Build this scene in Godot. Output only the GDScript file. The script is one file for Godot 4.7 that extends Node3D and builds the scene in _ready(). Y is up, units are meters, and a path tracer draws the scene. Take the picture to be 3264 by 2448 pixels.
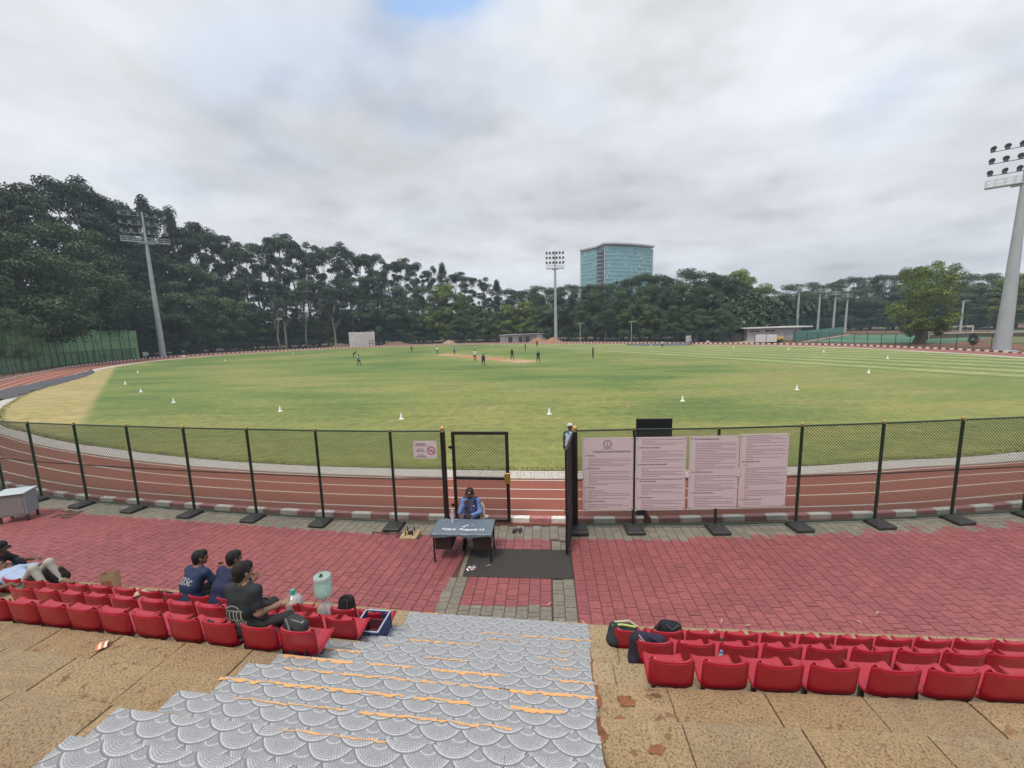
extends Node3D

# ---------------------------------------------------------------- geometry helpers
class Geo:
	var v := PackedVector3Array()
	var n := PackedVector3Array()
	var c := PackedColorArray()
	var t := PackedVector2Array()
	var col := Color(1, 1, 1)

	func one(p: Vector3, nn: Vector3, uv := Vector2.ZERO) -> void:
		v.append(p); n.append(nn); c.append(col); t.append(uv)

	# corners run counter-clockwise seen from outside; Godot wants clockwise, so they are stored reversed
	func tri(a: Vector3, b: Vector3, d: Vector3, ua := Vector2.ZERO, ub := Vector2.ZERO, ud := Vector2.ZERO) -> void:
		var nn := (b - a).cross(d - a)
		if nn.length_squared() < 1e-16:
			return
		nn = nn.normalized()
		one(a, nn, ua); one(d, nn, ud); one(b, nn, ub)

	func quad(a: Vector3, b: Vector3, d: Vector3, e: Vector3, ua := Vector2(0, 0), ub := Vector2(1, 0), ud := Vector2(1, 1), ue := Vector2(0, 1)) -> void:
		tri(a, b, d, ua, ub, ud)
		tri(a, d, e, ua, ud, ue)

	func otri(a: Vector3, b: Vector3, d: Vector3, ctr: Vector3) -> void:
		if (b - a).cross(d - a).dot((a + b + d) / 3.0 - ctr) < 0.0:
			tri(a, d, b)
		else:
			tri(a, b, d)

	func oquad(a: Vector3, b: Vector3, d: Vector3, e: Vector3, ctr: Vector3) -> void:
		if (b - a).cross(d - a).dot((a + b + d + e) / 4.0 - ctr) < 0.0:
			quad(a, e, d, b)
		else:
			quad(a, b, d, e)

	func box(ctr: Vector3, size: Vector3, bas := Basis(), ch := 0.0, floorless := false) -> void:
		var h := size * 0.5
		if ch <= 0.0:
			for ax in 3:
				for s in [-1.0, 1.0]:
					if floorless and ax == 1 and s < 0.0:
						continue
					var q := []
					for k in [[-1, -1], [1, -1], [1, 1], [-1, 1]]:
						var p := Vector3()
						p[ax] = h[ax] * s
						p[(ax + 1) % 3] = h[(ax + 1) % 3] * k[0]
						p[(ax + 2) % 3] = h[(ax + 2) % 3] * k[1]
						q.append(ctr + bas * p)
					oquad(q[0], q[1], q[2], q[3], ctr)
			return
		ch = min(ch, min(h.x, min(h.y, h.z)) * 0.9)
		for ax in 3:
			var b1 := (ax + 1) % 3
			var b2 := (ax + 2) % 3
			for s in [-1.0, 1.0]:
				var q := []
				for k in [[-1, -1], [1, -1], [1, 1], [-1, 1]]:
					var p := Vector3()
					p[ax] = h[ax] * s
					p[b1] = (h[b1] - ch) * k[0]
					p[b2] = (h[b2] - ch) * k[1]
					q.append(ctr + bas * p)
				oquad(q[0], q[1], q[2], q[3], ctr)
			for s1 in [-1.0, 1.0]:
				for s2 in [-1.0, 1.0]:
					var q := []
					for k in [[-1, 0], [1, 0], [1, 1], [-1, 1]]:
						var p := Vector3()
						p[ax] = (h[ax] - ch) * k[0]
						p[b1] = (h[b1] - (ch if k[1] else 0.0)) * s1
						p[b2] = (h[b2] - (0.0 if k[1] else ch)) * s2
						q.append(ctr + bas * p)
					oquad(q[0], q[1], q[2], q[3], ctr)
		for sx in [-1.0, 1.0]:
			for sy in [-1.0, 1.0]:
				for sz in [-1.0, 1.0]:
					otri(ctr + bas * Vector3(h.x * sx, (h.y - ch) * sy, (h.z - ch) * sz), ctr + bas * Vector3((h.x - ch) * sx, h.y * sy, (h.z - ch) * sz), ctr + bas * Vector3((h.x - ch) * sx, (h.y - ch) * sy, h.z * sz), ctr)

	# a slab with a chamfered top edge only (18 triangles): for pavers and stones
	func paver(ctr: Vector3, sx: float, sz: float, hgt: float, ch: float, bas := Basis(), tilt := Vector2.ZERO) -> void:
		var hx := sx * 0.5
		var hz := sz * 0.5
		var top := []
		var mid := []
		var bot := []
		for k in [[-1, 1], [1, 1], [1, -1], [-1, -1]]:
			var lift: float = k[0] * tilt.x + k[1] * tilt.y
			top.append(ctr + bas * Vector3((hx - ch) * k[0], lift, (hz - ch) * k[1]))
			mid.append(ctr + bas * Vector3(hx * k[0], lift - ch, hz * k[1]))
			bot.append(ctr + bas * Vector3(hx * k[0], -hgt, hz * k[1]))
		quad(top[0], top[1], top[2], top[3])
		for i in 4:
			var j := (i + 1) % 4
			quad(mid[i], mid[j], top[j], top[i])
			quad(bot[i], bot[j], mid[j], mid[i])

	# smooth grid of w x h points
	func sheet(P: PackedVector3Array, w: int, h: int, wrap := false, flip := false, uvs := PackedVector2Array()) -> void:
		var N := PackedVector3Array()
		N.resize(w * h)
		var wq := w if wrap else w - 1
		for j in h - 1:
			for i in wq:
				var a := j * w + i
				var b := j * w + (i + 1) % w
				var d := a + w
				var e := b + w
				var f := (P[e] - P[a]).cross(P[d] - P[b])
				N[a] += f; N[b] += f; N[d] += f; N[e] += f
		for i in N.size():
			N[i] = N[i].normalized() * (-1.0 if flip else 1.0)
		var has := uvs.size() == w * h
		for j in h - 1:
			for i in wq:
				var a := j * w + i
				var b := j * w + (i + 1) % w
				var d := a + w
				var e := b + w
				var order := [a, e, b, a, d, e] if not flip else [a, b, e, a, e, d]
				for k in order:
					one(P[k], N[k], uvs[k] if has else Vector2.ZERO)

	func tube(path: Array, radii: Array, segs := 8, caps := true) -> void:
		var P := PackedVector3Array()
		var m := path.size()
		var up := Vector3.UP
		var first: Vector3 = (path[1] - path[0]).normalized()
		if absf(first.dot(up)) > 0.9:
			up = Vector3.RIGHT
		var side := first.cross(up).normalized()
		for i in m:
			var d: Vector3 = (path[min(i + 1, m - 1)] - path[max(i - 1, 0)]).normalized()
			side = (side - d * side.dot(d)).normalized()
			var o := d.cross(side)
			for k in segs:
				var an := TAU * k / segs
				P.append(path[i] + (side * cos(an) + o * sin(an)) * radii[i])
		sheet(P, segs, m, true)
		if caps:
			for e in [0, m - 1]:
				for k in segs:
					var q: Vector3 = P[e * segs + k]
					var q2: Vector3 = P[e * segs + (k + 1) % segs]
					var inner: Vector3 = path[1] if e == 0 else path[m - 2]
					otri(path[e], q, q2, inner)

	func rod(a: Vector3, b: Vector3, r: float, r2 := -1.0, segs := 8, caps := true) -> void:
		tube([a, b], [r, r if r2 < 0.0 else r2], segs, caps)

	# profile: Vector2(radius, height) from the bottom up, around the y axis of xf
	func lathe(profile: Array, segs: int, xf := Transform3D()) -> void:
		var P := PackedVector3Array()
		for q in profile:
			for k in segs:
				var an := -TAU * k / segs
				P.append(xf * Vector3(cos(an) * q.x, q.y, sin(an) * q.x))
		sheet(P, segs, profile.size(), true, false)

	func ball(ctr: Vector3, r: Vector3, segs := 10, rings := 7, bas := Basis()) -> void:
		var prof := []
		for i in rings + 1:
			var an := -PI / 2 + PI * i / rings
			prof.append(Vector2(maxf(cos(an), 0.001), sin(an)))
		lathe(prof, segs, Transform3D(bas * Basis.from_scale(r), ctr))

	# a flat polygon in the xz plane (counter-clockwise seen from above or not), top face at y with a skirt below
	func plate(poly: PackedVector2Array, y: float, depth := 0.0, uvscale := 0.0) -> void:
		var idx := Geometry2D.triangulate_polygon(poly)
		for i in range(0, idx.size(), 3):
			var q := []
			var u := []
			for k in 3:
				var w := poly[idx[i + k]]
				q.append(Vector3(w.x, y, w.y))
				u.append(w * uvscale)
			if (q[1] - q[0]).cross(q[2] - q[0]).y < 0.0:
				tri(q[0], q[2], q[1], u[0], u[2], u[1])
			else:
				tri(q[0], q[1], q[2], u[0], u[1], u[2])
		if depth > 0.0:
			var ctr := Vector2.ZERO
			for w in poly:
				ctr += w / poly.size()
			for i in poly.size():
				var a := poly[i]
				var b := poly[(i + 1) % poly.size()]
				oquad(Vector3(a.x, y - depth, a.y), Vector3(b.x, y - depth, b.y), Vector3(b.x, y, b.y), Vector3(a.x, y, a.y), Vector3(ctr.x, y - depth * 0.5, ctr.y))

	func mesh() -> ArrayMesh:
		var m := ArrayMesh.new()
		if v.is_empty():
			return m
		var arr := []
		arr.resize(Mesh.ARRAY_MAX)
		arr[Mesh.ARRAY_VERTEX] = v
		arr[Mesh.ARRAY_NORMAL] = n
		arr[Mesh.ARRAY_COLOR] = c
		arr[Mesh.ARRAY_TEX_UV] = t
		m.add_surface_from_arrays(Mesh.PRIMITIVE_TRIANGLES, arr)
		return m

# ---------------------------------------------------------------- naming and tagging
var taken := {}

func numbered(called: String) -> String:
	if not taken.has(called):
		taken[called] = 0
		return called
	taken[called] += 1
	return "%s_%03d" % [called, taken[called]]

func tag(o: Node, label := "", category := "", group := "", kind := "") -> Node:
	if label: o.set_meta("label", label)
	if category: o.set_meta("category", category)
	if group: o.set_meta("group", group)
	if kind: o.set_meta("kind", kind)
	return o

func thing(called: String, label: String, category: String, at := Vector3.ZERO, turn := 0.0, group := "") -> Node3D:
	var o := Node3D.new()
	o.name = numbered(called)
	add_child(o)
	o.position = at
	o.rotation.y = turn
	tag(o, label, category, group)
	return o

func inst(called: String, m: Mesh, material: Material, parent: Node = null) -> MeshInstance3D:
	var o := MeshInstance3D.new()
	o.mesh = m
	o.material_override = material
	if parent == null or parent == self:
		o.name = numbered(called)
		add_child(o)
	else:
		var k := 0
		var nm := called
		while parent.has_node(NodePath(nm)):
			k += 1
			nm = "%s_%03d" % [called, k]
		o.name = nm
		parent.add_child(o)
	return o

func build(g: Geo, called: String, material: Material, parent: Node = null) -> MeshInstance3D:
	return inst(called, g.mesh(), material, parent)

var part_counts := {}
func piece(m: Mesh, called: String, material: Material, parent: Node) -> MeshInstance3D:   # like inst(), quick for hundreds of pieces
	var key := str(parent.get_instance_id()) + called
	var k: int = part_counts.get(key, 0)
	part_counts[key] = k + 1
	var o := MeshInstance3D.new()
	o.mesh = m
	o.material_override = material
	o.name = called if k == 0 else "%s_%03d" % [called, k]
	parent.add_child(o)
	return o

func struct(g: Geo, called: String, material: Material) -> MeshInstance3D:
	var o := build(g, called, material)
	o.set_meta("kind", "structure")
	return o

func setting(called: String, at := Vector3.ZERO, turn := 0.0) -> Node3D:
	var o := Node3D.new()
	o.name = numbered(called)
	add_child(o)
	o.position = at
	o.rotation.y = turn
	o.set_meta("kind", "structure")
	return o

func copy(o: Node3D, called: String, label := "", at := Vector3.ZERO, turn := 0.0) -> Node3D:
	var r: Node3D = o.duplicate()
	r.name = numbered(called)
	add_child(r)
	r.position = at
	r.rotation.y = turn
	if label: r.set_meta("label", label)
	return r

# ---------------------------------------------------------------- materials (base colours as linear values)
func lin(r: float, g: float, b: float) -> Color:
	return Color(r, g, b).linear_to_srgb()

func noise(freq: float, sd: int, oct := 4, kind := FastNoiseLite.TYPE_SIMPLEX_SMOOTH) -> FastNoiseLite:
	var f := FastNoiseLite.new()
	f.noise_type = kind
	f.frequency = freq
	f.seed = sd
	f.fractal_type = FastNoiseLite.FRACTAL_FBM
	f.fractal_octaves = oct
	return f

func noise_tex(freq: float, sd: int, ramp: Array, size := 512, oct := 5, normal := false, bump := 4.0, kind := FastNoiseLite.TYPE_SIMPLEX_SMOOTH) -> NoiseTexture2D:
	var t := NoiseTexture2D.new()
	t.width = size
	t.height = size
	t.seamless = true
	t.noise = noise(freq, sd, oct, kind)
	if normal:
		t.as_normal_map = true
		t.bump_strength = bump
	elif ramp.size():
		var g := Gradient.new()
		var offs := PackedFloat32Array()
		var cols := PackedColorArray()
		for r in ramp:
			offs.append(r[0]); cols.append(r[1])
		g.offsets = offs
		g.colors = cols
		t.color_ramp = g
	return t

func mat(c: Color, rough := 0.8, metal := 0.0) -> StandardMaterial3D:
	var m := StandardMaterial3D.new()
	m.albedo_color = c
	m.roughness = rough
	m.metallic = metal
	return m

func vmat(rough := 0.8, metal := 0.0) -> StandardMaterial3D:
	var m := mat(Color(1, 1, 1), rough, metal)
	m.vertex_color_use_as_albedo = true
	return m

func tmat(tex: Texture2D, scale: float, rough := 0.85, nrm: Texture2D = null, nscale := 1.0, tint := Color(1, 1, 1)) -> StandardMaterial3D:
	var m := mat(tint, rough)
	m.albedo_texture = tex
	m.uv1_triplanar = true
	m.uv1_world_triplanar = true
	m.uv1_scale = Vector3.ONE * scale
	if nrm:
		m.normal_enabled = true
		m.normal_texture = nrm
		m.normal_scale = nscale
	return m

func shade(r: float, g: float, b: float, spread := 0.25) -> Array:   # ramp of one colour, darker to lighter
	return [[0.2, lin(r * (1 - spread), g * (1 - spread), b * (1 - spread))], [0.5, lin(r, g, b)], [0.8, lin(r * (1 + spread), g * (1 + spread), b * (1 + spread))]]

func stone_tex(base: Vector3, stain: Vector3, sd: int, much: float) -> ImageTexture:
	# pitted sandstone: fine dark pits over soft mottling, with broad rusty stains
	var n := 640
	var layers := []
	for q in [[0.006, 3], [0.022, 4], [0.075, 3], [0.16, 2], [0.009, 4]]:
		layers.append(noise(q[0], sd + layers.size() * 7, q[1]).get_seamless_image(n, n).get_data())
	var out := PackedByteArray()
	out.resize(n * n * 3)
	for i in n * n:
		var broad: float = layers[0][i] / 255.0 - 0.5
		var mid: float = layers[1][i] / 255.0 - 0.5
		var fine: float = layers[2][i] / 255.0 - 0.5
		var grit: float = layers[3][i] / 255.0 - 0.5
		var rust := smoothstep(0.66, 0.9, layers[4][i] / 255.0 + mid * 0.25) * much
		var k := 1.0 + broad * 0.16 + mid * 0.20 + grit * 0.22
		k *= 1.0 - 0.50 * smoothstep(0.05, 0.24, fine + grit * 0.35 + mid * 0.25)
		var c := base.lerp(stain, clampf(rust, 0, 1)) * k
		out[i * 3] = int(clampf(pow(c.x, 0.4545), 0, 1) * 255.0)
		out[i * 3 + 1] = int(clampf(pow(c.y, 0.4545), 0, 1) * 255.0)
		out[i * 3 + 2] = int(clampf(pow(c.z, 0.4545), 0, 1) * 255.0)
	var im := Image.create_from_data(n, n, false, Image.FORMAT_RGB8, out)
	im.generate_mipmaps()
	return ImageTexture.create_from_image(im)

var M := {}
var rng := RandomNumberGenerator.new()

func rnd(a: float, b: float) -> float:
	return rng.randf_range(a, b)

func curve_xz(pts: Array, closed: bool, step: float) -> PackedVector2Array:   # Catmull-Rom through ground points, evenly sampled
	var fine := PackedVector2Array()
	var m := pts.size()
	for i in (m if closed else m - 1):
		var p0: Vector2 = pts[(i - 1 + m) % m] if closed else pts[max(i - 1, 0)]
		var p1: Vector2 = pts[i]
		var p2: Vector2 = pts[(i + 1) % m]
		var p3: Vector2 = pts[(i + 2) % m] if closed else pts[min(i + 2, m - 1)]
		for k in 24:
			fine.append(p1.cubic_interpolate(p2, p0, p3, k / 24.0))
	if not closed:
		fine.append(pts[m - 1])
	else:
		fine.append(fine[0])
	var out := PackedVector2Array([fine[0]])
	var left := step
	for i in range(1, fine.size()):
		var a := fine[i - 1]
		var b := fine[i]
		var d := a.distance_to(b)
		while d >= left:
			a = a.lerp(b, left / d)
			out.append(a)
			d -= left
			left = step
		left -= d
	return out

func offset_curve(c: PackedVector2Array, d: float, closed := true) -> PackedVector2Array:   # to the left of the walking direction
	var out := PackedVector2Array()
	var m := c.size()
	for i in m:
		var a := c[(i - 1 + m) % m] if closed else c[max(i - 1, 0)]
		var b := c[(i + 1) % m] if closed else c[min(i + 1, m - 1)]
		var t := (b - a).normalized()
		out.append(c[i] + Vector2(t.y, -t.x) * d)
	return out

func band(g: Geo, a: PackedVector2Array, b: PackedVector2Array, y: float, closed: bool) -> void:   # a flat ribbon between two curves of the same length
	var m := a.size()
	for i in (m if closed else m - 1):
		var j := (i + 1) % m
		var q := [Vector3(a[i].x, y, a[i].y), Vector3(a[j].x, y, a[j].y), Vector3(b[j].x, y, b[j].y), Vector3(b[i].x, y, b[i].y)]
		if (q[1] - q[0]).cross(q[2] - q[0]).y < 0.0:
			g.quad(q[0], q[3], q[2], q[1])
		else:
			g.quad(q[0], q[1], q[2], q[3])

# ---------------------------------------------------------------- the place: shared measures
const TIER_Y := [0.14, 0.60, 1.06, 1.52, 1.98, 2.44, 2.90, 3.36, 3.82]
const TIER_Z := [-6.28, -5.27, -4.52, -3.74, -2.96, -2.20, -1.43, -0.65, 0.12, 0.9]
var left_stand := Transform3D(Basis(Vector3.UP, deg_to_rad(-4.4)), Vector3(-2.8, 0, -0.19))
var kerb_pts := [Vector2(-0.5, -10.15), Vector2(6, -10.45), Vector2(12, -11.2), Vector2(22, -13.9), Vector2(34, -19.5), Vector2(46, -28.5), Vector2(55.5, -40), Vector2(60.6, -55), Vector2(59.6, -70.9), Vector2(55.6, -84.1), Vector2(45.7, -94.5), Vector2(30, -109), Vector2(7.6, -126), Vector2(-17, -138), Vector2(-46, -143), Vector2(-73.8, -134.5), Vector2(-92, -119.5), Vector2(-102, -100), Vector2(-96.2, -76.5), Vector2(-85.3, -61.3), Vector2(-72, -47), Vector2(-52, -30), Vector2(-34, -18.2), Vector2(-20, -12.5), Vector2(-10, -10.7)]
var grass_pts := [Vector2(-1.2, -14.07), Vector2(4, -14.15), Vector2(8.6, -14.49), Vector2(12.1, -15.1), Vector2(18, -16.3), Vector2(30, -21.5), Vector2(42, -31), Vector2(50.5, -42), Vector2(54.5, -52), Vector2(54.3, -60.7), Vector2(53, -71.6), Vector2(47.5, -84), Vector2(37, -94.5), Vector2(22, -107), Vector2(4, -120), Vector2(-17, -130.5), Vector2(-45, -135.5), Vector2(-69, -128), Vector2(-83, -114), Vector2(-89.5, -98), Vector2(-87.5, -82), Vector2(-80, -67.5), Vector2(-71.4, -57), Vector2(-58.4, -42), Vector2(-45.3, -29.8), Vector2(-35.7, -22.96), Vector2(-29.7, -20.2), Vector2(-23.6, -17.9), Vector2(-15.4, -15.6), Vector2(-8.9, -14.55)]
var kerb_line: PackedVector2Array
var grass_line: PackedVector2Array

func _ready() -> void:
	rng.seed = 20240811
	set_camera()
	set_sky()
	make_materials()
	make_ground()
	make_field()
	make_track()
	make_kerbs()
	make_pavement()
	make_stands()
	make_aisle()
	make_near_fence()
	make_signs()
	make_far_fences()
	make_floodlights()
	make_far_buildings()
	make_courts()
	make_forest()
	make_seats()
	make_desk()
	make_people()
	make_stand_items()
	make_pavement_items()
	make_field_items()

func set_camera() -> void:
	var cam := Camera3D.new()
	cam.name = "camera"
	var pt := deg_to_rad(7.926)
	var rl := deg_to_rad(-1.688)
	var yw := deg_to_rad(4.952)
	var fw := Vector3(-sin(yw) * cos(pt), -sin(pt), -cos(yw) * cos(pt))
	var r0 := Vector3(cos(yw), 0, -sin(yw))
	var u0 := r0.cross(fw)
	cam.basis = Basis(r0 * cos(rl) + u0 * sin(rl), u0 * cos(rl) - r0 * sin(rl), -fw)
	cam.position = Vector3(0, 5.1668, 0)
	cam.keep_aspect = Camera3D.KEEP_HEIGHT
	cam.fov = rad_to_deg(2.0 * atan(1224.0 / 1285.1))
	cam.near = 0.05
	cam.far = 3000.0
	add_child(cam)
	cam.make_current()

func sky_image() -> Image:
	var w := 2048
	var h := 1024
	var big := noise(0.62, 11, 4)
	var small := noise(2.3, 23, 4)
	var tiny := noise(8.0, 29, 3)
	var wisp := noise(0.8, 37, 3)
	# [azimuth, elevation, half width, half height, amount]: heavier cloud is negative, thinner bright cloud positive
	var spots := [[15, 16.8, 5.5, 2.6, -0.20], [9, 20, 3.5, 2.2, -0.12], [20, 15, 4, 2.2, -0.14], [35, 16, 4, 3, -0.14], [44, 18, 4.5, 5, -0.26], [37.5, 7.6, 4, 1.6, -0.12], [-45, 19, 9, 4, -0.08], [27.5, 30, 8, 5, -0.06],
		[-46.8, 24.2, 3.2, 2.2, 0.15], [24.7, 18.5, 2.2, 1.6, 0.13], [28.6, 11.3, 2.5, 1.6, 0.12], [35.8, 20.5, 2.5, 2, 0.12], [-21, 14, 6, 2, 0.06], [21, 8.5, 3, 1.2, 0.10], [5, 10, 5, 2, 0.05], [-2, 26, 8, 4, 0.06], [-34, 11, 5, 2.0, 0.07], [26, 5.5, 2.0, 1.0, 0.12]]
	var holes := [[-28.5, 34.0, 6, 3.6, 1.3], [-33.5, 31, 3, 2.6, 0.6], [1.0, 30, 2.6, 1.0, 0.55], [-22, 24.5, 5, 2.2, 0.3], [-14, 27, 4, 2, 0.2], [34.7, 10, 2, 0.6, 0.35], [120, 40, 9, 5, 0.8], [-120, 46, 10, 5, 0.8], [170, 38, 9, 4, 0.7]]
	var data := PackedFloat32Array()
	data.resize(w * h * 3)
	for y in h:
		var el := 90.0 - (y + 0.5) / h * 180.0
		var e := maxf(el, -2.0)
		var er := deg_to_rad(e)
		var lift := 1.0 / (sin(maxf(er, 0.0)) + 0.18)
		for x in w:
			var i := (y * w + x) * 3
			if el < -2.0:
				data[i] = 0.30; data[i + 1] = 0.31; data[i + 2] = 0.30
				continue
			var az := (x + 0.5) / w * 360.0 - 180.0
			var ar := deg_to_rad(az)
			var p := Vector3(sin(ar), 0, -cos(ar)) * cos(er) * lift
			var b := big.get_noise_3d(p.x, 0.3 * lift, p.z)
			var s := small.get_noise_3d(p.x * 0.8, 1.0, p.z)
			var tn := tiny.get_noise_3d(p.x, 2.0, p.z)
			# overcast: brighter towards the zenith, greyer low down
			var base := lerpf(0.475, 0.555, smoothstep(2.0, 30.0, el)) + smoothstep(36.0, 80.0, el) * 0.55
			var d := b * 0.34 + s * 0.15 + (0.25 - absf(s)) * 0.10 + tn * 0.05
			var blue := smoothstep(0.12, 0.5, wisp.get_noise_3d(p.x * 0.9, 7.0, p.z * 0.9)) * 0.20 * smoothstep(8.0, 26.0, el)
			for q in spots:
				var da: float = az - q[0]
				if absf(da) > q[2] * 3.2: continue
				var de: float = el - q[1]
				if absf(de) > q[3] * 3.2: continue
				var ww := s * 2.4 + b * 0.8
				var rr: float = pow(da / q[2], 2) + pow(de / q[3], 2) + ww
				d += q[4] * exp(-maxf(rr, 0.0) * 0.8)
			for q in holes:
				var da: float = az - q[0]
				if absf(da) > q[2] * 3.2: continue
				var de: float = el - q[1]
				if absf(de) > q[3] * 3.2: continue
				var rr: float = pow(da / q[2], 2) + pow(de / q[3], 2) + s * 2.2 + b
				blue += q[4] * exp(-maxf(rr, 0.0))
			blue = clampf(blue, 0.0, 0.9)
			var l := base * clampf(1.0 + d * 1.1, 0.5, 1.34)
			var cloud := Vector3(0.965, 0.995, 1.04) * l
			var air := Vector3(0.26, 0.50, 0.93) * 0.72
			var c := cloud.lerp(air, blue)
			data[i] = c.x; data[i + 1] = c.y; data[i + 2] = c.z
	return Image.create_from_data(w, h, false, Image.FORMAT_RGBF, data.to_byte_array())

func set_sky() -> void:
	var pano := PanoramaSkyMaterial.new()
	pano.panorama = ImageTexture.create_from_image(sky_image())
	var sky := Sky.new()
	sky.sky_material = pano
	var env := Environment.new()
	env.background_mode = Environment.BG_SKY
	env.sky = sky
	env.tonemap_mode = Environment.TONE_MAPPER_LINEAR
	env.tonemap_exposure = 1.5
	env.sdfgi_enabled = true
	env.ssao_enabled = true
	env.ssil_enabled = true
	env.fog_enabled = true
	env.fog_density = 0.00045
	env.fog_light_color = Color(0.80, 0.87, 0.95)
	var we := WorldEnvironment.new()
	we.name = "daylight"
	we.environment = env
	add_child(we)
	var sun := DirectionalLight3D.new()
	sun.name = "sun"
	sun.light_energy = 0.5
	sun.light_color = Color(1.0, 0.96, 0.9)
	sun.light_angular_distance = 14.0
	sun.shadow_enabled = true
	sun.rotation_degrees = Vector3(-62, -25, 0)
	add_child(sun)

func make_materials() -> void:
	# stone, paving
	var pits := noise_tex(0.085, 6, [], 512, 4, true, 9.0)
	M.stone = tmat(stone_tex(Vector3(0.355, 0.242, 0.128), Vector3(0.22, 0.105, 0.045), 5, 0.7), 0.75, 0.92, pits, 1.0)
	M.stone2 = tmat(stone_tex(Vector3(0.335, 0.24, 0.138), Vector3(0.25, 0.14, 0.07), 105, 0.35), 0.8, 0.92, pits, 1.0)
	M.stone3 = tmat(stone_tex(Vector3(0.37, 0.26, 0.14), Vector3(0.21, 0.09, 0.04), 205, 0.9), 0.7, 0.92, pits, 1.0)
	M.screed = tmat(stone_tex(Vector3(0.335, 0.25, 0.145), Vector3(0.27, 0.17, 0.085), 305, 0.4), 0.5, 0.88, pits, 0.25)
	M.mud = tmat(noise_tex(0.02, 45, shade(0.19, 0.075, 0.032, 0.35), 256, 5), 1.2, 0.95)
	var grain := noise_tex(0.09, 8, [], 512, 4, true, 5.0)
	for k in 4:
		var f: float = [0.91, 0.97, 1.03, 1.09][k]
		M["red%d" % k] = tmat(noise_tex(0.03, 50 + k, shade(0.245 * f, 0.068 * f, 0.070 * f, 0.13), 256, 5), 1.3, 0.55, grain, 0.35)
		M["grey%d" % k] = tmat(noise_tex(0.03, 60 + k, shade(0.180 * f, 0.164 * f, 0.128 * f, 0.16), 256, 5), 1.3, 0.6, grain, 0.35)
	M.joint = mat(lin(0.075, 0.035, 0.03), 0.95)
	M.concrete = tmat(noise_tex(0.02, 70, shade(0.44, 0.405, 0.36, 0.14), 256, 5), 0.9, 0.85)
	M.track = tmat(noise_tex(0.05, 71, shade(0.235, 0.068, 0.043, 0.14), 512, 5), 0.35, 0.8, grain, 0.4)
	M.earth = tmat(noise_tex(0.02, 72, shade(0.15, 0.085, 0.05, 0.4), 512, 6), 0.06, 0.95)
	M.redearth = tmat(noise_tex(0.02, 73, shade(0.19, 0.09, 0.055, 0.4), 512, 6), 0.15, 0.95)
	M.white = tmat(noise_tex(0.03, 74, shade(0.66, 0.63, 0.58, 0.12), 256, 5), 0.7, 0.7)
	M.line = mat(lin(0.50, 0.43, 0.37), 0.8)
	M.pinkkerb = tmat(noise_tex(0.03, 75, shade(0.40, 0.17, 0.17, 0.2), 256, 5), 0.7, 0.7)
	M.redkerb = tmat(noise_tex(0.03, 76, shade(0.17, 0.035, 0.03, 0.2), 256, 5), 0.7, 0.75)
	# metal and plastic
	M.green = mat(lin(0.012, 0.040, 0.022), 0.4)
	M.greenpost = mat(lin(0.010, 0.028, 0.017), 0.35)
	M.black = mat(lin(0.012, 0.010, 0.009), 0.45)
	M.rubber = tmat(noise_tex(0.03, 77, shade(0.028, 0.027, 0.027, 0.3), 256, 4), 1.2, 0.6)
	M.gold = mat(lin(0.52, 0.34, 0.11), 0.35, 0.4)
	M.brass = mat(lin(0.36, 0.21, 0.045), 0.45, 0.5)
	M.steel = mat(lin(0.42, 0.45, 0.46), 0.45, 0.3)
	M.pole = tmat(noise_tex(0.01, 78, shade(0.34, 0.38, 0.40, 0.08), 256, 3), 0.2, 0.5)
	M.darksteel = mat(lin(0.07, 0.075, 0.08), 0.5, 0.3)
	M.seat = mat(lin(0.34, 0.006, 0.022), 0.30)
	M.seat.metallic_specular = 0.55
	M.orange = mat(lin(0.62, 0.33, 0.13), 0.8)
	M.mosaic = tmat(null, 1.0, 0.5)
	M.mosaic = mat(Color(1, 1, 1), 0.45)
	M.mosaic.albedo_texture = ImageTexture.create_from_image(mosaic_image())
	M.mosaic.texture_filter = BaseMaterial3D.TEXTURE_FILTER_LINEAR_WITH_MIPMAPS_ANISOTROPIC
	M.board = mat(lin(0.56, 0.47, 0.50), 0.5)
	M.ink = mat(lin(0.055, 0.03, 0.04), 0.7)
	M.whiteprint = mat(lin(0.72, 0.74, 0.76), 0.7)
	M.clearplastic = mat(Color(0.80, 0.90, 0.90, 0.34), 0.08)
	M.clearplastic.transparency = BaseMaterial3D.TRANSPARENCY_ALPHA
	M.tealplastic = mat(Color(0.66, 0.88, 0.84, 0.34), 0.08)
	M.tealplastic.transparency = BaseMaterial3D.TRANSPARENCY_ALPHA
	M.cap = mat(lin(0.05, 0.38, 0.33), 0.4)
	M.body = vmat(0.8)
	M.cloth = vmat(0.9)
	M.leaf = vmat(0.6)
	M.leaf.backlight_enabled = true
	M.leaf.backlight = Color(0.22, 0.30, 0.12)
	M.bark = tmat(noise_tex(0.03, 80, shade(0.12, 0.095, 0.07, 0.4), 256, 5), 0.3, 0.95)
	M.palebark = tmat(noise_tex(0.03, 81, shade(0.30, 0.27, 0.22, 0.35), 256, 5), 0.3, 0.9)
	M.glass = mat(lin(0.135, 0.33, 0.345), 0.2)
	M.glass.metallic = 0.15

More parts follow.
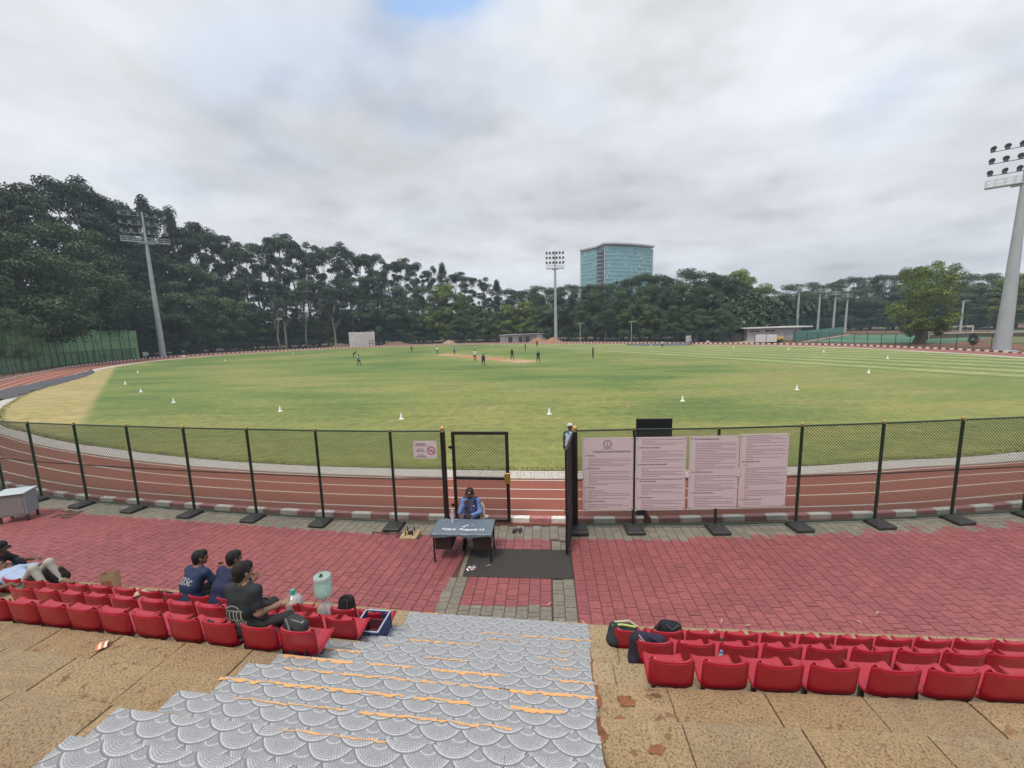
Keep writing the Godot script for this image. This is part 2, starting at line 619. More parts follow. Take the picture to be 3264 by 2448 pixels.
func mosaic_image() -> Image:
	# printed fans of small tiles, laid like fish scales: two staggered rows in one repeat
	var w := 520
	var h := 331
	var im := Image.create(w, h, false, Image.FORMAT_RGB8)
	var wid := 0.33          # metres per repeat across
	var row := 0.105         # metres from row to row
	var rho := 0.19
	var r2 := RandomNumberGenerator.new()
	r2.seed = 4
	var speck := noise(0.02, 3, 3)
	for y in h:
		for x in w:
			var px := (x + 0.5) / w * wid
			var py := (y + 0.5) / h * row * 2.0
			var col := 0.15
			var found := false
			for j in range(-2, 5):       # the farthest row lies on top
				var cy: float = j * row
				var dy := py - cy
				if dy < -rho or dy > rho: continue
				var off: float = wid * 0.5 if posmod(j, 2) == 1 else 0.0
				for i in [-1, 0, 1]:
					var dx: float = px - (off + i * wid)
					var r := sqrt(dx * dx + dy * dy)
					if r < rho:
						found = true
						var q := r / rho
						var ang := atan2(dy, dx)
						var ring: int
						if q > 0.935:
							col = 0.165
							break
						var pitch := 0.0765
						ring = int((q - 0.40) / pitch) if q > 0.40 else -1 - int((0.40 - q) / pitch)
						var rin := fposmod((q - 0.40) / pitch, 1.0)
						var rmid := 0.40 + pitch * (ring + 0.5)
						var cells := maxf(6.0, roundf(TAU * rho * rmid / 0.0168))
						var ain := fposmod(ang / TAU * cells, 1.0)
						var cellno := floorf(fposmod(ang / TAU, 1.0) * cells)
						var jit := fposmod(sin(cellno * 12.9 + ring * 78.2 + (j & 1) * 37.7) * 43758.5, 1.0)
						var gapw := 0.13
						var gap := rin < gapw or rin > 1.0 - gapw or ain < gapw or ain > 1.0 - gapw
						if gap: col = 0.20 + 0.03 * float(ring == 6 or ring == -1)
						elif ring >= 6: col = 0.45 + jit * 0.08
						elif ring == 5: col = 0.355 + jit * 0.07
						elif ring == -1: col = 0.41 + jit * 0.08
						elif ring < -1: col = 0.245 + jit * 0.06
						else: col = 0.255 + 0.014 * ring + jit * 0.07
						break
				if found: break
			col *= 1.0 + 0.10 * speck.get_noise_2d(x, y)
			im.set_pixel(x, y, lin(col * 0.97, col * 0.99, col * 1.03))
	im.generate_mipmaps()
	return im

# ---------------------------------------------------------------- ground, field, track
func make_ground() -> void:
	var g := Geo.new()
	g.quad(Vector3(-520, -0.06, 260), Vector3(620, -0.06, 260), Vector3(620, -0.06, -640), Vector3(-520, -0.06, -640))
	struct(g, "ground", M.earth)

func field_image() -> Image:
	var w := 1280
	var h := 1024
	var x0 := -110.0
	var z0 := -150.0
	var sx := 176.0 / w
	var sz := 140.0 / h
	var n1 := noise(0.035, 91, 4)
	var n2 := noise(0.16, 92, 4)
	var n3 := noise(1.3, 93, 2)
	var n4 := noise(0.9, 94, 3)
	var data := PackedByteArray()
	data.resize(w * h * 3)
	var green := Vector3(0.125, 0.176, 0.033)
	var deep := Vector3(0.080, 0.138, 0.024)
	var olive := Vector3(0.215, 0.212, 0.058)
	var tan := Vector3(0.345, 0.275, 0.115)
	var clay := Vector3(0.34, 0.145, 0.062)
	var dust := Vector3(0.46, 0.32, 0.19)
	var pale := Vector3(0.27, 0.285, 0.115)
	for y in h:
		var z := z0 + (y + 0.5) * sz
		for x in w:
			var X := x0 + (x + 0.5) * sx
			var a := n1.get_noise_2d(X, z * 1.6)
			# wear drawn out along the mowing direction
			var sgn := X * 0.866 - z * 0.5
			var alng := X * 0.5 + z * 0.866
			var b := n2.get_noise_2d(X * 0.35, z * 1.6)
			var f := n3.get_noise_2d(X, z)
			var mixv := clampf(0.48 + a * 0.95 + b * 0.55, 0.0, 1.0)
			var c := deep.lerp(green, smoothstep(0.0, 0.45, mixv)).lerp(olive, smoothstep(0.45, 1.0, mixv) * 0.75)
			# the near side is drier
			var dry := smoothstep(-42.0, -15.0, z + a * 16.0) * 0.95
			c = c.lerp(olive, dry * (0.7 + 0.5 * b))
			# mown stripes on the far right
			var st := smoothstep(47.5, 49.5, sgn + b * 0.8)
			if st > 0.0:
				var ph := sin(sgn * TAU / 4.3 + 0.9 + a * 0.35)
				var sc := green.lerp(pale, smoothstep(-0.35, 0.35, ph))
				c = c.lerp(sc * (1.0 + b * 0.25), st * 0.85)
			# the sanded strip at the left
			var side := (X + 77.6) * 44.1 - (z + 66.0) * 48.7
			if side < 40.0:
				var tt := smoothstep(40.0, -10.0, side + f * 20.0) * smoothstep(-17.0, -24.0, z)
				var row := sin((X * 0.67 + z * 0.74 + b * 1.2) * TAU / 2.6)
				var tc := tan.lerp(olive, clampf(0.18 + row * 0.12 + b * 0.55 + smoothstep(-260.0, -700.0, side) * 0.35, 0.0, 1.0))
				c = c.lerp(tc, tt)
			# the pitch: rolled clay with pale worn ends
			var ux := X + 13.2
			var uz := z + 73.6
			var along := ux * 0.630 - uz * -0.777
			var across := ux * 0.777 - uz * 0.630
			# (0.630, 0.777) runs from the far stumps to the near stumps
			var wv := absf(across) + b * 0.8
			var ends := absf(along - 1.5) + f * 0.6
			var pm := smoothstep(2.6, 1.5, wv) * smoothstep(18.5, 14.0, ends)
			if pm > 0.0:
				var pc := clay.lerp(dust, clampf(0.25 + smoothstep(7.0, 15.0, ends) * 0.6 + f * 0.4 + b * 0.3 + smoothstep(0.6, 2.0, across) * 0.25, 0.0, 1.0))
				c = c.lerp(pc, pm * 0.92)
			elif wv < 6.0 and ends < 22.0:
				c = c.lerp(pale, 0.35 * smoothstep(6.0, 2.5, wv) * smoothstep(22.0, 16.0, ends))
			c *= 1.0 + f * 0.24 + n4.get_noise_2d(X * 0.22, z * 1.5) * 0.20
			var i := (y * w + x) * 3
			data[i] = int(clampf(pow(maxf(c.x, 0.0), 0.4545), 0, 1) * 255.0)
			data[i + 1] = int(clampf(pow(maxf(c.y, 0.0), 0.4545), 0, 1) * 255.0)
			data[i + 2] = int(clampf(pow(maxf(c.z, 0.0), 0.4545), 0, 1) * 255.0)
	var im := Image.create_from_data(w, h, false, Image.FORMAT_RGB8, data)
	im.generate_mipmaps()
	return im

func make_field() -> void:
	kerb_line = curve_xz(kerb_pts, true, 0.56)
	grass_line = curve_xz(grass_pts, true, 0.5)
	var m := mat(Color(1, 1, 1), 0.95)
	m.albedo_texture = ImageTexture.create_from_image(field_image())
	m.normal_enabled = true
	m.normal_texture = noise_tex(0.12, 9, [], 512, 5, true, 10.0)
	m.detail_enabled = false
	var g := Geo.new()
	var poly := PackedVector2Array()
	for i in range(0, grass_line.size(), 2):
		poly.append(grass_line[i])
	var idx := Geometry2D.triangulate_polygon(poly)
	for i in range(0, idx.size(), 3):
		var q := []
		var u := []
		for k in 3:
			var p := poly[idx[i + k]]
			q.append(Vector3(p.x, 0.03, p.y))
			u.append(Vector2((p.x + 110.0) / 176.0, (p.y + 150.0) / 140.0))
		if (q[1] - q[0]).cross(q[2] - q[0]).y < 0.0:
			g.tri(q[0], q[2], q[1], u[0], u[2], u[1])
		else:
			g.tri(q[0], q[1], q[2], u[0], u[1], u[2])
	m.normal_enabled = false
	var o := struct(g, "playing_field", m)
	# a rough fringe of longer grass where the turf meets the concrete edge, and tufts over the near turf
	var blade := Geo.new()
	blade.tri(Vector3(-0.006, 0, 0), Vector3(0.006, 0, 0), Vector3(0.004, 0.055, 0.015))
	blade.tri(Vector3(0.012, 0, 0.008), Vector3(0.022, 0, 0.004), Vector3(0.03, 0.045, -0.012))
	blade.tri(Vector3(-0.022, 0, 0.0), Vector3(-0.012, 0, -0.008), Vector3(-0.028, 0.05, 0.0))
	var mm := MultiMesh.new()
	mm.transform_format = MultiMesh.TRANSFORM_3D
	mm.use_colors = true
	mm.mesh = blade.mesh()
	var xs := []
	var cs := []
	for i in grass_line.size():
		var p := grass_line[i]
		if p.y < -40.0: continue
		for k in 26:
			var q := p + Vector2(rnd(-0.3, 0.3), rnd(-0.28, 0.05))
			xs.append(Transform3D(Basis(Vector3.UP, rnd(0, TAU)).scaled(Vector3.ONE * rnd(0.6, 1.3)), Vector3(q.x, 0.028, q.y)))
			cs.append(Color(0.16, 0.18, 0.055).lerp(Color(0.09, 0.13, 0.03), rng.randf()))
	for i in 16000:
		var z := -14.3 - pow(rng.randf(), 1.6) * 14.0
		var x := rnd(-26.0, 20.0)
		if not Geometry2D.is_point_in_polygon(Vector2(x, z), poly): continue
		xs.append(Transform3D(Basis(Vector3.UP, rnd(0, TAU)).scaled(Vector3(1.2, rnd(0.4, 0.8), 1.2)), Vector3(x, 0.029, z)))
		cs.append(Color(0.20, 0.20, 0.065).lerp(Color(0.10, 0.14, 0.034), rng.randf()))
	mm.instance_count = xs.size()
	for i in xs.size():
		mm.set_instance_transform(i, xs[i])
		mm.set_instance_color(i, cs[i])
	var mi := MultiMeshInstance3D.new()
	mi.name = "grass"
	mi.multimesh = mm
	mi.material_override = M.cloth
	add_child(mi)
	tag(mi, "short tufts of grass along the near edge of the playing field", "grass", "", "stuff")

func ray_hit(c: PackedVector2Array, d: Vector2) -> Vector2:
	var o := Vector2(-18, -72)
	for i in c.size():
		var hit = Geometry2D.segment_intersects_segment(o, o + d * 400.0, c[i], c[(i + 1) % c.size()])
		if hit != null:
			return hit
	return o

var rings := {}
func make_track() -> void:
	# find both borders once, on shared rays
	var m := 600
	var ga := PackedVector2Array()
	var ka := PackedVector2Array()
	for i in m:
		var a := TAU * i / m
		var d := Vector2(sin(a), cos(a))
		ga.append(ray_hit(grass_line, d))
		ka.append(ray_hit(kerb_line, d))
	var mixed := func(f: float) -> PackedVector2Array:
		var out := PackedVector2Array()
		for i in m:
			out.append(ga[i].lerp(ka[i], f))
		return out
	var g := Geo.new()
	band(g, mixed.call(-0.06), mixed.call(1.02), 0.0, true)
	struct(g, "running_track", M.track)
	var lines := Geo.new()
	for f in [0.235, 0.43, 0.615, 0.81, 0.975]:
		var w := 0.0085
		band(lines, mixed.call(f - w), mixed.call(f + w), 0.005, true)
	var o := build(lines, "lane_lines", M.line, get_node("running_track"))
	rings.inner = mixed.call(0.015)
	rings.outer = mixed.call(0.205)
	# the concrete drain round the turf: one slab after another on the near side, one band beyond
	var conc := setting("concrete_edge")
	var inner := curve_xz(Array(rings.inner), true, 0.5)
	var bandg := Geo.new()
	band(bandg, rings.inner, rings.outer, 0.012, true)
	build(bandg, "concrete_band", M.concrete, conc)
	var holes := Geo.new()
	for i in range(-46, 36):
		var x0 := i * 0.485
		var z0 := near_z(rings.inner, x0)
		var z1 := near_z(rings.inner, x0 + 0.485)
		var w0 := near_z(rings.outer, x0)
		var ang := atan2(-(z1 - z0), 0.485)
		var sl := Geo.new()
		var depth := absf(w0 - z0) * 0.97
		sl.paver(Vector3.ZERO, 0.476 / cos(ang), depth, 0.05, 0.006)
		var s := piece(sl.mesh(), "slab", M.concrete, conc)
		var mid := Vector3(x0 + 0.24, 0.034 + rnd(-0.003, 0.003), (z0 + z1) * 0.5 + depth * 0.5)
		s.position = mid
		s.rotation.y = ang
		if x0 > -1.6 and x0 < 1.3:
			for q in [[-0.12, -0.22], [-0.12, 0.0], [-0.12, 0.22], [0.12, -0.22], [0.12, 0.0], [0.12, 0.22]]:
				holes.box(mid + Vector3(q[0], 0.002, q[1] * depth), Vector3(0.035, 0.005, 0.035), Basis(Vector3.UP, 0.6))
	var ho := build(holes, "drain_holes", M.darksteel, conc)
	ho.set_meta("kind", "stuff")

func near_z(c: PackedVector2Array, x: float) -> float:
	var best := -1e9
	for i in c.size():
		var a := c[i]
		var b := c[(i + 1) % c.size()]
		if (a.x <= x) != (b.x <= x) and a.y > -60.0:
			best = maxf(best, lerpf(a.y, b.y, (x - a.x) / (b.x - a.x)))
	return best

func make_kerbs() -> void:
	var k := setting("striped_kerb")
	var m := kerb_line.size()
	var order := range(m)
	order.sort_custom(func(a, b): return kerb_line[a].length() < kerb_line[b].length())
	var kept := {}
	for i in 298:
		kept[order[i]] = true
	var rest := [Geo.new(), Geo.new()]
	for i in m:
		var a := kerb_line[i]
		var b := kerb_line[(i + 1) % m]
		if a.x > 43.4 and a.x < 46.6 and a.y < -80.0 and false: continue
		var d := (b - a).normalized()
		var ang := atan2(-d.y, d.x)
		var mid := (a + b) * 0.5 + Vector2(d.y, -d.x) * 0.0
		var wide: bool = a.y > -16.0
		var size := Vector3(a.distance_to(b) * 0.985, 0.15, 0.16)
		if kept.has(i):
			var g := Geo.new()
			g.box(Vector3.ZERO, size, Basis(), 0.012)
			var o := piece(g.mesh(), "kerbstone", M.white if i % 2 else (M.pinkkerb if wide else M.redkerb), k)
			o.position = Vector3(mid.x, 0.055, mid.y + (-0.08 if wide else 0.0))
			o.rotation.y = ang
		else:
			var tall := 0.26
			rest[i % 2].box(Vector3(mid.x, tall * 0.5 - 0.02, mid.y), Vector3(size.x, tall, 0.2), Basis(Vector3.UP, ang), 0.015)
	for q in 2:
		var o := build(rest[q], "far_kerbstones", M.white if q else M.redkerb, k)
		o.set_meta("kind", "stuff")

# ---------------------------------------------------------------- paving
func lay(region: PackedVector2Array, xf: Transform3D, cell: float, tone: String, holes: Array, out: Array) -> void:
	# columns that run away from the stand: a square stone, then a half one, each column half a repeat off its neighbour
	var inv := xf.affine_inverse()
	var lo := Vector2(1e9, 1e9)
	var hi := -lo
	for p in region:
		var q := inv * Vector3(p.x, 0, p.y)
		lo = lo.min(Vector2(q.x, q.z)); hi = hi.max(Vector2(q.x, q.z))
	var ncol := int((hi.x - lo.x) / cell) + 2
	for ci in ncol:
		var x := lo.x + (ci + 0.5) * cell
		var z := hi.y + cell * (0.0 if ci % 2 == 0 else 0.75)
		var big := true
		while z > lo.y - cell:
			var ln := cell if big else cell * 0.5
			var c3: Vector3 = xf * Vector3(x, 0, z - ln * 0.5)
			z -= ln
			big = not big
			var c2 := Vector2(c3.x, c3.z)
			if not Geometry2D.is_point_in_polygon(c2, region): continue
			var skip := false
			for h in holes:
				if h.has_point(c2): skip = true
			if skip: continue
			out.append([c3, cell - 0.011, ln - 0.011, xf.basis, tone])

func make_pavement() -> void:
	var pv := setting("pavement")
	var bed := Geo.new()
	bed.plate(PackedVector2Array([Vector2(-34, -6.0), Vector2(34, -6.0), Vector2(34, -20), Vector2(22, -13.75), Vector2(12, -11.12), Vector2(6, -10.4), Vector2(-0.5, -10.1), Vector2(-10, -10.65), Vector2(-20, -12.45), Vector2(-34, -18)]), -0.012)
	build(bed, "bedding", M.joint, pv)
	var list := []
	var cell := 0.218
	var rot := Basis(Vector3.UP, deg_to_rad(-5.5))
	var edge := func(x: float) -> float: return near_z(kerb_line, x) + 0.03
	# the fence strip is grey, the left and right fields red, the way to the gate red with a grey border
	var front_l := PackedVector2Array()
	var front_strip := PackedVector2Array()
	for i in 42:
		var x := -19.0 + i * 0.4
		if x < -2.12:
			front_l.append(Vector2(x, edge.call(x) + 0.72))
	var left := front_l.duplicate()
	left.append(Vector2(-1.93, -9.42)); left.append(Vector2(-2.16, -6.4)); left.append(Vector2(-2.6, -6.38)); left.append(Vector2(-7.5, -6.78)); left.append(Vector2(-12, -7.25)); left.append(Vector2(-19, -8.2))
	lay(left, Transform3D(rot, Vector3(-2.16, 0, -6.4)), cell, "red", [Rect2(-14.75, -10.35, 0.65, 0.2), Rect2(-3.78, -9.66, 0.48, 0.46)], list)
	var right := PackedVector2Array([Vector2(0.5, -6.4), Vector2(0.5, -9.38), Vector2(3, -9.45), Vector2(6, -9.72), Vector2(9.5, -10.2), Vector2(14, -10.8), Vector2(18, -11.8), Vector2(18, -6.4)])
	lay(right, Transform3D(Basis(), Vector3(0.49, 0, -6.4)), cell, "red", [], list)
	lay(PackedVector2Array([Vector2(-1.72, -6.85), Vector2(0.05, -6.85), Vector2(0.05, -9.26), Vector2(-1.72, -9.26)]), Transform3D(Basis(), Vector3(-1.72, 0, -6.85)), cell, "red", [Rect2(-1.8, -8.76, 2.2, 0.98)], list)
	lay(PackedVector2Array([Vector2(-2.16, -6.4), Vector2(-1.72, -6.4), Vector2(-1.72, -9.26), Vector2(-1.93, -9.26)]), Transform3D(Basis(), Vector3(-2.16, 0, -6.4)), cell, "grey", [], list)
	lay(PackedVector2Array([Vector2(0.05, -6.4), Vector2(0.49, -6.4), Vector2(0.49, -9.26), Vector2(0.05, -9.26)]), Transform3D(Basis(), Vector3(0.05, 0, -6.4)), cell, "grey", [Rect2(-1.8, -8.76, 2.2, 0.98)], list)
	lay(PackedVector2Array([Vector2(-1.72, -6.4), Vector2(0.05, -6.4), Vector2(0.05, -6.85), Vector2(-1.72, -6.85)]), Transform3D(Basis(), Vector3(-1.72, 0, -6.4)), cell, "grey", [], list)
	lay(PackedVector2Array([Vector2(-1.95, -9.27), Vector2(0.49, -9.27), Vector2(0.49, -10.02), Vector2(-1.95, -10.02)]), Transform3D(Basis(), Vector3(-1.95, 0, -9.27)), cell, "grey", [], list)
	var sl := PackedVector2Array()
	var back := PackedVector2Array()
	for i in 46:
		var x := -19.0 + i * 0.38
		if x > -1.96: break
		sl.append(Vector2(x, edge.call(x) + 0.72))
		back.append(Vector2(x, edge.call(x)))
	back.reverse()
	lay(sl + back, Transform3D(rot, Vector3(-1.96, 0, -9.28)), cell, "grey", [], list)
	var sr := PackedVector2Array()
	back = PackedVector2Array()
	for i in 46:
		var x := 0.5 + i * 0.38
		sr.append(Vector2(x, edge.call(x) + 0.8))
		back.append(Vector2(x, edge.call(x)))
	back.reverse()
	lay(sr + back, Transform3D(Basis(), Vector3(0.49, 0, -9.3)), cell, "grey", [], list)
	# the 298 that show largest are pieces of their own
	list.sort_custom(func(a, b): return a[0].length() / sqrt(a[2]) < b[0].length() / sqrt(b[2]))
	var meshes := {}
	var rest := {}
	var worn := noise(0.25, 88, 3)
	for i in list.size():
		var q = list[i]
		var patch := worn.get_noise_2d(q[0].x, q[0].z) * 3.2 + rnd(0.0, 4.0)
		var tone: String = q[4] + str(clampi(int(patch), 0, 3))
		var tilt := Vector2(rnd(-0.0016, 0.0016), rnd(-0.0016, 0.0016))
		if i < 298:
			var key := "%.3f_%d" % [q[2], rng.randi() % 4]
			if not meshes.has(key):
				var g := Geo.new()
				g.paver(Vector3.ZERO, q[1], q[2], 0.03, 0.004, Basis(), tilt)
				meshes[key] = g.mesh()
			var o := piece(meshes[key], "paver", M[tone], pv)
			o.transform = Transform3D(q[3], q[0] + Vector3(0, rnd(-0.0025, 0.0025), 0))
		else:
			if not rest.has(tone): rest[tone] = Geo.new()
			rest[tone].paver(q[0] + Vector3(0, rnd(-0.0025, 0.0025), 0), q[1], q[2], 0.03, 0.004, q[3], tilt)
	for tone in rest:
		var o := build(rest[tone], "more_pavers", M[tone], pv)
		o.set_meta("kind", "stuff")

# ---------------------------------------------------------------- the stand
func make_stands() -> void:
	for side in 2:
		var xf := left_stand if side == 0 else Transform3D()
		var st := setting("grandstand")
		st.transform = xf
		var x0 := -15.0 if side == 0 else 0.24
		var x1 := -0.04 if side == 0 else 15.0
		# core: a solid staircase under the stones
		var core := Geo.new()
		for k in 9:
			var zf: float = TIER_Z[k] + 0.012
			core.box(Vector3((x0 + x1) * 0.5, TIER_Y[k] * 0.5 - 0.05, (zf + 1.6) * 0.5), Vector3(x1 - x0, TIER_Y[k] - 0.0, 1.6 - zf))
		build(core, "core", M.screed, st)
		for k in 9:
			var zf: float = TIER_Z[k]
			var zb: float = TIER_Z[k + 1] + 0.02
			var rough := k >= 3
			var x := x0
			var first: float = [0.0, 0.3, 0.15, 0.04, 0.6, 0.35, 0.5, 0.2, 0.6][k] if side == 0 else [0.3, 0.7, 0.5, 0.92, 0.8, 0.6, 0.4, 0.8, 0.5][k]
			x = x0 + first - 0.93
			if not rough: x = x0 + first - 1.9
			while x < (0.32 if side == 0 and k < 2 else x1):
				var ln := (0.93 if rough else 1.9) + rnd(-0.015, 0.015)
				var xe := 0.32 if side == 0 and k < 2 else x1
				var a := maxf(x, x0)
				var b := minf(x + ln, xe)
				x += ln
				if b - a < 0.08: continue
				var g := Geo.new()
				var gap := 0.016 if rough else 0.006
				if rough:
					g = stone_slab(b - a - gap, zb - zf, 0.07)
				else:
					g.paver(Vector3.ZERO, b - a - gap, zb - zf, 0.07, 0.008)
				var o := piece(g.mesh(), "stone_slab" if rough else "tread_slab", [M.stone, M.stone2, M.stone3][rng.randi() % 3] if rough else M.screed, st)
				o.position = Vector3((a + b) * 0.5, TIER_Y[k] + rnd(-0.004, 0.004), (zf + zb) * 0.5)
		# the kerb strip of stone between paving and the first row
		var strip := Geo.new()
		strip.box(Vector3((x0 + x1) * 0.5, 0.03, TIER_Z[0] - 0.055), Vector3(x1 - x0, 0.11, 0.10), Basis(), 0.015)
		build(strip, "front_kerb", M.stone2, st)

func stone_slab(sx: float, sz: float, thick: float) -> Geo:
	# a hand-dressed top: uneven, with rounded worn arrises
	var g := Geo.new()
	var w := 15
	var h := 13
	var nz := noise(3.0, rng.randi() % 1000, 4)
	var P := PackedVector3Array()
	for j in h:
		for i in w:
			var u := float(i) / (w - 1)
			var v := float(j) / (h - 1)
			var ed := minf(minf(u, 1 - u) * sx, minf(v, 1 - v) * sz)
			var y := nz.get_noise_2d(u * sx * 2.0, v * sz * 2.0) * 0.007 - 0.022 * pow(clampf(1.0 - ed / 0.045, 0, 1), 2.0)
			P.append(Vector3((u - 0.5) * sx, y, (0.5 - v) * sz))
	g.sheet(P, w, h)
	for s in [[0, 1], [h - 1, -1]]:
		for i in w - 1:
			var a := P[s[0] * w + i]
			var b := P[s[0] * w + i + 1]
			g.oquad(a, b, Vector3(b.x, -thick, b.z), Vector3(a.x, -thick, a.z), Vector3(0, -thick, 0))
	for s in [0, w - 1]:
		for j in h - 1:
			var a := P[j * w + s]
			var b := P[(j + 1) * w + s]
			g.oquad(a, b, Vector3(b.x, -thick, b.z), Vector3(a.x, -thick, a.z), Vector3(0, -thick, 0))
	return g

func make_aisle() -> void:
	var st := setting("aisle_stairs")
	var xl := [-2.53, -2.60, -2.80, -2.95, -3.10, -3.02, -3.12, -3.18, -3.06, -3.14, -3.22, -3.06, -3.14, -3.2, -3.1, -3.2]
	var slope := 0.053
	var under := Geo.new()
	for i in 16:
		var y := 0.155 + 0.23 * i
		var zf := -6.30 if i == 0 else -6.05 + 0.387 * i
		var zb := -6.05 + 0.387 * (i + 1) + 0.03
		var xr := lerpf(0.62, 0.33, clampf((zf + 6.3) / 3.8, 0, 1)) + rnd(-0.012, 0.012)
		var fz := func(x: float, z: float) -> float: return z + slope * (x - 0.5)
		# concrete step under the sheet
		under.plate(PackedVector2Array([Vector2(xl[i] + 0.012, fz.call(xl[i], zf + 0.02)), Vector2(xr - 0.012, fz.call(xr, zf + 0.02)), Vector2(xr - 0.012, zb + 0.2), Vector2(xl[i] + 0.012, zb + 0.2 + slope * -3.5)]), y - 0.005, 0.30)
		# the patterned sheet, in two or three lengths with hairline joints, its edge turned down over the riser
		var cuts := [xl[i]]
		if i % 3 == 0: cuts.append(rnd(-1.9, -0.6))
		elif i % 3 == 1: cuts.append_array([rnd(-2.2, -1.5), rnd(-0.6, 0.0)])
		else: cuts.append(rnd(-1.2, 0.0))
		cuts.append(xr)
		var shift := rnd(-0.02, 0.02)
		for k in cuts.size() - 1:
			var g := Geo.new()
			var a: float = cuts[k] + 0.0015
			var b: float = cuts[k + 1] - 0.0015
			var dz := rnd(-0.006, 0.006)
			var dy := rnd(-0.002, 0.002)
			var seg := 6
			for q in seg:
				var u0 := lerpf(a, b, float(q) / seg)
				var u1 := lerpf(a, b, float(q + 1) / seg)
				var p := [Vector3(u0, y + dy, fz.call(u0, zb)), Vector3(u1, y + dy, fz.call(u1, zb)), Vector3(u1, y + dy, fz.call(u1, zf + dz)), Vector3(u0, y + dy, fz.call(u0, zf + dz))]
				var uv := []
				for w in p:
					uv.append(Vector2((w.x + shift) / 0.33, (w.z - slope * (w.x - 0.5) - zf + 0.2 * i) / 0.21))
				g.quad(p[0], p[1], p[2], p[3], uv[0], uv[1], uv[2], uv[3])
				var lip := [p[3], p[2], p[2] - Vector3(0, 0.2, 0), p[3] - Vector3(0, 0.2, 0)]
				g.quad(lip[1], lip[0], lip[3], lip[2], uv[2], uv[3], uv[3] - Vector2(0, 0.5), uv[2] - Vector2(0, 0.5))
			var pe := [Vector3(b, y + dy, fz.call(b, zf + dz)), Vector3(b, y + dy, fz.call(b, zb)), Vector3(b, y + dy - 0.01, fz.call(b, zb)), Vector3(b, y + dy - 0.01, fz.call(b, zf + dz))]
			g.quad(pe[0], pe[3], pe[2], pe[1])
			piece(g.mesh(), "mosaic_sheet", M.mosaic, st)
	build(under, "step_core", M.screed, st)
	# orange adhesive tape, torn along its edge, at several nosings
	var tapes := [[0, -2.3, -1.9, 0.02], [0, 0.25, 0.55, 0.02], [1, -1.1, -0.55, 0.022], [1, -0.5, 0.62, 0.03], [2, -0.95, -0.45, 0.016], [3, -2.0, -1.1, 0.03], [3, -1.05, -0.95, 0.02], [3, 0.1, 0.45, 0.016], [4, -2.2, -2.05, 0.03], [4, -0.15, 0.2, 0.024], [5, -2.9, -2.3, 0.035], [5, -1.5, -0.95, 0.02], [5, 0.0, 0.3, 0.02], [6, -3.05, -2.2, 0.045], [6, -2.05, -1.5, 0.035], [6, -1.3, -0.5, 0.04], [6, 0.0, 0.46, 0.03], [7, -2.75, -0.4, 0.024], [7, -0.5, 0.42, 0.04], [8, -3.1, -1.3, 0.035], [8, -1.2, -0.7, 0.03], [8, -0.35, 0.1, 0.04], [9, -2.6, -1.6, 0.02], [9, -1.5, -0.3, 0.026], [10, -1.9, -1.1, 0.014]]
	var tape := noise(9.0, 77, 3)
	for t in tapes:
		var i: int = t[0]
		var y := 0.155 + 0.23 * i + 0.0045
		var zf := (-6.30 if i == 0 else -6.05 + 0.387 * i) + 0.012
		var g := Geo.new()
		var n := int((t[2] - t[1]) / 0.035) + 2
		for q in n:
			var a := lerpf(t[1], t[2], float(q) / n)
			var b := lerpf(t[1], t[2], float(q + 1) / n)
			var wa := maxf(t[3] * (0.62 + 1.0 * tape.get_noise_2d(a, i * 3.0)), 0.003)
			var wb := maxf(t[3] * (0.62 + 1.0 * tape.get_noise_2d(b, i * 3.0)), 0.003)
			var za := zf + slope * (a - 0.5) + 0.015 * tape.get_noise_2d(a * 0.5, 40.0 + i)
			var zb := zf + slope * (b - 0.5) + 0.015 * tape.get_noise_2d(b * 0.5, 40.0 + i)
			g.quad(Vector3(a, y, za + wa), Vector3(b, y, zb + wb), Vector3(b, y, zb), Vector3(a, y, za))
		piece(g.mesh(), "tape_strip", M.orange, st)
	# broken mortar and red mud along the right-hand edge of the stairs, and stains on the stones beside it
	var mud := Geo.new()
	var nz := noise(2.4, 5, 4)
	for k in range(0, 8):
		var zf: float = TIER_Z[k] + 0.02
		var zb: float = TIER_Z[k + 1] - 0.01
		var n := 10
		for q in n:
			var za := lerpf(zb, zf, float(q) / n)
			var zc := lerpf(zb, zf, float(q + 1) / n)
			var ra := lerpf(0.62, 0.33, clampf((za + 6.3) / 3.8, 0, 1)) + 0.004
			var rc := lerpf(0.62, 0.33, clampf((zc + 6.3) / 3.8, 0, 1)) + 0.004
			var more := 1.6 if k > 2 else 0.8
			var xa := ra + 0.05 * more * maxf(0.15, nz.get_noise_2d(za * 2.0, 3.0) + 0.6)
			var xc := rc + 0.05 * more * maxf(0.15, nz.get_noise_2d(zc * 2.0, 3.0) + 0.6)
			mud.quad(Vector3(ra - 0.03, TIER_Y[k] + 0.0075, za), Vector3(xa, TIER_Y[k] + 0.0075, za), Vector3(xc, TIER_Y[k] + 0.0075, zc), Vector3(rc - 0.03, TIER_Y[k] + 0.0075, zc))
	build(mud, "mud_edge", M.mud, st)
	var stains := [[0.72, 3, -3.55, 0.09, 0.06], [0.62, 3, -3.35, 0.05, 0.03], [0.95, 3, -3.3, 0.07, 0.03], [0.78, 4, -2.7, 0.06, 0.04], [1.02, 3, -3.62, 0.05, 0.02], [0.9, 4, -2.45, 0.08, 0.06], [0.6, 4, -2.3, 0.05, 0.04], [1.05, 5, -2.05, 0.12, 0.05], [0.6, 5, -1.9, 0.12, 0.07]]
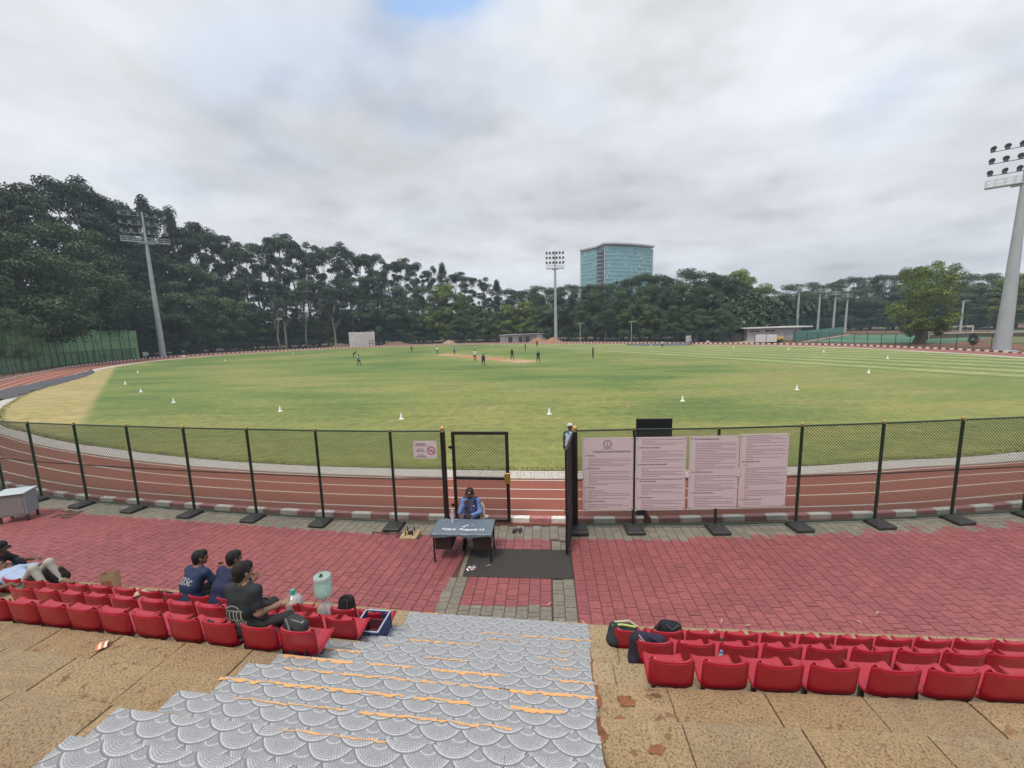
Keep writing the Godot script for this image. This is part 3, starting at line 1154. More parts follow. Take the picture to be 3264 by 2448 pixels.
	for s in stains:
		var g := Geo.new()
		var poly := PackedVector2Array()
		for k in 14:
			var an := TAU * k / 14
			var r := 1.0 + rnd(-0.35, 0.35)
			poly.append(Vector2(s[0] + cos(an) * s[3] * r, s[2] + sin(an) * s[4] * r))
		g.plate(poly, TIER_Y[s[1]] + 0.011)
		piece(g.mesh(), "mud_stain", M.mud, st)

# ---------------------------------------------------------------- the near fence
func wire_mesh(a: Vector3, b: Vector3, y0: float, y1: float, cell: float, r: float) -> Geo:
	# diamond wire between two posts: two families of crossing wires, three-sided
	var g := Geo.new()
	var flat := Vector3(b.x - a.x, 0, b.z - a.z)
	var ln := flat.length()
	var d := flat / ln
	var nrm := Vector3(d.z, 0, -d.x)
	var hgt := y1 - y0
	for fam in 2:
		var s := -hgt
		while s < ln:
			var u0 := maxf(s, 0.0)
			var u1 := minf(s + hgt, ln)
			if u1 - u0 > 0.01:
				var v0 := u0 - s
				var v1 := u1 - s
				if fam == 1:
					v0 = hgt - v0
					v1 = hgt - v1
				var p := a + d * u0
				var q := a + d * u1
				p.y = y0 + v0
				q.y = y0 + v1
				var off := nrm * (r if fam == 0 else -r)
				g.rod(p + off, q + off, r, r, 3, false)
			s += cell
	return g

func fence_posts() -> Array:
	return [Vector2(-20.6, -12.25), Vector2(-18.65, -11.75), Vector2(-16.7, -11.36), Vector2(-14.66, -11.06), Vector2(-12.57, -10.78), Vector2(-10.46, -10.5), Vector2(-8.35, -10.29), Vector2(-6.22, -10.08), Vector2(-4.09, -9.93), Vector2(-2.70, -9.94)]

func make_near_fence() -> void:
	var hgt := 2.62
	var post := Geo.new()
	post.rod(Vector3(0, 0.03, 0), Vector3(0, hgt, 0), 0.036, 0.036, 10)
	var post_mesh := post.mesh()
	var cap := Geo.new()
	cap.ball(Vector3(0, hgt + 0.022, 0), Vector3(0.034, 0.034, 0.034), 8, 6)
	cap.rod(Vector3(0, hgt - 0.03, 0), Vector3(0, hgt, 0), 0.040, 0.040, 8)
	var cap_mesh := cap.mesh()
	var foot := Geo.new()
	# a weighted rubber foot: bevelled block with a raised middle
	foot.box(Vector3(0, 0.045, 0.14), Vector3(0.46, 0.09, 0.50), Basis(), 0.025)
	var tp := [Vector3(-0.16, 0.085, 0.32), Vector3(0.16, 0.085, 0.32), Vector3(0.16, 0.085, -0.05), Vector3(-0.16, 0.085, -0.05)]
	var tq := [Vector3(-0.09, 0.125, 0.2), Vector3(0.09, 0.125, 0.2), Vector3(0.09, 0.125, 0.02), Vector3(-0.09, 0.125, 0.02)]
	for k in 4:
		foot.oquad(tp[k], tp[(k + 1) % 4], tq[(k + 1) % 4], tq[k], Vector3(0, 0.05, 0.1))
	foot.quad(tq[0], tq[1], tq[2], tq[3])
	var foot_mesh := foot.mesh()
	var big := Geo.new()
	big.box(Vector3(0, 1.30, 0), Vector3(0.115, 2.56, 0.115), Basis(), 0.012)
	var big_mesh := big.mesh()
	var knob := Geo.new()
	knob.ball(Vector3(0, hgt + 0.035, 0), Vector3(0.062, 0.062, 0.062), 12, 9)
	knob.rod(Vector3(0, hgt - 0.05, 0), Vector3(0, hgt + 0.0, 0), 0.04, 0.03, 8)
	var knob_mesh := knob.mesh()
	var plinth := Geo.new()
	plinth.box(Vector3(0.03, 0.06, 0.16), Vector3(0.5, 0.12, 0.5), Basis(), 0.03)
	var right := [Vector2(0.68, -9.86), Vector2(2.14, -9.93), Vector2(4.18, -9.98), Vector2(6.21, -10.16), Vector2(8.22, -10.36), Vector2(10.26, -10.64), Vector2(12.2, -10.9), Vector2(14.2, -11.25), Vector2(16.2, -11.7)]
	for side in 2:
		var pts: Array = fence_posts() if side == 0 else right
		var f := thing("chain_link_fence", "long green chain link fence left of the open gate" if side == 0 else "green chain link fence right of the gate behind the notice boards", "fence", Vector3.ZERO, 0.0, "chain link fences along the paving")
		var gate_at := pts.size() - 1 if side == 0 else 0
		for i in pts.size():
			var p: Vector2 = pts[i]
			var q: Vector2 = pts[min(i + 1, pts.size() - 1)]
			var o: Vector2 = pts[max(i - 1, 0)]
			var dir := (q - o).normalized()
			var ang := atan2(-dir.y, dir.x)
			var at := Transform3D(Basis(Vector3.UP, ang), Vector3(p.x, 0, p.y))
			if i == gate_at:
				var gp := piece(big_mesh, "gate_post", M.black, f)
				gp.transform = at
				piece(knob_mesh, "finial", M.gold, gp)
				if side == 1:
					var pl := build(plinth, "plinth", M.rubber, gp)
				else:
					var pl2 := Geo.new()
					pl2.box(Vector3(0, 0.03, 0.05), Vector3(0.3, 0.06, 0.3), Basis(), 0.02)
					build(pl2, "plinth", M.rubber, gp)
			else:
				var o2 := piece(post_mesh, "post", M.greenpost, f)
				o2.transform = at
				piece(cap_mesh, "finial", M.gold, o2)
				var fo := piece(foot_mesh, "foot", M.rubber, f)
				fo.transform = at
			if i + 1 < pts.size():
				var a := Vector3(p.x, 0, p.y)
				var b := Vector3(q.x, 0, q.y)
				var rails := Geo.new()
				for y in [hgt - 0.03, 0.10]:
					rails = Geo.new()
					rails.rod(a + Vector3(0, y, 0), b + Vector3(0, y, 0), 0.022, 0.022, 8, false)
					piece(rails.mesh(), "top_rail" if y > 2.0 else "bottom_rail", M.green, f)
				rails = Geo.new()
				rails.rod(a + Vector3(0, 1.30, 0), b + Vector3(0, 1.30, 0), 0.017, 0.017, 8, false)
				piece(rails.mesh(), "middle_rail", M.black, f)
				var wm := wire_mesh(a, b, 0.11, hgt - 0.04, 0.077, 0.0058)
				piece(wm.mesh(), "wire_mesh", M.green, f).set_meta("kind", "stuff")
	gate_leaf(Vector3(-2.52, 0, -10.12), Vector3(-1.01, 0, -10.06), true, "black framed mesh gate leaf standing shut behind the guard's desk", 0.0)
	gate_leaf(Vector3(0.615, 0, -9.86), Vector3(0.39, 0, -8.55), false, "black framed mesh gate leaf swung open towards the black mat", 0.0)

func gate_leaf(a: Vector3, b: Vector3, lock: bool, label: String, _t: float) -> void:
	var ln := a.distance_to(b)
	var dir := (b - a).normalized()
	var t := thing("gate_leaf", label, "gate", a, atan2(-dir.z, dir.x), "two leaves of the fence gate")
	var fr := Geo.new()
	var w := 0.085
	var d := 0.05
	var y0 := 0.06
	var y1 := 2.53
	fr.box(Vector3(w * 0.5, (y0 + y1) * 0.5, 0), Vector3(w, y1 - y0, d), Basis(), 0.008)
	fr.box(Vector3(ln - w * 0.5, (y0 + y1) * 0.5, 0), Vector3(w, y1 - y0, d), Basis(), 0.008)
	for y in [y0 + w * 0.5, 1.26, y1 - w * 0.5]:
		fr.box(Vector3(ln * 0.5, y, 0), Vector3(ln - w * 2.0 - 0.004, w, d * 0.92), Basis(), 0.008)
	build(fr, "frame", M.black, t)
	for s in [[y0 + w, 1.26 - w * 0.5], [1.26 + w * 0.5, y1 - w]]:
		var wm := wire_mesh(Vector3(w, 0, 0), Vector3(ln - w, 0, 0), s[0], s[1], 0.077, 0.0058)
		build(wm, "wire_mesh", M.black, t).set_meta("kind", "stuff")
	for y in [0.5, 2.1]:
		var h := Geo.new()
		h.box(Vector3(-0.045, y, 0), Vector3(0.10, 0.05, 0.04), Basis(), 0.006)
		h.rod(Vector3(-0.03, y - 0.05, 0.02), Vector3(-0.03, y + 0.05, 0.02), 0.018, 0.018, 8)
		build(h, "hinge", M.black, t)
	if lock:
		var lk := Geo.new()
		lk.box(Vector3(ln - 0.05, 1.28, 0.035), Vector3(0.15, 0.29, 0.05), Basis(), 0.01)
		var lo := build(lk, "lock", M.brass, t)
		var kn := Geo.new()
		kn.ball(Vector3(ln - 0.06, 1.29, 0.065), Vector3(0.013, 0.013, 0.01), 8, 6)
		kn.rod(Vector3(ln + 0.02, 1.29, 0.035), Vector3(ln + 0.06, 1.29, 0.035), 0.013, 0.013, 8)
		build(kn, "bolt", M.gold, lo)
	else:
		var st := Geo.new()
		st.rod(Vector3(ln - 0.1, 0.02, 0.03), Vector3(ln - 0.1, 0.5, 0.03), 0.012, 0.012, 6)
		build(st, "drop_bolt", M.black, t)
		var lt := Geo.new()
		lt.box(Vector3(ln - 0.03, 1.08, 0), Vector3(0.1, 0.03, 0.09), Basis(), 0.004)
		build(lt, "latch", M.black, t)

# ---------------------------------------------------------------- notices on the fence
func text_mesh(words: String, height: float, bold := false, italic := false, serif := false) -> ArrayMesh:
	var f := SystemFont.new()
	f.font_names = PackedStringArray(["Droid Serif" if serif else "Droid Sans"])
	f.font_weight = 700 if bold else 400
	f.font_italic = italic
	var t := TextMesh.new()
	t.font = f
	t.text = words
	t.font_size = 32
	t.pixel_size = height / 23.0
	t.depth = 0.0
	t.curve_step = 6.0
	t.horizontal_alignment = HORIZONTAL_ALIGNMENT_LEFT
	t.vertical_alignment = VERTICAL_ALIGNMENT_BOTTOM
	var m := ArrayMesh.new()
	var arr := t.surface_get_arrays(0)
	if arr.size():
		m.add_surface_from_arrays(Mesh.PRIMITIVE_TRIANGLES, arr)
	return m

func notice_image(rows: Array, logo: bool, sd: int) -> Image:
	# small print too fine to read: dashes the width of words, under the headings that are lettered for real
	var w := 512
	var h := 768
	var im := Image.create(w, h, false, Image.FORMAT_RGB8)
	im.fill(lin(0.56, 0.47, 0.50))
	var r := RandomNumberGenerator.new()
	r.seed = sd
	var ink := lin(0.16, 0.10, 0.115)
	for k in 2:
		im.fill_rect(Rect2i(8, 8 + k * (h - 18), w - 16, 2), lin(0.40, 0.30, 0.33))
		im.fill_rect(Rect2i(8 + k * (w - 18), 8, 2, h - 16), lin(0.40, 0.30, 0.33))
	for row in rows:      # [y from the top, x from the left, x at the right end]
		var y: int = int(row[0] * h)
		var x: float = row[1] * w
		var e: float = row[2] * w
		while x < e - 4:
			var ww := minf(r.randf_range(8, 34), e - x)
			im.fill_rect(Rect2i(int(x), y, int(ww), 5), ink)
			if ww > 14: im.fill_rect(Rect2i(int(x + ww * 0.3), y - 3, 2, 3), ink)
			x += ww + 4
	if logo:
		var c := Vector2(w * 0.49, h * 0.083)
		for y in range(10, 118):
			for x in range(190, 320):
				var p := Vector2(x, y) - c
				var d := p.length()
				var dark := false
				if absf(d - 44) < 2.0 or absf(d - 31) < 1.6: dark = true
				if d > 34 and d < 41 and fposmod(p.angle() / TAU * 26.0, 1.0) < 0.5: dark = true
				if absf(p.x) < 3.0 and p.y > -24 and p.y < 24: dark = true
				if absf(absf(p.x) - (p.y - 2) * 0.42) < 2.4 and p.y > 2 and p.y < 26: dark = true
				if p.y > 48 and p.y < 55 and absf(p.x) < 56 and fposmod(p.x / 9.0, 1.0) < 0.72: dark = true
				if dark: im.set_pixel(x, y, ink)
	im.generate_mipmaps()
	return im

func para(rows: Array, y: float, lens: Array, pitch := 0.0228, x := 0.12) -> float:
	for l in lens:
		if l > 0.0:
			rows.append([y, x, x + (0.955 - x) * l])
		y += pitch if l >= 0.0 else -l
	return y

func notice(label: String, x0: float, x1: float, y0: float, y1: float, z0: float, z1: float, rows: Array, heads: Array, logo: bool, sd: int) -> void:
	var ln := Vector2(x1 - x0, z1 - z0).length()
	var t := thing("notice_board", label, "sign", Vector3(x0, y0, z0), atan2(-(z1 - z0), x1 - x0), "printed rule boards hung on the fence")
	var hgt := y1 - y0
	var m := mat(Color(1, 1, 1), 0.45)
	m.albedo_texture = ImageTexture.create_from_image(notice_image(rows, logo, sd))
	m.texture_filter = BaseMaterial3D.TEXTURE_FILTER_LINEAR_WITH_MIPMAPS_ANISOTROPIC
	var g := Geo.new()
	g.quad(Vector3(0, 0, 0.011), Vector3(ln, 0, 0.011), Vector3(ln, hgt, 0.011), Vector3(0, hgt, 0.011), Vector2(0, 1), Vector2(1, 1), Vector2(1, 0), Vector2(0, 0))
	build(g, "print", m, t)
	var b := Geo.new()
	b.box(Vector3(ln * 0.5, hgt * 0.5, 0.004), Vector3(ln + 0.012, hgt + 0.012, 0.012), Basis(), 0.002)
	build(b, "panel", M.board, t)
	var s := Geo.new()
	for p in [[0.03, 0.03], [ln - 0.03, 0.03], [0.03, hgt - 0.03], [ln - 0.03, hgt - 0.03], [0.02, hgt * 0.44], [ln - 0.02, hgt * 0.44]]:
		s = Geo.new()
		s.rod(Vector3(p[0], p[1], 0.01), Vector3(p[0], p[1], 0.017), 0.014, 0.012, 8)
		build(s, "screw", M.black, t)
	for h in heads:     # [x share, y share from the top, words, letter height]
		var o := inst("heading", text_mesh(h[2], h[3], true), M.ink, t)
		o.position = Vector3(h[0] * ln, hgt * (1.0 - h[1]), 0.0135)

func make_signs() -> void:
	var zf := func(x: float) -> float: return -9.86 - 0.0 * x
	var r := []
	var y := para(r, 0.286, [1, 1, 0.52, 0.98, 0.86])
	y = para(r, 0.458, [1, 1, 0.1, 0.97, 1, 0.99, 0.2, 0.99, 0.47])
	y = para(r, 0.722, [0.33, 0.43, 0.98, 0.99, 0.17, 0.92])
	para(r, 0.918, [0.8, 0.98, 0.46])
	notice("pale pink rule board with round crest headed Cricket Ground Guidelines", 0.865, 2.11, 0.52, 2.40, -9.83, -9.885, r, [[0.20, 0.208, "Cricket Ground Guidelines:", 0.052], [0.04, 0.253, "1. Pitches:", 0.036], [0.04, 0.430, "2. Maintenance:", 0.036], [0.04, 0.695, "3. Timings:", 0.036], [0.04, 0.890, "4. Closure of facility:", 0.036]], true, 1)
	r = []
	para(r, 0.030, [1, 0.33, 1, 0.78])
	para(r, 0.185, [1, 0.66, 1, 1, 0.36, 1, 0.92])
	para(r, 0.415, [1, 0.17, 1, 0.83, 1, 0.46])
	para(r, 0.648, [1, 0.87, 1, 0.25, 0.72, 1, 0.18])
	para(r, 0.868, [1, 0.78, 1, 0.32, 1, 0.9])
	notice("pink rule board beside the crest board, against a black post, with Footwear heading", 2.18, 3.39, 0.52, 2.40, -9.888, -9.915, r, [[0.04, 0.155, "5. Who all are allowed:", 0.036], [0.04, 0.385, "6. Respect the Security staffs:", 0.036], [0.04, 0.585, "7. Footwear to be used on the grass ground and", 0.034], [0.075, 0.615, "the running track:", 0.034], [0.04, 0.845, "8. Penalization:", 0.036]], false, 2)
	r = []
	para(r, 0.095, [1, 1, 0.62, 1, 1, 0.54, 0.97, 1, 1, 0.98, 0.76, 0.65, 1, 0.5, 1, 1, 0.18])
	para(r, 0.540, [1, 1, 0.42, 0.98, 0.11, 1, 0.66, 1, 1, 0.74])
	para(r, 0.835, [0.7, 1, 0.34, 0.97, 1, 0.38, 1])
	notice("pink rule board headed Slot and Booking system, third along the fence", 3.475, 4.655, 0.55, 2.41, -9.917, -9.965, r, [[0.04, 0.055, "9. Slot and Booking system:", 0.036], [0.04, 0.505, "10. Safety of the pitch:", 0.036], [0.04, 0.795, "11. General Conditions:", 0.036]], false, 3)
	r = []
	para(r, 0.020, [0.6, 0.86, 1, 0.58, 1, 0.15, 1, 0.2, 0.94, 1, 0.44, 1, 0.2, 0.93, 0.17])
	para(r, 0.455, [1, 1, 0.33, 1, 0.93, 1, 0.58, 1, 0.85, 1, 1, 0.1])
	para(r, 0.770, [1, 0.9, 1, 1, 0.1])
	para(r, 0.938, [0.45, 0.45])
	notice("pink rule board at the right hand end, headed How to Contact us", 4.70, 5.86, 0.57, 2.43, -9.975, -10.07, r, [[0.04, 0.385, "12. Athletics track:", 0.036], [0.1, 0.430, "Dos", 0.03], [0.1, 0.745, "Don'ts", 0.03], [0.04, 0.91, "13. How to Contact us:", 0.036]], false, 4)
	# the no-smoking notice on the other side of the gate
	var t := thing("no_smoking_sign", "small white notice with a red no smoking symbol left of the gate", "sign", Vector3(-3.475, 1.87, -9.88), 0.0)
	var b := Geo.new()
	b.box(Vector3(0.31, 0.235, 0), Vector3(0.62, 0.47, 0.012), Basis(), 0.002)
	build(b, "panel", M.board, t)
	var red := Geo.new()
	var c := Vector3(0.475, 0.215, 0.0085)
	for k in 40:
		var a0 := TAU * k / 40
		var a1 := TAU * (k + 1) / 40
		red.quad(c + Vector3(cos(a0), sin(a0), 0) * 0.088, c + Vector3(cos(a0), sin(a0), 0) * 0.112, c + Vector3(cos(a1), sin(a1), 0) * 0.112, c + Vector3(cos(a1), sin(a1), 0) * 0.088)
	red.box(c + Vector3(0, 0, 0.0012), Vector3(0.185, 0.022, 0.001), Basis(Vector3.BACK, -PI / 4))
	build(red, "prohibition_ring", mat(lin(0.33, 0.012, 0.02), 0.5), t)
	var cig := Geo.new()
	cig.box(c + Vector3(-0.005, -0.012, 0), Vector3(0.12, 0.02, 0.001))
	for k in 5:
		cig.box(c + Vector3(0.045 + 0.006 * sin(k * 1.6), 0.012 + k * 0.012, 0), Vector3(0.009, 0.013, 0.001))
	build(cig, "cigarette", M.ink, t)
	# the small print is too fine to read: dashes the width of its words
	var dash := Geo.new()
	for w in [[0.06, 0.405, 0.30], [0.09, 0.372, 0.22], [0.04, 0.345, 0.34], [0.10, 0.262, 0.17], [0.09, 0.228, 0.19], [0.06, 0.192, 0.25], [0.11, 0.105, 0.16], [0.08, 0.07, 0.24], [0.05, 0.042, 0.31]]:
		var x: float = w[0]
		while x < w[0] + w[2]:
			var l := minf(rnd(0.025, 0.06), w[0] + w[2] - x)
			if l > 0.01: dash.box(Vector3(x + l * 0.5, w[1], 0.0075), Vector3(l, 0.014, 0.001))
			x += l + 0.008
	build(dash, "small_print", M.ink, t)
	var s := Geo.new()
	for p in [[0.02, 0.02], [0.6, 0.02], [0.02, 0.45], [0.6, 0.45]]:
		s = Geo.new()
		s.rod(Vector3(p[0], p[1], 0.005), Vector3(p[0], p[1], 0.014), 0.011, 0.01, 8)
		build(s, "screw", M.black, t)

# ---------------------------------------------------------------- far fences and walls
func far_fence(label: String, pts: Array, hgt: float, spacing: float, post_r: float, group: String, colour: Material, gauze := true, gz: Material = null) -> void:
	var f := thing("boundary_fence", label, "fence", Vector3.ZERO, 0.0, group)
	var c := curve_xz(pts, false, spacing)
	var g := Geo.new()
	g.rod(Vector3.ZERO, Vector3(0, hgt, 0), post_r, post_r, 5)
	var pm := g.mesh()
	var rails := Geo.new()
	var wires := Geo.new()
	for i in c.size():
		var o := piece(pm, "post", colour, f)
		o.position = Vector3(c[i].x, 0, c[i].y)
		if i + 1 < c.size():
			var a := Vector3(c[i].x, 0, c[i].y)
			var b := Vector3(c[i + 1].x, 0, c[i + 1].y)
			for y in [hgt - 0.03, hgt * 0.5, 0.15]:
				rails.rod(a + Vector3(0, y, 0), b + Vector3(0, y, 0), post_r * 0.55, post_r * 0.55, 4, false)
			if gauze:
				var wm := wire_mesh(a, b, 0.12, hgt - 0.04, 0.30, 0.010)
				wires.v.append_array(wm.v); wires.n.append_array(wm.n); wires.c.append_array(wm.c); wires.t.append_array(wm.t)
	build(rails, "rails", colour, f)
	if gauze:
		build(wires, "wire_mesh", gz if gz else colour, f).set_meta("kind", "stuff")

func make_far_fences() -> void:
	var dim := mat(lin(0.035, 0.075, 0.06), 0.6)
	var grp := "mesh fences round the far side of the ground"
	far_fence("long dark green mesh fence below the trees from the left wall to the sight screen", [Vector2(-60, -30), Vector2(-74, -44), Vector2(-83, -55), Vector2(-95.4, -73.3), Vector2(-104, -87), Vector2(-110, -103), Vector2(-107, -123), Vector2(-90, -141), Vector2(-76, -148)], 2.75, 2.6, 0.055, grp, dim)
	far_fence("green mesh fence along the far boundary between the sight screen and the centre mast", [Vector2(-76, -148.3), Vector2(-62, -153), Vector2(-44, -153), Vector2(-17, -148), Vector2(3, -138.5)], 2.75, 2.6, 0.055, grp, dim)
	far_fence("green mesh fence right of the centre mast up to the site entrance", [Vector2(3.4, -138.2), Vector2(10, -134), Vector2(26, -121.5), Vector2(36, -110), Vector2(44.2, -100.5)], 2.9, 2.6, 0.055, grp, dim)
	far_fence("dark green mesh fence in front of the tennis courts and the big tree", [Vector2(55, -98.5), Vector2(58.5, -91), Vector2(62.8, -78), Vector2(64.2, -65), Vector2(63.5, -52), Vector2(60.5, -44), Vector2(55, -34)], 2.2, 2.4, 0.05, grp, mat(lin(0.015, 0.05, 0.032), 0.6))
	# the tall green sheet wall of the practice nets at the left
	var w := thing("green_sheet_wall", "tall pale green corrugated sheet wall under the trees at the far left", "wall", Vector3.ZERO)
	var c := curve_xz([Vector2(-74, -40), Vector2(-88, -54), Vector2(-102, -74.6), Vector2(-108.2, -88), Vector2(-109.5, -101)], false, 2.4)
	var gm := tmat(noise_tex(0.02, 170, shade(0.21, 0.40, 0.21, 0.12), 256, 4), 0.08, 0.7)
	var ribs := Geo.new()
	for i in c.size() - 1:
		var a := Vector3(c[i].x, 0, c[i].y)
		var b := Vector3(c[i + 1].x, 0, c[i + 1].y)
		var d := (b - a).normalized()
		var nn := Vector3(-d.z, 0, d.x)
		var g := Geo.new()
		var top := 7.4 + 0.12 * sin(i * 2.1) + lerpf(-1.2, 0.1, clampf(i / 14.0, 0, 1))
		for k in 8:
			var p := a.lerp(b, k / 8.0) + nn * (0.06 if k % 2 else 0.0)
			var q := a.lerp(b, (k + 1) / 8.0) + nn * (0.0 if k % 2 else 0.06)
			if k == 7: q = q - d * 0.03
			g.quad(p, q, q + Vector3(0, top, 0), p + Vector3(0, top, 0))
			g.quad(q - nn * 0.02, p - nn * 0.02, p - nn * 0.02 + Vector3(0, top, 0), q - nn * 0.02 + Vector3(0, top, 0))
		piece(g.mesh(), "sheet_panel", gm, w)
		var brace := Geo.new()
		brace.rod(a + nn * 0.14, a + nn * 0.14 + Vector3(0, top - 0.1, 0), 0.05, 0.05, 5)
		if i % 3 == 1:
			brace.rod(a + nn * 1.4, a + nn * 0.16 + d * 0.8 + Vector3(0, top * 0.8, 0), 0.035, 0.035, 5)
		piece(brace.mesh(), "support_post", M.greenpost, w)
		ribs.rod(a + nn * 0.13 + Vector3(0, top * 0.66, 0), b + nn * 0.13 + Vector3(0, top * 0.66, 0), 0.035, 0.035, 4, false)
		ribs.rod(a + nn * 0.13 + Vector3(0, top * 0.36, 0), b + nn * 0.13 + Vector3(0, top * 0.36, 0), 0.035, 0.035, 4, false)
	build(ribs, "rails", M.greenpost, w)

# ---------------------------------------------------------------- floodlights
func mast(label: String, at: Vector3, turn: float, plat: float, top: float, r0: float, r1: float, cols: int, wide: float, s: float, lampmat: Material) -> void:
	var t := thing("floodlight_mast", label, "floodlight", at, turn, "tall floodlight masts round the ground")
	var g := Geo.new()
	g.tube([Vector3(0, 0, 0), Vector3(0, plat * 0.35, 0), Vector3(0, plat * 0.7, 0), Vector3(0, plat, 0)], [r0, lerpf(r0, r1, 0.35), lerpf(r0, r1, 0.7), r1], 14)
	g.rod(Vector3(0, plat, 0), Vector3(0, top, 0), r1 * 0.75, r1 * 0.6, 10)
	g.box(Vector3(0, 0.05, 0), Vector3(r0 * 3.2, 0.1, r0 * 3.2), Basis(), 0.02)
	build(g, "pole", M.pole, t)
	var pf := Geo.new()
	pf.box(Vector3(0, plat, 0.0), Vector3(wide * 1.05, 0.22 * s, 1.0 * s), Basis(), 0.02)
	pf.box(Vector3(0, plat - 0.3 * s, 0), Vector3(wide * 0.36, 0.22 * s, 0.5 * s), Basis(), 0.02)
	var po := build(pf, "platform", M.steel, t)
	var rl := Geo.new()
	for z in [-0.5, 0.5]:
		for y in [0.55, 1.1]:
			rl.rod(Vector3(-wide * 0.52, plat + y * s, z * s), Vector3(wide * 0.52, plat + y * s, z * s), 0.035 * s, 0.035 * s, 5)
		for k in 9:
			var x := lerpf(-wide * 0.52, wide * 0.52, k / 8.0)
			if absf(x) < wide * 0.04: continue
			rl.rod(Vector3(x, plat, z * s), Vector3(x, plat + 1.1 * s, z * s), 0.03 * s, 0.03 * s, 5)
	build(rl, "railing", M.steel, po)
	var lamp := Geo.new()
	# a round-backed flood: housing, bezel and hood
	lamp.lathe([Vector2(0.05, -0.30), Vector2(0.22, -0.24), Vector2(0.40, -0.02), Vector2(0.46, 0.10), Vector2(0.43, 0.12), Vector2(0.02, 0.06)], 10, Transform3D(Basis(Vector3.RIGHT, PI / 2 + 0.45), Vector3.ZERO).scaled_local(Vector3.ONE * s * 0.85))
	lamp.box(Vector3(0, -0.42, 0) * s, Vector3(0.5, 0.3, 0.28) * s, Basis(), 0.02)
	var lm := lamp.mesh()
	for row in 3:
		var y := lerpf(plat + (top - plat) * 0.36, top - 0.55 * s, row / 2.0)
		var bar := Geo.new()
		bar.rod(Vector3(-wide * 0.5, y - 0.52 * s, 0), Vector3(wide * 0.5, y - 0.52 * s, 0), 0.06 * s, 0.06 * s, 6)
		build(bar, "crossarm", lampmat, t)
		for k in cols:
			var x := lerpf(-wide * 0.48, wide * 0.48, float(k) / (cols - 1))
			var o := piece(lm, "lamp", lampmat, t)
			o.position = Vector3(x, y, 0.12 * s)
			o.rotation.y = rnd(-0.5, 0.5)

func make_floodlights() -> void:
	mast("tall floodlight mast at the far boundary left of the glass tower", Vector3(3.41, 0, -137.0), 0.05, 24.0, 29.6, 0.60, 0.34, 6, 5.6, 0.95, mat(lin(0.09, 0.095, 0.10), 0.5, 0.2))
	mast("tall grey floodlight mast leaning among the dark trees at the left", Vector3(-103.5, 0, -101.2), 0.75, 30.0, 37.6, 0.74, 0.36, 6, 9.2, 1.05, mat(lin(0.22, 0.25, 0.26), 0.5))
	mast("huge grey floodlight mast at the right hand edge of the ground", Vector3(63.01, 0, -61.46), -0.62, 22.1, 27.6, 0.86, 0.36, 6, 6.6, 0.85, mat(lin(0.10, 0.105, 0.115), 0.5, 0.2))
	# four slimmer masts of the tennis courts
	var spots := [[91.2, -156.4, 18.2, "nearest of four slim court masts, beside the shed"], [99.3, -157.9, 17.1, "second of four slim court masts counting from the shed"], [104.3, -157.4, 15.7, "third of four slim court masts counting from the shed"], [108.5, -157.5, 14.6, "farthest of four slim court masts, next to the big tree"]]
	for q in spots:
		var t := thing("court_light_mast", q[3], "floodlight", Vector3(q[0], 0, q[1]), 0.4, "slim masts of the tennis courts")
		var g := Geo.new()
		g.tube([Vector3.ZERO, Vector3(0, q[2] * 0.5, 0), Vector3(0, q[2] * 0.86, 0)], [0.42, 0.34, 0.28], 10)
		build(g, "pole", M.pole, t)
		var h := Geo.new()
		h.box(Vector3(0, q[2] * 0.86, 0), Vector3(3.4, 0.15, 1.4), Basis(), 0.02)
		for sgn in [-1, 1]:
			for x in [-1.6, -0.8, 0.0, 0.8, 1.6]:
				h.rod(Vector3(x, q[2] * 0.86, 0.65 * sgn), Vector3(x, q[2] * 0.86 + 1.1, 0.65 * sgn), 0.05, 0.05, 4)
			h.rod(Vector3(-1.6, q[2] * 0.86 + 1.1, 0.65 * sgn), Vector3(1.6, q[2] * 0.86 + 1.1, 0.65 * sgn), 0.05, 0.05, 4)
		h.rod(Vector3(0, q[2] * 0.86, 0), Vector3(0, q[2], 0), 0.12, 0.05, 6)
		build(h, "basket", M.steel, t)
		for x in [-0.8, 0.8]:
			var l := Geo.new()
			l.box(Vector3(x, q[2] * 0.86 + 1.75, 0), Vector3(0.8, 0.6, 0.3), Basis(Vector3.RIGHT, 0.4), 0.05)
			build(l, "lamp", M.darksteel, t)
	var lp := [[11.0, -131.5, 5.9, "thin white lamp post standing just right of the centre mast"], [25.2, -122.4, 5.9, "thin lamp post in front of the big dark trees, left of the grey tarpaulin"], [112.7, -120.7, 8.7, "leaning white lamp post behind the white goal"]]
	for q in lp:
		var t := thing("lamp_post", q[3], "lamp post", Vector3(q[0], 0, q[1]), 0.0, "thin lamp posts")
		var g := Geo.new()
		g.rod(Vector3.ZERO, Vector3(0, q[2], 0), 0.14 if q[2] < 8 else 0.3, 0.09 if q[2] < 8 else 0.18, 8)
		build(g, "pole", M.steel, t)
		var a := Geo.new()
		a.rod(Vector3(-0.7, q[2], 0), Vector3(0.9, q[2] + 0.15, 0), 0.06, 0.06, 6)
		a.box(Vector3(0.9, q[2] + 0.12, 0), Vector3(0.8, 0.14, 0.3), Basis(), 0.03)
		build(a, "lamp_arm", M.steel, t)

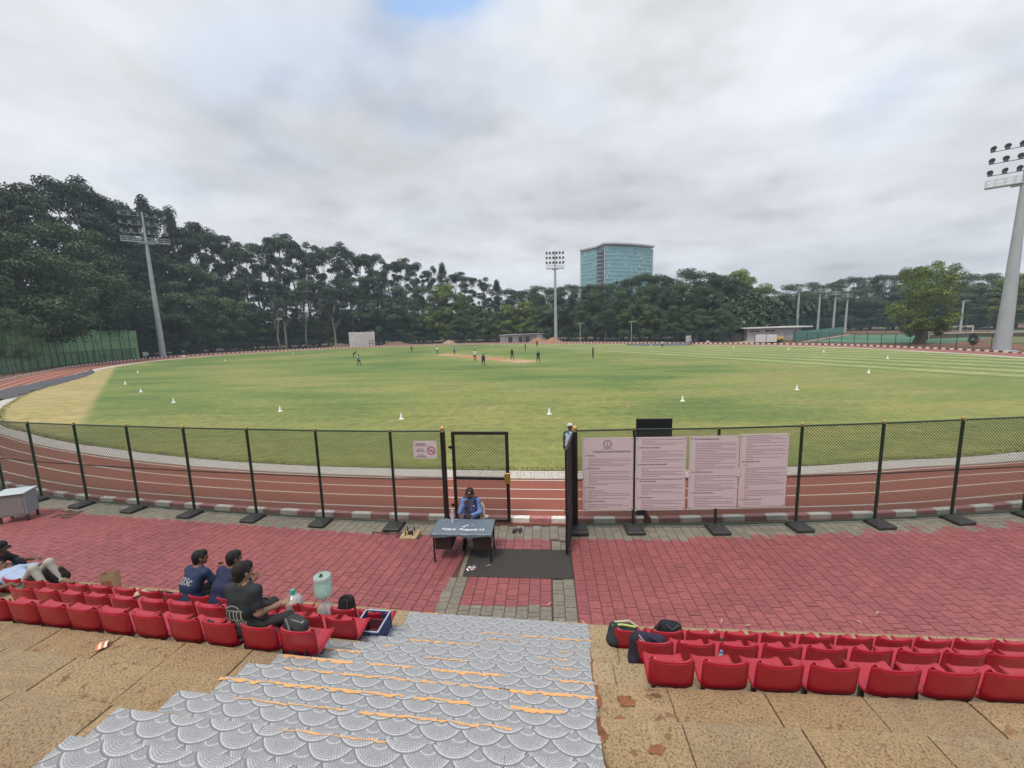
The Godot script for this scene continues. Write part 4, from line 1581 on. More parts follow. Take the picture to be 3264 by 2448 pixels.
# ---------------------------------------------------------------- buildings beyond
func make_far_buildings() -> void:
	# the glass office tower: two wings of glazing either side of a recessed stair of balconies
	var t := thing("office_tower", "tall teal glass office tower rising above the trees", "building", Vector3.ZERO)
	var A := Vector3(41, 0, -479)
	var B := Vector3(57.2, 0, -462)
	var C := Vector3(63.0, 0, -446)
	var curve := []
	for k in 7:
		var u := k / 6.0
		curve.append(Vector3(63.0, 0, -446).lerp(Vector3(120.2, 0, -476), u) + Vector3(-0.46, 0, -0.88) * -3.0 * sin(PI * u))
	var H := 86.0
	var fl := 4.1
	var spandrel := mat(lin(0.24, 0.42, 0.43), 0.4)
	var blind := mat(lin(0.27, 0.48, 0.48), 0.35)
	var dark := mat(lin(0.10, 0.24, 0.255), 0.2)
	var pale := mat(lin(0.42, 0.42, 0.42), 0.7)
	var runs := [[A, B]]
	for k in 6:
		runs.append([curve[k], curve[k + 1]])
	var core := Geo.new()
	core.plate(PackedVector2Array([Vector2(42, -478.6), Vector2(57.4, -462.5), Vector2(62.0, -464), Vector2(66, -449.5), Vector2(90, -461), Vector2(119.5, -477.5), Vector2(112, -505), Vector2(52, -505)]), H - 1.0, H - 1.0)
	build(core, "tower_core", mat(lin(0.10, 0.16, 0.17), 0.5), t)
	for q in runs:
		var a: Vector3 = q[0]
		var b: Vector3 = q[1]
		var d := (b - a).normalized()
		var nn := Vector3(-d.z, 0, d.x)
		if nn.z < 0: nn = -nn
		var y := 34.0
		while y < H - fl * 0.5:
			var g := Geo.new()
			g.quad(a + nn * 0.3 + Vector3(0, y, 0), b + nn * 0.3 + Vector3(0, y, 0), b + nn * 0.3 + Vector3(0, y + fl - 0.9, 0), a + nn * 0.3 + Vector3(0, y + fl - 0.9, 0))
			var strip := piece(g.mesh(), "window_strip", M.glass, t)
			var s := Geo.new()
			s.box((a + b) * 0.5 + nn * 0.35 + Vector3(0, y + fl - 0.45, 0), Vector3(a.distance_to(b), 0.86, 0.5), Basis(Vector3.UP, atan2(-d.z, d.x)))
			piece(s.mesh(), "spandrel", spandrel, t)
			var ln := a.distance_to(b)
			var n := int(ln / 1.9)
			var pb := Geo.new()
			var pd := Geo.new()
			for k in n:
				var rr := rng.randf()
				if rr > 0.30: continue
				var p0 := a.lerp(b, (k + 0.04) / n) + nn * 0.34
				var p1 := a.lerp(b, (k + 0.96) / n) + nn * 0.34
				var lo := y + rnd(0.0, 1.6) if rr < 0.12 else y + 0.1
				var tgt := pb if rr < 0.12 else pd
				tgt.quad(p0 + Vector3(0, lo, 0), p1 + Vector3(0, lo, 0), p1 + Vector3(0, y + fl - 0.95, 0), p0 + Vector3(0, y + fl - 0.95, 0))
			if pb.v.size(): piece(pb.mesh(), "blinds", blind, strip)
			if pd.v.size(): piece(pd.mesh(), "dark_panes", dark, strip)
			y += fl
	# recessed stair bay with balcony slabs
	var y2 := 34.0
	while y2 < H - 2.0:
		var sl := Geo.new()
		sl.box(Vector3(60.2, y2, -455.6), Vector3(6.6, 0.5, 6.4), Basis(Vector3.UP, 1.15), 0.05)
		piece(sl.mesh(), "balcony_slab", pale, t)
		y2 += fl
	var fin := Geo.new()
	for p in [A, C, curve[6]]:
		fin.rod(p + Vector3(0, 30, 0.4), p + Vector3(0, H + 0.2, 0.4), 0.45, 0.45, 6)
	build(fin, "corner_fins", pale, t)
	# the roof slab oversails on thin columns
	var rf := Geo.new()
	rf.plate(PackedVector2Array([Vector2(39.5, -477.5), Vector2(56.4, -460), Vector2(62, -443.5), Vector2(77, -447), Vector2(92, -453.5), Vector2(107, -462.5), Vector2(122, -474), Vector2(114, -506), Vector2(50, -506)]), H + 4.6, 1.6)
	var ro := build(rf, "roof", pale, t)
	var pent := Geo.new()
	pent.plate(PackedVector2Array([Vector2(58, -466), Vector2(64, -451), Vector2(90, -463), Vector2(108, -474), Vector2(100, -500), Vector2(60, -500)]), H + 3.0, 3.9)
	build(pent, "plant_room", mat(lin(0.17, 0.27, 0.29), 0.5), t)
	var cols := Geo.new()
	for q in runs:
		for k in 3:
			var p: Vector3 = q[0].lerp(q[1], k / 3.0)
			cols.rod(p + Vector3(0.3, H - 1, -0.6), p + Vector3(0.3, H + 3.2, -0.6), 0.3, 0.3, 5)
	build(cols, "roof_columns", pale, t)
	# a sliver of a pale block farther off, just over the trees
	var sb := thing("distant_block", "tiny pale building showing over the dip in the tree line", "building", Vector3(-38, 0, -420), 0.2)
	var g2 := Geo.new()
	g2.box(Vector3(0, 15, 0), Vector3(13, 30, 10), Basis(), 0.2)
	build(g2, "wall", mat(lin(0.52, 0.52, 0.52), 0.8), sb)
	var g3 := Geo.new()
	g3.box(Vector3(1, 31.2, 0), Vector3(5, 2.4, 4), Basis(), 0.1)
	build(g3, "stair_head", mat(lin(0.45, 0.44, 0.42), 0.8), sb)
	# the white sight screen
	var ss := thing("sight_screen", "white boarded sight screen in front of the far fence", "sight screen", Vector3(-65.2, 0, -139.5), 0.52)
	var wboard := tmat(noise_tex(0.02, 190, shade(0.52, 0.53, 0.54, 0.12), 256, 4), 0.2, 0.7)
	for k in 6:
		var b := Geo.new()
		b.box(Vector3(0, 0.55 + k * 0.86, 0), Vector3(8.6 + 0.06 * sin(k * 3.0), 0.84, 0.05), Basis(Vector3.BACK, 0.004 * sin(k * 2.2)), 0.01)
		piece(b.mesh(), "board", wboard, ss)
	var ssf := Geo.new()
	for x in [-4.2, -1.4, 1.4, 4.2]:
		ssf.rod(Vector3(x, 0, -0.1), Vector3(x, 5.3, -0.1), 0.06, 0.06, 6)
		ssf.rod(Vector3(x, 0, -2.2), Vector3(x, 3.8, -0.1), 0.05, 0.05, 6)
	for k in 6:
		ssf.box(Vector3(0.5, 0.98 + k * 0.86, 0.03), Vector3(7.2 - k * 0.4, 0.03, 0.02))
	build(ssf, "frame", M.darksteel, ss)
	var door := Geo.new()
	for x in [2.3, 3.7]:
		door.box(Vector3(x, 1.15, 0.06), Vector3(0.14, 2.3, 0.05))
	for y in [1.0, 2.24]:
		door.box(Vector3(3.0, y, 0.062), Vector3(1.3, 0.14, 0.05))
	build(door, "dark_frame", M.ink, ss)
	# the grey hut with dark doors near the centre
	var hut := thing("grey_hut", "low grey flat roofed hut with dark doorways behind the far fence", "building", Vector3(-7.6, 0, -144.5), 0.55)
	var hw := tmat(noise_tex(0.02, 191, shade(0.30, 0.30, 0.30, 0.15), 256, 4), 0.2, 0.85)
	var wl := Geo.new()
	wl.box(Vector3(0, 1.3, -2), Vector3(15.5, 2.6, 4), Basis(), 0.03)
	build(wl, "wall", hw, hut)
	var wr := Geo.new()
	wr.plate(PackedVector2Array([Vector2(-8, 0.3), Vector2(8.0, 0.3), Vector2(8.0, -4.4), Vector2(-8, -4.4)]), 2.84, 0.2)
	build(wr, "roof", pale, hut)
	for x in [-5.6, -1.6, 1.2]:
		var dd := Geo.new()
		dd.box(Vector3(x, 1.0, 0.02), Vector3(1.5, 1.9, 0.06), Basis(), 0.02)
		build(dd, "doorway", M.ink, hut)
	var rp := Geo.new()
	rp.quad(Vector3(4.5, 0, 0.6), Vector3(9.4, 0, 0.6), Vector3(6.6, 2.4, 0.3), Vector3(4.5, 2.4, 0.3))
	rp.quad(Vector3(9.4, 0, 0.6), Vector3(9.4, 0, -3.5), Vector3(6.6, 2.4, -3.5), Vector3(6.6, 2.4, 0.3))
	build(rp, "sloping_wing", hw, hut)
	# the pale shed by the courts
	var sh := thing("pale_shed", "pale shed with an overhanging roof and slit windows beside the courts", "building", Vector3(59.6, 0, -110.5), 0.05)
	var sw := mat(lin(0.46, 0.45, 0.47), 0.85)
	var w1 := Geo.new()
	w1.box(Vector3(-1.5, 1.5, -3), Vector3(12.0, 3.0, 6), Basis(), 0.03)
	build(w1, "wall", sw, sh)
	var w2 := Geo.new()
	w2.box(Vector3(5.4, 1.45, -1.8), Vector3(1.7, 2.9, 3.6), Basis(), 0.03)
	build(w2, "porch", mat(lin(0.38, 0.38, 0.40), 0.85), sh)
	for x in [-6.2, -4.9, -2.4, -1.1]:
		var gw := Geo.new()
		gw.box(Vector3(x, 2.45, 0.02), Vector3(1.05, 0.34, 0.05))
		build(gw, "window", M.ink, sh)
	for x in [0.6, 4.3]:
		var dd := Geo.new()
		dd.box(Vector3(x + 0.4, 1.2, 0.03 if x < 4 else 0.06), Vector3(0.3 if x < 4 else 0.9, 2.3, 0.06), Basis(), 0.01)
		build(dd, "pillar" if x < 4 else "door", mat(lin(0.5, 0.5, 0.5), 0.8) if x < 4 else mat(lin(0.12, 0.12, 0.14), 0.8), sh)
	var rf2 := Geo.new()
	rf2.plate(PackedVector2Array([Vector2(-9, 1.1), Vector2(1.2, 1.0), Vector2(8.6, 0.6), Vector2(8.6, -7), Vector2(-9, -7)]), 3.45, 0.3)
	build(rf2, "roof", mat(lin(0.60, 0.60, 0.57), 0.8), sh)
	var low := Geo.new()
	low.box(Vector3(-10.6, 1.1, -3.5), Vector3(6.0, 2.2, 4), Basis(), 0.03)
	build(low, "side_wing", mat(lin(0.13, 0.135, 0.14), 0.9), sh)
	var wt := Geo.new()
	wt.rod(Vector3(-7.2, 3.4, -3.5), Vector3(-7.2, 5.2, -3.5), 0.7, 0.7, 10)
	build(wt, "water_tank", mat(lin(0.55, 0.55, 0.53), 0.7), sh)
	# white hoarding and the yellow roller in front of it
	var hd := thing("white_hoarding", "white double panel hoarding in a black frame before the shed", "hoarding", Vector3(47.9, 0, -97.6), -0.27)
	for k in 2:
		var pn := Geo.new()
		pn.box(Vector3(1.15 + k * 2.2, 1.15, 0), Vector3(2.1, 1.75, 0.06), Basis(), 0.01)
		build(pn, "panel", mat(lin(0.56, 0.57, 0.58), 0.7), hd)
	var hf := Geo.new()
	for x in [0.04, 2.25, 4.4]:
		hf.box(Vector3(x, 1.1, -0.03), Vector3(0.09, 2.2, 0.08))
	hf.box(Vector3(2.2, 2.1, -0.03), Vector3(4.4, 0.08, 0.08))
	hf.box(Vector3(2.2, 0.22, -0.03), Vector3(4.4, 0.06, 0.08))
	build(hf, "frame", M.black, hd)
	var ro2 := thing("yellow_roller", "yellow roller machine with a black roll frame beside the hoarding", "roller", Vector3(52.3, 0, -97.9), 0.25)
	var yel := mat(lin(0.55, 0.32, 0.03), 0.5)
	var bd := Geo.new()
	bd.box(Vector3(0.9, 0.95, 0), Vector3(1.9, 0.75, 1.0), Basis(), 0.15)
	bd.box(Vector3(1.9, 1.05, 0), Vector3(0.6, 0.5, 0.8), Basis(), 0.12)
	bd.box(Vector3(-0.45, 0.6, 0), Vector3(0.9, 0.35, 1.0), Basis(), 0.06)
	build(bd, "body", yel, ro2)
	var rops := Geo.new()
	for z in [-0.45, 0.45]:
		rops.rod(Vector3(-0.75, 0.6, z), Vector3(-0.6, 2.1, z), 0.05, 0.05, 6)
		rops.rod(Vector3(0.1, 1.0, z), Vector3(-0.05, 2.1, z), 0.05, 0.05, 6)
	rops.box(Vector3(-0.33, 2.12, 0), Vector3(0.9, 0.08, 1.1), Basis(), 0.03)
	rops.box(Vector3(-0.4, 1.0, 0), Vector3(0.45, 0.5, 0.5), Basis(), 0.08)
	build(rops, "roll_frame", M.black, ro2)
	for x in [-0.75, 1.6]:
		var dr := Geo.new()
		dr.rod(Vector3(x, 0.42, -0.55), Vector3(x, 0.42, 0.55), 0.42, 0.42, 16)
		build(dr, "drum", M.darksteel, ro2)

func make_courts() -> void:
	# green hard court with a white edge, a low block wall and a banked field behind
	var g := Geo.new()
	g.plate(PackedVector2Array([Vector2(60, -97.5), Vector2(93.5, -131.5), Vector2(118, -112), Vector2(72, -79.5), Vector2(67, -86)]), 0.0, 0.0)
	struct(g, "court_surface", mat(lin(0.058, 0.165, 0.088), 0.7))
	var e := Geo.new()
	var a := Vector2(59.0, -97.2)
	var b := Vector2(93, -132.5)
	var d := (b - a).normalized()
	var n := Vector2(d.y, -d.x)
	e.plate(PackedVector2Array([a, b, b + n * 0.7, a + n * 0.7]), 0.12, 0.12)
	var w := struct(e, "court_kerb", mat(lin(0.42, 0.42, 0.36), 0.8))
	var blue := mat(lin(0.10, 0.24, 0.22), 0.7)
	var t := thing("court_screen_fence", "teal windscreen fence running along the left side of the courts", "fence", Vector3.ZERO)
	var pts := [Vector2(57.5, -99.5), Vector2(66, -108.5), Vector2(76, -119), Vector2(86, -129.5), Vector2(96, -140)]
	for i in 4:
		var p := Vector3(pts[i].x, 0, pts[i].y)
		var q := Vector3(pts[i + 1].x, 0, pts[i + 1].y)
		var s := Geo.new()
		s.box((p + q) * 0.5 + Vector3(0, 1.2, 0), Vector3(p.distance_to(q) - 0.1, 2.3, 0.04), Basis(Vector3.UP, atan2(-(q - p).z, (q - p).x)))
		build(s, "screen_panel", blue, t)
		var po := Geo.new()
		po.rod(p, p + Vector3(0, 2.6, 0), 0.06, 0.06, 6)
		build(po, "post", M.greenpost, t)
	var dg := mat(lin(0.035, 0.105, 0.085), 0.7)
	var grp := "tall green net fences round the courts"
	far_fence("tall green net fence behind the four slim court masts", [Vector2(62, -136), Vector2(80, -148), Vector2(97, -160), Vector2(118, -172)], 5.2, 5.0, 0.07, grp, dg, true, dg)
	far_fence("tall green net fence at the back of the courts behind the big tree", [Vector2(94, -134), Vector2(106, -126), Vector2(124, -112), Vector2(146, -96)], 5.0, 4.0, 0.07, grp, dg, true, dg)
	# bank and low wall behind the big tree
	var bank := Geo.new()
	bank.plate(PackedVector2Array([Vector2(64.5, -84), Vector2(69, -80), Vector2(100, -106), Vector2(130, -84), Vector2(110, -40), Vector2(66, -46)]), -0.005)
	struct(bank, "bare_earth", M.redearth)
	var lawn := Geo.new()
	lawn.plate(PackedVector2Array([Vector2(78, -79), Vector2(102, -101), Vector2(128, -83), Vector2(112, -55), Vector2(84, -58)]), 0.02)
	struct(lawn, "side_lawn", tmat(noise_tex(0.03, 195, shade(0.14, 0.15, 0.055, 0.3), 256, 5), 0.1, 0.95))
	var rw := thing("low_field_wall", "long low brown wall with a pale coping behind the big tree", "wall", Vector3.ZERO)
	var wp := [Vector2(86, -98.5), Vector2(98, -102), Vector2(110, -93), Vector2(124, -80)]
	for i in 3:
		var p := Vector3(wp[i].x, 0, wp[i].y)
		var q := Vector3(wp[i + 1].x, 0, wp[i + 1].y)
		var ang := atan2(-(q - p).z, (q - p).x)
		var s := Geo.new()
		s.box((p + q) * 0.5 + Vector3(0, 0.45, 0), Vector3(p.distance_to(q), 0.9, 0.3), Basis(Vector3.UP, ang))
		build(s, "wall_length", mat(lin(0.13, 0.085, 0.055), 0.9), rw)
		var cpg := Geo.new()
		cpg.box((p + q) * 0.5 + Vector3(0, 0.98, 0), Vector3(p.distance_to(q), 0.15, 0.45), Basis(Vector3.UP, ang))
		build(cpg, "coping", mat(lin(0.42, 0.42, 0.40), 0.8), rw)
	var fieldb := Geo.new()
	fieldb.plate(PackedVector2Array([Vector2(98, -104), Vector2(140, -138), Vector2(190, -110), Vector2(150, -70), Vector2(112, -93)]), 0.03)
	struct(fieldb, "football_field", tmat(noise_tex(0.02, 196, shade(0.115, 0.165, 0.085, 0.2), 256, 5), 0.05, 0.95))
	var gl := thing("goal", "white goal frame on the field behind the big tree", "goal", Vector3(111.9, 0, -123.0), -1.03)
	var gf := Geo.new()
	gf.rod(Vector3(0, 0, 0), Vector3(0, 2.0, 0), 0.11, 0.11, 8)
	build(gf, "goal_post", M.white, gl)
	gf = Geo.new()
	gf.rod(Vector3(4.6, 0, 0), Vector3(4.6, 2.0, 0), 0.11, 0.11, 8)
	build(gf, "goal_post", M.white, gl)
	gf = Geo.new()
	gf.rod(Vector3(-0.1, 2.0, 0), Vector3(4.7, 2.0, 0), 0.11, 0.11, 8)
	build(gf, "crossbar", M.white, gl)

# ---------------------------------------------------------------- trees
func leaf_card(g: Geo, at: Vector3, nrm: Vector3, size: float) -> void:
	# one spray of leaves: a bent diamond pair
	var a := nrm.cross(Vector3(rnd(-1, 1), rnd(-1, 1), rnd(-1, 1))).normalized()
	var b := nrm.cross(a).normalized()
	var w := size * rnd(0.32, 0.5)
	var l := size * rnd(0.7, 1.2)
	var p0 := at - a * l * 0.5
	var p1 := at + a * l * 0.5 - nrm * size * 0.18
	var q0 := at + b * w * 0.5 + nrm * size * 0.06
	var q1 := at - b * w * 0.5 + nrm * size * 0.06
	g.tri(p0, q1, p1)
	g.tri(p0, p1, q0)

func make_tree(kind: int) -> Node3D:   # about 20 m tall
	rng.seed = 900 + kind * 17
	var bark := Geo.new()
	var lf := Geo.new()
	var clumps := []      # centre, radius x, radius y
	var tall := kind <= 2
	var H := 20.0
	var trunk_top := Vector3(rnd(-0.8, 0.8), H * (0.72 if tall else 0.5), rnd(-0.8, 0.8))
	var tr: float = 0.28 if tall else 0.42
	var path := [Vector3(0, -0.3, 0), Vector3(rnd(-0.3, 0.3), H * 0.2, rnd(-0.3, 0.3)), Vector3(rnd(-0.5, 0.5), H * 0.45, rnd(-0.5, 0.5)), trunk_top]
	bark.tube(path, [tr * 1.25, tr, tr * 0.7, tr * 0.3], 7)
	var n := 0
	var size := 0.42
	var per := 300
	var hue := [Vector3(0.050, 0.080, 0.046), Vector3(0.044, 0.074, 0.046), Vector3(0.060, 0.086, 0.044), Vector3(0.058, 0.100, 0.044), Vector3(0.050, 0.090, 0.044), Vector3(0.080, 0.140, 0.046), Vector3(0.054, 0.104, 0.046), Vector3(0.056, 0.080, 0.054), Vector3(0.135, 0.19, 0.042)]
	var base: Vector3 = hue[kind]
	if tall:
		for k in 25:
			var y := H * rnd(0.42, 0.97)
			var u := (y / H - 0.42) / 0.55
			var r := H * (0.055 + 0.15 * sin(PI * clampf(u * 0.85 + 0.12, 0, 1))) * sqrt(rng.randf()) * 1.25
			var an := rnd(0, TAU)
			clumps.append([Vector3(cos(an) * r, y, sin(an) * r), rnd(0.7, 1.45), rnd(0.55, 1.1)])
		per = 230
		size = 0.40
	elif kind == 3 or kind == 4:
		for k in 54:
			var u := rng.randf()
			var y := H * lerpf(0.22, 0.93, u)
			var r := H * 0.47 * sqrt(maxf(0.04, 1.0 - pow((u - 0.40) / 0.61, 2.0))) * pow(rng.randf(), 0.45)
			var an := rnd(0, TAU)
			clumps.append([Vector3(cos(an) * r, y, sin(an) * r), rnd(1.6, 2.6), rnd(0.8, 1.5)])
		per = 250
		size = 0.46
	elif kind == 5 or kind == 6 or kind == 8:
		for k in 40:
			var u := rng.randf()
			var y := H * lerpf(0.14, 0.95, u)
			var r := H * 0.36 * sqrt(maxf(0.06, 1.0 - pow((u - 0.42) / 0.62, 2.0))) * pow(rng.randf(), 0.5)
			var an := rnd(0, TAU)
			clumps.append([Vector3(cos(an) * r, y, sin(an) * r), rnd(1.6, 2.8), rnd(1.0, 1.9)])
		per = 250
		size = 0.62
	elif kind == 7:
		for k in 34:
			var u := rng.randf()
			var y := H * lerpf(0.35, 1.0, u)
			var r := H * 0.13 * (1.05 - u) * pow(rng.randf(), 0.5) * 1.6
			var an := rnd(0, TAU)
			clumps.append([Vector3(cos(an) * r, y, sin(an) * r), 0.9, 1.5])
		per = 190
		size = 0.38
	if kind != 7:
		for k in 3: clumps.append([trunk_top + Vector3(rnd(-1, 1), H * 0.2 + rnd(-1.5, 0.8), rnd(-1, 1)), 1.5, 1.1])
	for q in clumps:
		var c: Vector3 = q[0]
		n += 1
		if n % 3 == 0:
			var from: Vector3 = path[1].lerp(trunk_top, clampf((c.y / H - 0.35) * 1.4, 0.1, 1.0))
			bark.tube([from, from.lerp(c, 0.55) + Vector3(0, 0.5, 0), c], [tr * 0.32, tr * 0.2, 0.03], 5, false)
		var tone := rnd(0.6, 1.45)
		for k in per:
			var d := Vector3(rng.randfn(), rng.randfn(), rng.randfn()).normalized()
			if d.y < -0.3 and rng.randf() < 0.6: d.y = -d.y
			var rad := pow(rng.randf(), 0.35)
			var at := c + Vector3(d.x * q[1], d.y * q[2], d.z * q[1]) * rad
			var nn := (d + Vector3(0, 0.5, 0) + Vector3(rnd(-1, 1), rnd(-1, 1), rnd(-1, 1)) * 0.7).normalized()
			var j := tone * rnd(0.78, 1.25)
			lf.col = Color(base.x * j * rnd(0.9, 1.15), base.y * j, base.z * j * rnd(0.85, 1.1))
			leaf_card(lf, at, nn, size * rnd(0.7, 1.35))
	var t := thing("tree", "", "tree")
	build(bark, "trunk", M.palebark if tall else M.bark, t)
	build(lf, "crown", M.leaf, t)
	return t

func forest_rows() -> Array:
	return [
		["tall dark tree|far left behind the green sheet wall", "trees above the left end of the green wall", [[-115.3, -76.7, 38.5, 2], [-119.0, -82.9, 41.1, 1], [-121.7, -88.9, 41.7, 2], [-126.6, -96.6, 44.3, 1]]],
		["tall tufted tree|back row above the green sheet wall", "back row of tall trees above the green wall", [[-128.1, -104.8, 48.1, 0], [-127.5, -107.3, 46.9, 0], [-128.8, -111.6, 50.1, 1], [-130.7, -116.5, 47.3, 1], [-131.2, -120.5, 47.2, 0], [-129.7, -123.1, 46.9, 1]]],
		["dense green tree|middle row above the green sheet wall", "dense trees over the green wall", [[-104.3, -68.1, 27.1, 3], [-107.3, -73.4, 28.1, 3], [-113.4, -82.1, 31.7, 3], [-117.1, -89.4, 33.7, 3], [-119.4, -96.6, 35.0, 3], [-121.5, -104.1, 33.3, 0], [-122.8, -110.9, 33.3, 2], [-123.1, -117.1, 32.8, 2]]],
		["bushy mid green tree|low row over the green wall", "bushy trees along the green wall", [[-103.0, -69.2, 14.1, 6], [-106.4, -74.5, 15.9, 5], [-112.9, -82.5, 16.4, 6], [-114.3, -87.3, 17.0, 6], [-117.9, -94.3, 18.0, 6], [-121.0, -101.5, 19.2, 6], [-122.2, -107.5, 19.6, 6], [-123.7, -114.2, 18.9, 5], [-120.4, -117.4, 19.6, 6]]],
		["tall dark tree|back row left of the sight screen", "back row of tall trees left of the sight screen", [[-129.7, -127.1, 48.7, 7], [-129.4, -131.6, 48.2, 0], [-127.1, -134.0, 47.2, 7], [-126.6, -138.1, 45.8, 1], [-123.9, -141.4, 45.7, 2], [-122.9, -146.0, 43.3, 0], [-119.1, -147.8, 41.8, 1], [-115.4, -149.9, 40.3, 2], [-112.9, -154.9, 41.0, 0], [-109.7, -158.0, 43.7, 1], [-107.0, -161.3, 46.0, 2], [-103.9, -163.8, 43.7, 0], [-99.2, -165.3, 42.3, 1], [-93.1, -167.0, 41.6, 2], [-89.5, -171.8, 42.0, 0], [-84.8, -172.5, 42.9, 1]]],
		["dark tree|middle row left of the sight screen", "middle row of the wood left of the sight screen", [[-123.4, -124.8, 31.3, 2], [-119.8, -127.9, 29.9, 3], [-118.5, -134.0, 28.4, 3], [-115.2, -138.3, 26.5, 1], [-111.4, -142.5, 25.6, 0], [-109.9, -146.3, 26.6, 0], [-96.1, -155.7, 27.1, 3], [-92.8, -160.2, 26.7, 2], [-87.6, -160.5, 25.8, 1], [-82.1, -163.3, 28.8, 1]]],
		["low bushy tree|fence row left of the sight screen", "low trees along the fence left of the sight screen", [[-116.3, -119.7, 19.5, 5], [-114.1, -123.3, 19.0, 6], [-112.6, -128.5, 19.0, 5], [-109.0, -130.4, 18.2, 5], [-106.2, -134.7, 17.3, 5], [-103.7, -135.8, 16.6, 6], [-102.6, -140.8, 10.6, 5], [-97.7, -147.2, 11.2, 5], [-95.6, -149.9, 11.3, 5], [-89.4, -153.0, 10.3, 5], [-85.0, -152.4, 10.5, 5], [-80.2, -155.8, 11.1, 5], [-96.2, -139.3, 23.5, 0], [-94.7, -140.7, 24.5, 1], [-90.0, -146.1, 23.0, 2], [-80.4, -149.4, 22.4, 0], [-74.8, -153.4, 23.1, 1]]],
		["tall dark tree|back row right of the sight screen", "back row of tall trees right of the sight screen", [[-79.6, -174.1, 39.2, 2], [-73.9, -175.0, 38.6, 0], [-67.7, -174.6, 36.3, 1], [-61.8, -174.9, 36.6, 2], [-56.1, -176.1, 34.4, 0], [-50.9, -179.0, 33.1, 1], [-43.9, -175.8, 32.2, 7], [-38.0, -176.0, 30.0, 2], [-32.2, -176.9, 27.6, 0], [-26.0, -176.0, 26.7, 1], [-20.5, -174.1, 24.3, 7]]],
		["dark spreading tree|middle row right of the sight screen", "middle row of the wood right of the sight screen", [[-75.7, -163.4, 28.8, 4], [-67.5, -164.2, 27.0, 1], [-59.9, -166.8, 24.4, 3], [-51.5, -167.8, 23.9, 3], [-32.8, -164.7, 19.4, 3], [-23.3, -164.0, 18.5, 1], [-39.7, -162.4, 22.9, 8]]],
		["green bushy tree|fence row right of the sight screen", "low trees along the fence right of the sight screen", [[-73.5, -156.8, 18.7, 6], [-66.3, -156.9, 18.2, 6], [-60.1, -159.5, 17.1, 6], [-52.9, -160.2, 16.2, 3], [-46.0, -162.0, 15.5, 3], [-38.8, -158.9, 14.3, 5], [-31.5, -158.3, 13.4, 3], [-24.0, -156.3, 12.2, 5], [-17.7, -154.8, 10.6, 5]]],
		["round topped dark tree|row behind the centre floodlight mast", "trees behind the centre mast", [[-13.8, -170.8, 21.9, 4], [-8.1, -170.9, 21.1, 4], [-2.2, -167.8, 22.4, 3], [3.3, -165.4, 21.3, 3], [9.1, -161.1, 22.0, 4]]],
		["lower bushy tree|row at the centre mast's foot", "low trees at the centre mast", [[0.5, -154.0, 13.1, 5], [7.8, -147.0, 12.5, 6], [-14.3, -155.2, 13.7, 8], [-8.2, -156.2, 15.0, 8], [-4.4, -156.2, 12.5, 8]]],
		["broad dark tree|top row below the glass office tower", "back row of broad trees below the glass tower", [[15.3, -157.7, 21.3, 4], [20.8, -153.9, 20.9, 4], [27.6, -149.9, 22.0, 4], [32.9, -145.0, 22.8, 4], [39.0, -142.0, 22.0, 4], [44.0, -136.8, 22.8, 3], [49.0, -134.6, 21.4, 4], [52.4, -129.3, 19.3, 4], [69.7, -157.1, 23.4, 8], [77.5, -164.5, 21.7, 8], [79.6, -160.9, 12.3, 8]]],
		["broad layered tree|middle row below the glass office tower", "middle row of broad trees below the glass tower", [[17.3, -145.0, 17.0, 3], [25.3, -137.3, 16.8, 3], [33.1, -133.4, 17.9, 3], [39.2, -126.0, 17.0, 4], [45.8, -122.3, 16.1, 4], [62.5, -143.1, 17.0, 4]]],
		["low spreading tree|fence row below the glass office tower", "front row of broad trees below the glass tower", [[13.5, -139.2, 10.0, 4], [19.6, -134.3, 10.0, 4], [25.7, -128.5, 10.1, 5], [31.5, -124.3, 10.4, 5], [36.4, -118.9, 10.4, 3], [41.0, -114.3, 9.0, 3], [46.0, -111.9, 8.8, 3], [65.0, -142.1, 9.9, 3]]],
		["broad dark tree|back row behind the slim court masts", "trees behind the slim court masts", [[86.8, -170.2, 18.6, 4], [98.1, -176.8, 19.8, 3], [111.1, -185.1, 21.1, 3], [123.7, -190.4, 21.1, 4], [137.2, -196.5, 24.2, 4], [141.3, -190.4, 23.8, 4]]],
		["lower dark tree|row behind the pale shed", "low trees behind the pale shed", [[81.1, -157.5, 13.0, 4], [94.5, -165.7, 14.9, 6], [108.2, -174.4, 14.7, 4], [122.2, -181.2, 16.7, 3], [129.2, -178.8, 17.3, 3]]],
		["broad hazy tree|far row behind the lone tree", "far trees behind the courts", [[142.1, -179.6, 22.7, 4], [148.3, -176.6, 22.3, 3], [151.5, -170.8, 20.8, 3], [155.7, -167.4, 20.4, 3], [158.0, -163.3, 20.0, 3], [159.4, -158.6, 18.3, 3], [161.9, -154.8, 18.7, 4], [163.6, -149.8, 19.1, 3], [165.9, -146.0, 19.1, 4]]],
		["lower dark tree|low row behind the lone tree", "low far trees behind the courts", [[132.8, -170.0, 14.8, 6], [137.9, -165.2, 14.1, 3], [144.8, -160.7, 13.4, 4], [147.2, -155.9, 12.5, 3], [148.4, -149.7, 11.4, 6], [150.4, -145.7, 16.4, 8], [150.3, -140.6, 17.6, 8]]],
	]

